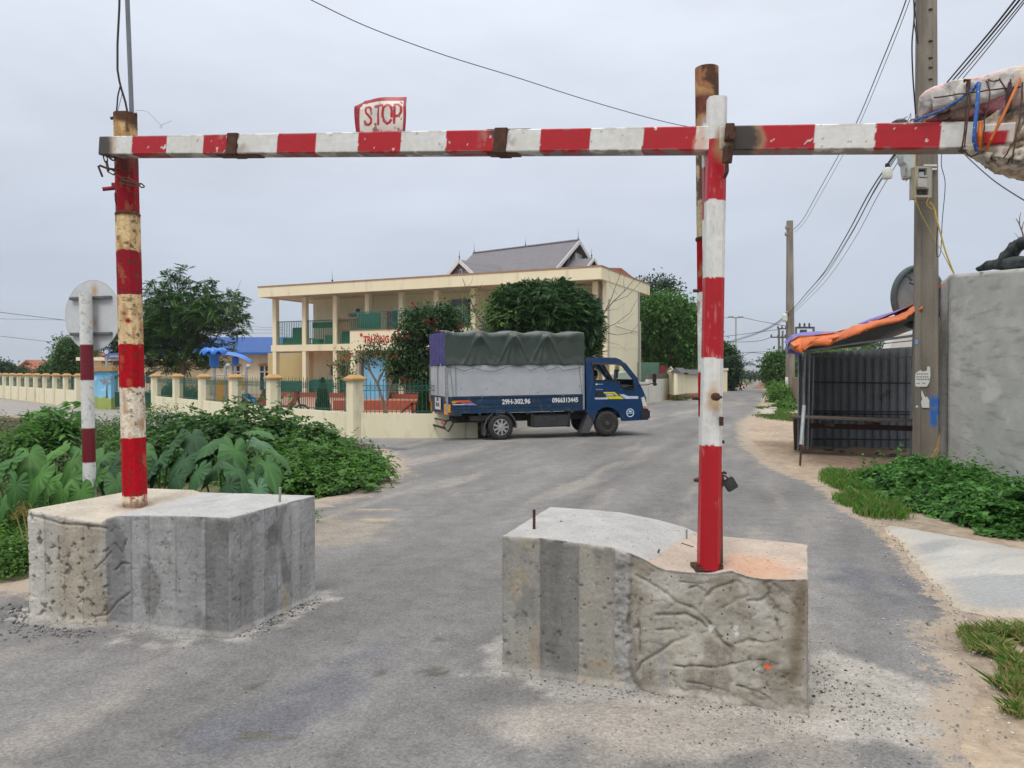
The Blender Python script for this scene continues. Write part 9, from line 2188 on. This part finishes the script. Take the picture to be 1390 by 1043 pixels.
mound('leafy_bush','low trailing green vine covering the right tip of the green island',[(430,11.4,1.0,.9,612),(462,12.0,.8,.9,612),(395,10.7,.9,.7,628),(484,12.9,.5,.8,618),(370,10.3,.7,.5,645),(440,10.75,.72,.55,632),(415,12.2,1.0,.9,600)],202,[(.045,.13,.018),(.070,.18,.028),(.11,.25,.040)],38000,(.062,.6),style='rosette')
mound('leafy_bush','weedy growth with brown seed heads on the far side of the island tip',[(440,14.2,.9,.8,592),(470,13.8,.7,.7,600),(410,14.2,.8,.7,585)],203,[(.05,.10,.03),(.09,.15,.05),(.12,.09,.06)],9000,(.055,.55))
mound('shrub','dusty grey green shrub at the left edge behind the round sign',[(60,12.0,1.1,1.0,572),(20,12.6,1.0,1.0,578),(100,12.8,1.0,1.0,568),(-30,12.5,1.2,1.0,575),(125,13.4,.8,.9,575),(85,10.8,.8,.8,615)],204,DUSK,17000,(.060,.45),flowers=(250,[(.45,.45,.30),(.5,.42,.2)]))
mound('shrub','green shrub with tiny white flowers between the round sign post and the rusty post',[(140,12.6,.8,.9,592),(155,11.2,.8,.8,610),(170,14.0,.9,.9,580),(125,15,1.0,.9,575)],205,GM,11000,(.058,.5),flowers=(420,[(.6,.6,.5),(.65,.6,.4)]))
mound('shrub','loose weedy shrub right of the rusty striped post',[(205,15.2,1.0,.9,552),(235,14.8,.9,.9,570),(215,13.5,.9,.9,588)],206,[(.04,.10,.02),(.08,.17,.035)],8000,(.075,.32))
mound('shrub','leafy sapling with paired pale leaflets at the left behind the sign post',[(38,11.6,.55,.5,562),(58,11.4,.45,.4,545),(84,11.8,.5,.4,560),(70,11.5,.3,.3,538)],207,[(.08,.20,.045),(.13,.28,.065)],420,(.13,.34,.42,6),style='frond')
mound('shrub','dry brownish scrub at the far left edge of the island',[(10,16,1.6,1.4,576),(-40,15,1.6,1.4,580),(50,18,1.8,1.4,570),(0,21,2.4,1.8,570),(110,19,1.8,1.6,572),(-80,20,3,3,570)],208,[(.10,.09,.05),(.16,.13,.08),(.08,.11,.04)],15000,(.07,.35))
mound('ground_cover','low clover-like weeds beside the left concrete block at the left edge',[(10,6.6,.55,.5,725),(-20,7.2,.7,.6,700),(32,7.3,.35,.5,712),(-60,6.6,.8,.7,720),(22,6.3,.28,.25,752),(38,6.55,.22,.25,742)],209,GB,13000,(.034,.7))
mound('ground_cover','weeds filling the gap between the left block and the elephant ear plants',[(100,7.6,.9,.45,700),(-10,8.2,.9,.7,670),(200,7.9,1.0,.5,700),(310,8.6,1.0,.5,680)],210,GM,9000,(.04,.6))
mound('leafy_bush','big green nettle-leaved bush at the foot of the cement wall, nearest the pole',[(1240,10.8,.62,.8,634),(1215,11.0,.45,.6,648),(1262,10.3,.6,.7,640),(1200,10.2,.32,.45,668),(1232,9.7,.45,.45,668),(1258,9.4,.42,.4,676),(1252,11.4,.5,.6,624),(1280,11.2,.5,.6,636)],211,[(.034,.115,.020),(.062,.185,.032),(.11,.27,.055)],24000,(.075,.5),layers=.45,style='rosette')
mound('leafy_bush','green nettle-leaved bush along the cement wall, middle of the right-hand bushes',[(1300,10.0,.6,.7,642),(1325,9.4,.5,.6,654),(1292,9.1,.42,.42,684),(1345,8.9,.5,.6,666),(1318,10.6,.5,.6,640),(1322,8.7,.4,.38,690)],212,[(.034,.115,.020),(.062,.185,.032),(.11,.27,.055)],22000,(.075,.5),layers=.45,style='rosette')
mound('leafy_bush','green nettle-leaved bush at the right picture edge beside the concrete ramp',[(1370,8.6,.5,.6,664),(1400,8.2,.6,.6,676),(1360,8.2,.42,.4,692),(1440,7.9,.7,.5,700),(1388,7.85,.4,.35,728),(1358,9.2,.4,.5,676)],213,[(.034,.115,.020),(.062,.185,.032),(.11,.27,.055)],20000,(.075,.5),layers=.45,style='rosette')
mound('weed_tuft','small green weeds at the base of the cream gateway wall',[(923,44.3,.5,.3,536),(937,46.5,.4,.3,538)],224,MG,900,(.10,.4),stems=False)
def grass(label,patches,seed,cols,n,h=(.08,.22),w=.006,lean=.5):
 r=np.random.default_rng(seed);pp=np.array([(G(px,py).x,G(px,py).y,rx,ry)for px,py,rx,ry in patches]);a_=pp[:,2]*pp[:,3];k=r.choice(len(pp),n,p=a_/a_.sum());q=pp[k]
 th,rr=r.uniform(0,6.28,n),np.sqrt(r.random(n))*(.8+.4*r.random(n));x=q[:,0]+np.cos(th)*rr*q[:,2];y=q[:,1]+np.sin(th)*rr*q[:,3]
 keep=fbm(np.stack([x,y,0*x],1),5,seed,3)>.43;x,y,rr=x[keep],y[keep],rr[keep];n=len(x)
 H_=r.uniform(*h,n)*(1.15-.6*rr.clip(0,1));az=r.uniform(0,6.28,n);ln=r.normal(0,lean,n)*H_;dx,dy=np.cos(az),np.sin(az);sx_,sy_=-dy*w,dx*w
 V=np.stack([np.stack([x-sx_,y-sy_,0*x-.01],1),np.stack([x+sx_,y+sy_,0*x-.01],1),np.stack([x+dx*ln*.45+sx_*.8,y+dy*ln*.45+sy_*.8,H_*.6],1),np.stack([x+dx*ln,y+dy*ln,H_],1)],1).reshape(-1,3)
 tag(leafobj('grass',V,palette(r,n,cols,.2),None,'leaf_leaf'),label,'grass',kind='stuff')
grass('short green grass between the sandy verge and the right-hand bushes',[(1165,662,.35,.9),(1150,655,.25,.6),(1180,685,.35,.6),(1198,698,.3,.3),(1140,648,.3,.4),(1175,650,.5,.3)],301,[(.05,.15,.018),(.09,.23,.03),(.14,.28,.05),(.26,.26,.10)],13000,(.06,.20),.005)
grass('patchy green and straw coloured grass at the lower right corner',[(1370,868,.26,.22),(1385,900,.22,.28),(1345,880,.12,.18),(1330,860,.10,.10),(1400,870,.3,.3),(1365,935,.14,.10),(1390,965,.10,.08),(1345,945,.08,.05)],302,[(.06,.16,.02),(.11,.24,.035),(.28,.27,.10),(.36,.30,.13)],13000,(.02,.085),.0030,.9)
grass('tall grass tuft beside the weeds at the left edge',[(22,735,.22,.3),(5,745,.2,.3),(40,725,.12,.3)],303,[(.05,.13,.02),(.09,.20,.035)],2400,(.15,.42),.006,.45)
grass('sparse grass at the foot of the far bushes by the lane',[(1072,568,.9,2.5),(1060,562,.5,1.5),(1110,600,.3,.3),(1050,556,.5,2)],304,[(.06,.13,.02),(.11,.20,.035)],7000,(.05,.16),.010)
grass('thin grass in the middle of the low vine at the island tip',[(425,655,.3,.4),(450,650,.3,.3)],305,[(.06,.14,.02),(.12,.22,.05)],1200,(.2,.42),.005,.5)
for(px,py,lb,nn_)in((433,592,'small weed tuft at the foot of the school fence, left one of two',260),(577,592.5,'small weed tuft at the foot of the school fence by the lorry tail',420),(646,594,'grass tuft on the road edge under the lorry beside its rear wheel',380)):
 grass(lb,[(px,py,.30,.10)],320+int(px),GM,nn_,(.08,.26),.010,.6)
 o_=[o for o in bpy.data.objects if o.get('label')==lb][0];o_.name='weed_tuft';del o_['kind'];o_['category']='weed'
def blade_mesh(r,L,cup,tone):
 th=np.radians([0,8,16,25,36,50,65,80,95,110,125,138,150,160,168,174,180]);rr=np.array([1.0,.86,.74,.64,.55,.47,.41,.37,.355,.36,.39,.44,.48,.45,.33,.18,.07])
 T=np.linspace(-np.pi,np.pi,64,endpoint=False);R=np.interp(np.abs(T),th,rr)*L;nr=9;V=[(0,0,0)];col=[0]
 rip=r.uniform(0,6.28)
 vein=np.radians([0,24,46,70,96,124,150])
 for j in range(1,nr+1):
  f=j/nr
  for t,R_ in zip(T,R):
   x,y=R_*f*math.cos(t),R_*f*math.sin(t);a=abs(t);dv=min(abs(a-v)for v in vein)*R_*f
   z=-cup*L*(f**2)*(.35+.65*abs(math.sin(t)))*.5-.28*L*(max(0,x)/L)**2+(.022*math.cos(t*5+rip)+.010*math.cos(t*13+rip*2))*L*f*f*1.3+(.045*L*min(1,dv/(.05*L+1e-6))*f*(1-.4*f))
   z+=.10*abs(y)
   V.append((x,y,z));col.append(math.exp(-(dv/(.010+.006*(a<.05)))**2)*(.9 if a<.1 else.6))
 V=np.array(V);m=64;Fs=[[0,1+j,1+(j+1)%m]for j in range(m)]
 for i in range(nr-1):
  for j in range(m):a,b=1+i*m+j,1+i*m+(j+1)%m;Fs.append([a,a+m,b+m,b])
 base=np.array(tone);c=mixc(np.repeat(base[None],len(V),0),base*1.7+.012,np.array(col)*.75)
 c=c*(.85+.3*fbm(V,9,int(r.integers(1,999)),4))[:,None]
 return V,Fs,c
def taro(label,px,Y,leaves,seed,tones,size=.37):
 """leaves: (px, py, dY, tip azimuth deg, droop deg, scale)"""
 r=np.random.default_rng(seed);g=P(px,600,Y);root=empty('elephant_ear_plant',(g.x,Y,0),label,'plant','elephant ear plants around the left concrete block');
 for(lx,ly,dY,az,dr,sc)in leaves:
  a=P(lx,ly,Y+dY);L=size*sc;tone=np.array(tones[r.integers(0,len(tones))])*r.uniform(.85,1.15)
  V,Fs,c=blade_mesh(r,L,.35,tone);az,dr=rad(az+r.normal(0,5)),rad(dr+14)
  d=np.array([math.cos(az)*math.cos(dr),math.sin(az)*math.cos(dr),-math.sin(dr)]);s=np.array([-math.sin(az),math.cos(az),0]);roll=r.normal(0,.15)
  n=np.cross(d,s);n=n if n[2]>0 else-n;s=s*math.cos(roll)+n*math.sin(roll);n=np.cross(d,s);
  if n[2]<0:n=-n;
  W=V[:,0:1]*d+V[:,1:2]*s+V[:,2:3]*n+np.array(a)
  o=mk('leaf_blade',W,Fs,leafmat('taro_leaf',.62,.16),root,col=c,smooth=True)
  mb=MB();b=Vector((g.x+r.normal(0,.05),Y+r.normal(0,.04),0));mid=b.lerp(a,.55)+Vector((0,0,.12));mb.tube([b,b.lerp(mid,.5),mid,mid.lerp(a,.6)+Vector((0,0,.02)),a-Vector((0,0,.004))],[.014,.012,.010,.008,.006],7)
  mb.build('stalk',pm('taro_stalk',(.07,.14,.04),(.10,.18,.05),9,.6),root,smooth=True,fixn=False)
TD=[(.016,.058,.018),(.026,.084,.024),(.042,.118,.030)];TL=[(.045,.135,.020),(.065,.18,.028),(.036,.115,.024)]
taro('elephant ear plant with dark leaves just right of the rusty post',225,8.3,[(235,600,.1,-150,35,1.1),(262,592,.2,-60,20,1.05),(218,622,-.1,-125,40,1.0),(205,640,-.2,-150,40,.9),(250,625,-.1,-100,30,.95),(240,648,-.3,-110,45,.8)],401,TD)
taro('elephant ear plant with the largest upright leaf, centre of the dark leaved group',300,8.2,[(318,612,0,-75,45,1.15),(345,585,.3,-20,-15,.8),(285,603,.2,-140,15,1.1),(296,630,-.2,-160,30,1.0),(322,640,-.3,-50,35,1.0),(270,640,-.35,-140,40,.9),(310,660,-.5,-120,50,.85)],402,TD)
taro('elephant ear plant with a pale folded leaf, rightmost of the group',345,8.6,[(362,630,-.1,-45,28,1.0),(345,645,-.3,-80,45,.95),(352,600,.3,10,10,.85),(375,615,.2,-10,20,.8),(330,655,-.4,-130,45,.9),(350,665,-.5,-60,50,.9)],403,TD+[(.07,.16,.08)])
taro('elephant ear plant behind the rusty post at the edge of the weeds',185,8.8,[(195,612,.2,-60,25,1.0),(170,608,.2,-120,25,.95),(188,628,0,-90,35,1.0),(160,622,-.1,-130,30,.9)],404,TD)
taro('bright elephant ear plant just left of the sign post',92,7.9,[(75,612,.2,-160,20,1.0),(100,625,0,-120,35,.95),(112,612,.3,-30,20,.8),(60,632,-.1,-150,40,.9),(98,650,-.2,-110,50,.8)],405,TL)
taro('bright elephant ear plant with a face-on leaf at the left edge',30,7.2,[(22,658,-.5,-95,62,.72),(12,628,0,-150,30,1.0),(40,618,.2,-60,25,1.0),(55,645,-.1,-110,40,.85),(-10,640,-.1,-120,40,1.0),(8,672,-.4,-130,50,.8)],406,TL)
taro('elephant ear plant between the sign post and the rusty post',145,7.7,[(150,638,.0,-60,35,.9),(132,645,-.1,-120,40,.8),(158,655,-.2,-50,45,.8),(140,620,.3,-90,20,.9)],407,TD+TL[:1])
taro('elephant ear plant with spreading leaves low behind the left block',70,7.4,[(85,668,-.1,-70,45,.85),(65,655,0,-130,40,.85),(110,668,-.1,-60,50,.8),(45,680,-.2,-100,55,.7)],408,TL)
r=np.random.default_rng(77);V=[];col=[]
root=empty('dry_weed',(G(35,740).x,6.5,0),'dry yellow-brown weed with feathery heads left of the left block','weed')
mb=MB()
for(bx_,tx,ty)in((38,30,690),(40,36,694),(34,22,700),(40,42,702)):a=P(bx_,760,6.4);mb.tube([(a.x,6.4,0),P((bx_+tx)/2+3,(760+ty)/2,6.4),P(tx,ty,6.4)],.005,5);c0=np.array(P(tx,ty,6.4));m=60;c=c0+r.normal(0,.022,(m,3));d=unit(r.normal(0,1,(m,3)));nn=unit(np.cross(d,r.normal(0,1,(m,3))));leafobj('seed_head',leafquads(c,d,nn,np.full(m,.03),np.full(m,.006)),palette(r,m,[(.25,.18,.05),(.35,.26,.08)]),root,'petal')
split_islands(mb.build('stalk',pm('dry_stalk',(.30,.26,.10),(.24,.2,.08),9,.8),root))
V=[];col=[]
for k in range(26):px,py=r.uniform(395,475),0;py=588+(px-395)*.22+r.normal(0,4);c0=np.array(P(px,py,13.9));m=40;c=c0+r.normal(0,.03,(m,3));d=unit(r.normal(0,1,(m,3))+np.array([0,0,.6]));nn=unit(np.cross(d,r.normal(0,1,(m,3))));V.append(leafquads(c,d,nn,np.full(m,.05),np.full(m,.012)));col.append(palette(r,m,[(.10,.06,.05),(.16,.09,.07)]))
tag(leafobj('seed_heads',np.vstack(V),np.vstack(col),None,'petal'),'brown seed heads standing above the weeds at the island tip','weeds',kind='stuff')
mb=MB();a=G(33,752);mb.add([(a.x-.06,a.y,.12),(a.x+.07,a.y-.02,.10),(a.x+.08,a.y+.08,.13),(a.x-.03,a.y+.10,.15),(a.x-.06,a.y,.10),(a.x+.07,a.y-.02,.08),(a.x+.08,a.y+.08,.11),(a.x-.03,a.y+.10,.13)],[(0,1,2,3),(7,6,5,4),(0,4,5,1),(1,5,6,2),(2,6,7,3),(3,7,4,0)])
tag(mb.build('paper_scrap',pm('paper_scrap_white',(.55,.55,.55),None,9,.7)),'crumpled white scrap lying on the weeds by the left block','litter')
def belt(label,x0,x1,Y,h,n,seed,cols,sz=1.6):
 r=np.random.default_rng(seed);x=r.uniform(x0,x1,n);top=h*(.55+.6*fbm(np.stack([x*.03,x*0,x*0],1),1,seed,4)+.25*fbm(np.stack([x*.2,x*0,x*0],1),1,seed+1,3));z=top*r.random(n)**.6;y=Y+r.uniform(0,14,n)
 c=np.stack([x,y,z-.3],1);d=unit(r.normal(0,1,(n,3)));nn=unit(r.normal(0,1,(n,3))+np.array([0,-.4,.6]));nn=unit(nn-d*np.sum(nn*d,1,keepdims=True));tag(leafobj('far_woods',leafquads(c,d,nn,r.uniform(.5,1.2,n)*sz,r.uniform(.4,.8,n)*sz),palette(r,n,cols),None,'leaf_leaf'),label,'trees',kind='stuff')
belt('distant line of trees along the horizon behind the left fence',-170,-40,150,1.3,7000,501,DG,.8)
belt('distant woods closing the horizon behind everything',-420,420,330,3.4,22000,502,DG,2.2)
belt('far trees at the end of the lane below the dark roofs',40,62,165,2.0,1500,503,DG,.9)
def world():
 w=bpy.data.worlds.new('World');SC.world=w;w.use_nodes=True;nt=w.node_tree;bg=nt.nodes['Background']
 sky=N(nt,'ShaderNodeTexSky',sky_type='NISHITA');sky.sun_disc=False;sky.sun_elevation=rad(SUN_EL);sky.sun_rotation=rad(SUN_AZ);sky.air_density=1.5;sky.dust_density=3
 tc=N(nt,'ShaderNodeTexCoord');sp=N(nt,'ShaderNodeSeparateXYZ');nt.links.new(tc.outputs['Generated'],sp.inputs[0])
 cr=N(nt,'ShaderNodeValToRGB');nt.links.new(sp.outputs['Z'],cr.inputs[0]);el=cr.color_ramp.elements
 el[0].position=0.0;el[0].color=(*[v*SKYK for v in HOR],1);el[1].position=1.0;el[1].color=(*[v*SKYK for v in ZEN],1)
 for p,c in((.10,MID1),(.30,MID2),(.46,MID3)):e=el.new(p);e.color=(*[v*SKYK for v in c],1)
 mp=N(nt,'ShaderNodeMapping');mp.inputs['Scale'].default_value=(1,1,3.2);nt.links.new(tc.outputs['Generated'],mp.inputs['Vector'])
 n1=tex(nt,mp.outputs['Vector'],2.1,6,.55);f=mrange(nt,n1,.30,.70,.90,1.10)
 cl=N(nt,'ShaderNodeVectorMath',operation='SCALE');nt.links.new(cr.outputs[0],cl.inputs[0]);nt.links.new(f,cl.inputs['Scale'])
 sk=N(nt,'ShaderNodeVectorMath',operation='SCALE');nt.links.new(sky.outputs[0],sk.inputs[0]);sk.inputs['Scale'].default_value=.004/.1*SKYW
 ad=N(nt,'ShaderNodeVectorMath',operation='ADD');nt.links.new(cl.outputs[0],ad.inputs[0]);nt.links.new(sk.outputs[0],ad.inputs[1])
 nt.links.new(ad.outputs[0],bg.inputs['Color']);bg.inputs['Strength'].default_value=.1
SUN_EL,SUN_AZ,SKYW=58,205,.5
SKYK=10.0
HOR=(.500,.550,.630);MID1=(.550,.610,.715);MID2=(.690,.745,.855);MID3=(.80,.85,.95);ZEN=(2.15,2.08,1.98)
world()
s=bpy.data.lights.new('sun','SUN');s.energy=1.5;s.angle=rad(18);s.color=(1,.95,.88);so=bpy.data.objects.new('sun',s);COL.objects.link(so)
az=rad(SUN_AZ);sd=Vector((math.sin(az)*math.cos(rad(SUN_EL)),math.cos(az)*math.cos(rad(SUN_EL)),math.sin(rad(SUN_EL))))
so.rotation_euler=sd.to_track_quat('Z','Y').to_euler();so.location=(0,0,30)
cam=bpy.data.cameras.new('camera');co=bpy.data.objects.new('camera',cam);COL.objects.link(co);cam.sensor_width=36;cam.lens=F/1390*36;cam.clip_end=5000;cam.clip_start=.05
co.location=(0,0,EYE);co.rotation_euler=(math.pi/2-PITCH,0,0);SC.camera=co
SC.view_settings.view_transform='Standard';SC.view_settings.look='None';SC.view_settings.exposure=EXPO if 'EXPO' in globals()else 0.0;SC.view_settings.gamma=1
SC.cycles.use_denoising=True;SC.cycles.max_bounces=6;SC.cycles.transparent_max_bounces=8;SC.cycles.diffuse_bounces=3;SC.cycles.glossy_bounces=3;SC.cycles.transmission_bounces=5
mb=MB();mb.box(-1600,1600,-60,2600,-1.0,26.0)
hz_=mb.build('haze',[],origin=(0,0,0));m_=bpy.data.materials.new('haze_air');m_.use_nodes=True;nt=m_.node_tree;nt.nodes.remove(nt.nodes['Principled BSDF'])
pv=N(nt,'ShaderNodeVolumePrincipled');pv.inputs['Color'].default_value=(.82,.88,.95,1);pv.inputs['Density'].default_value=.00035;pv.inputs['Anisotropy'].default_value=.2
nt.links.new(pv.outputs[0],nt.nodes['Material Output'].inputs['Volume']);hz_.data.materials.append(m_);tag(hz_,'thin pale haze over the lane and fields','haze',kind='stuff')
SC.cycles.volume_bounces=0;SC.cycles.volume_max_steps=64
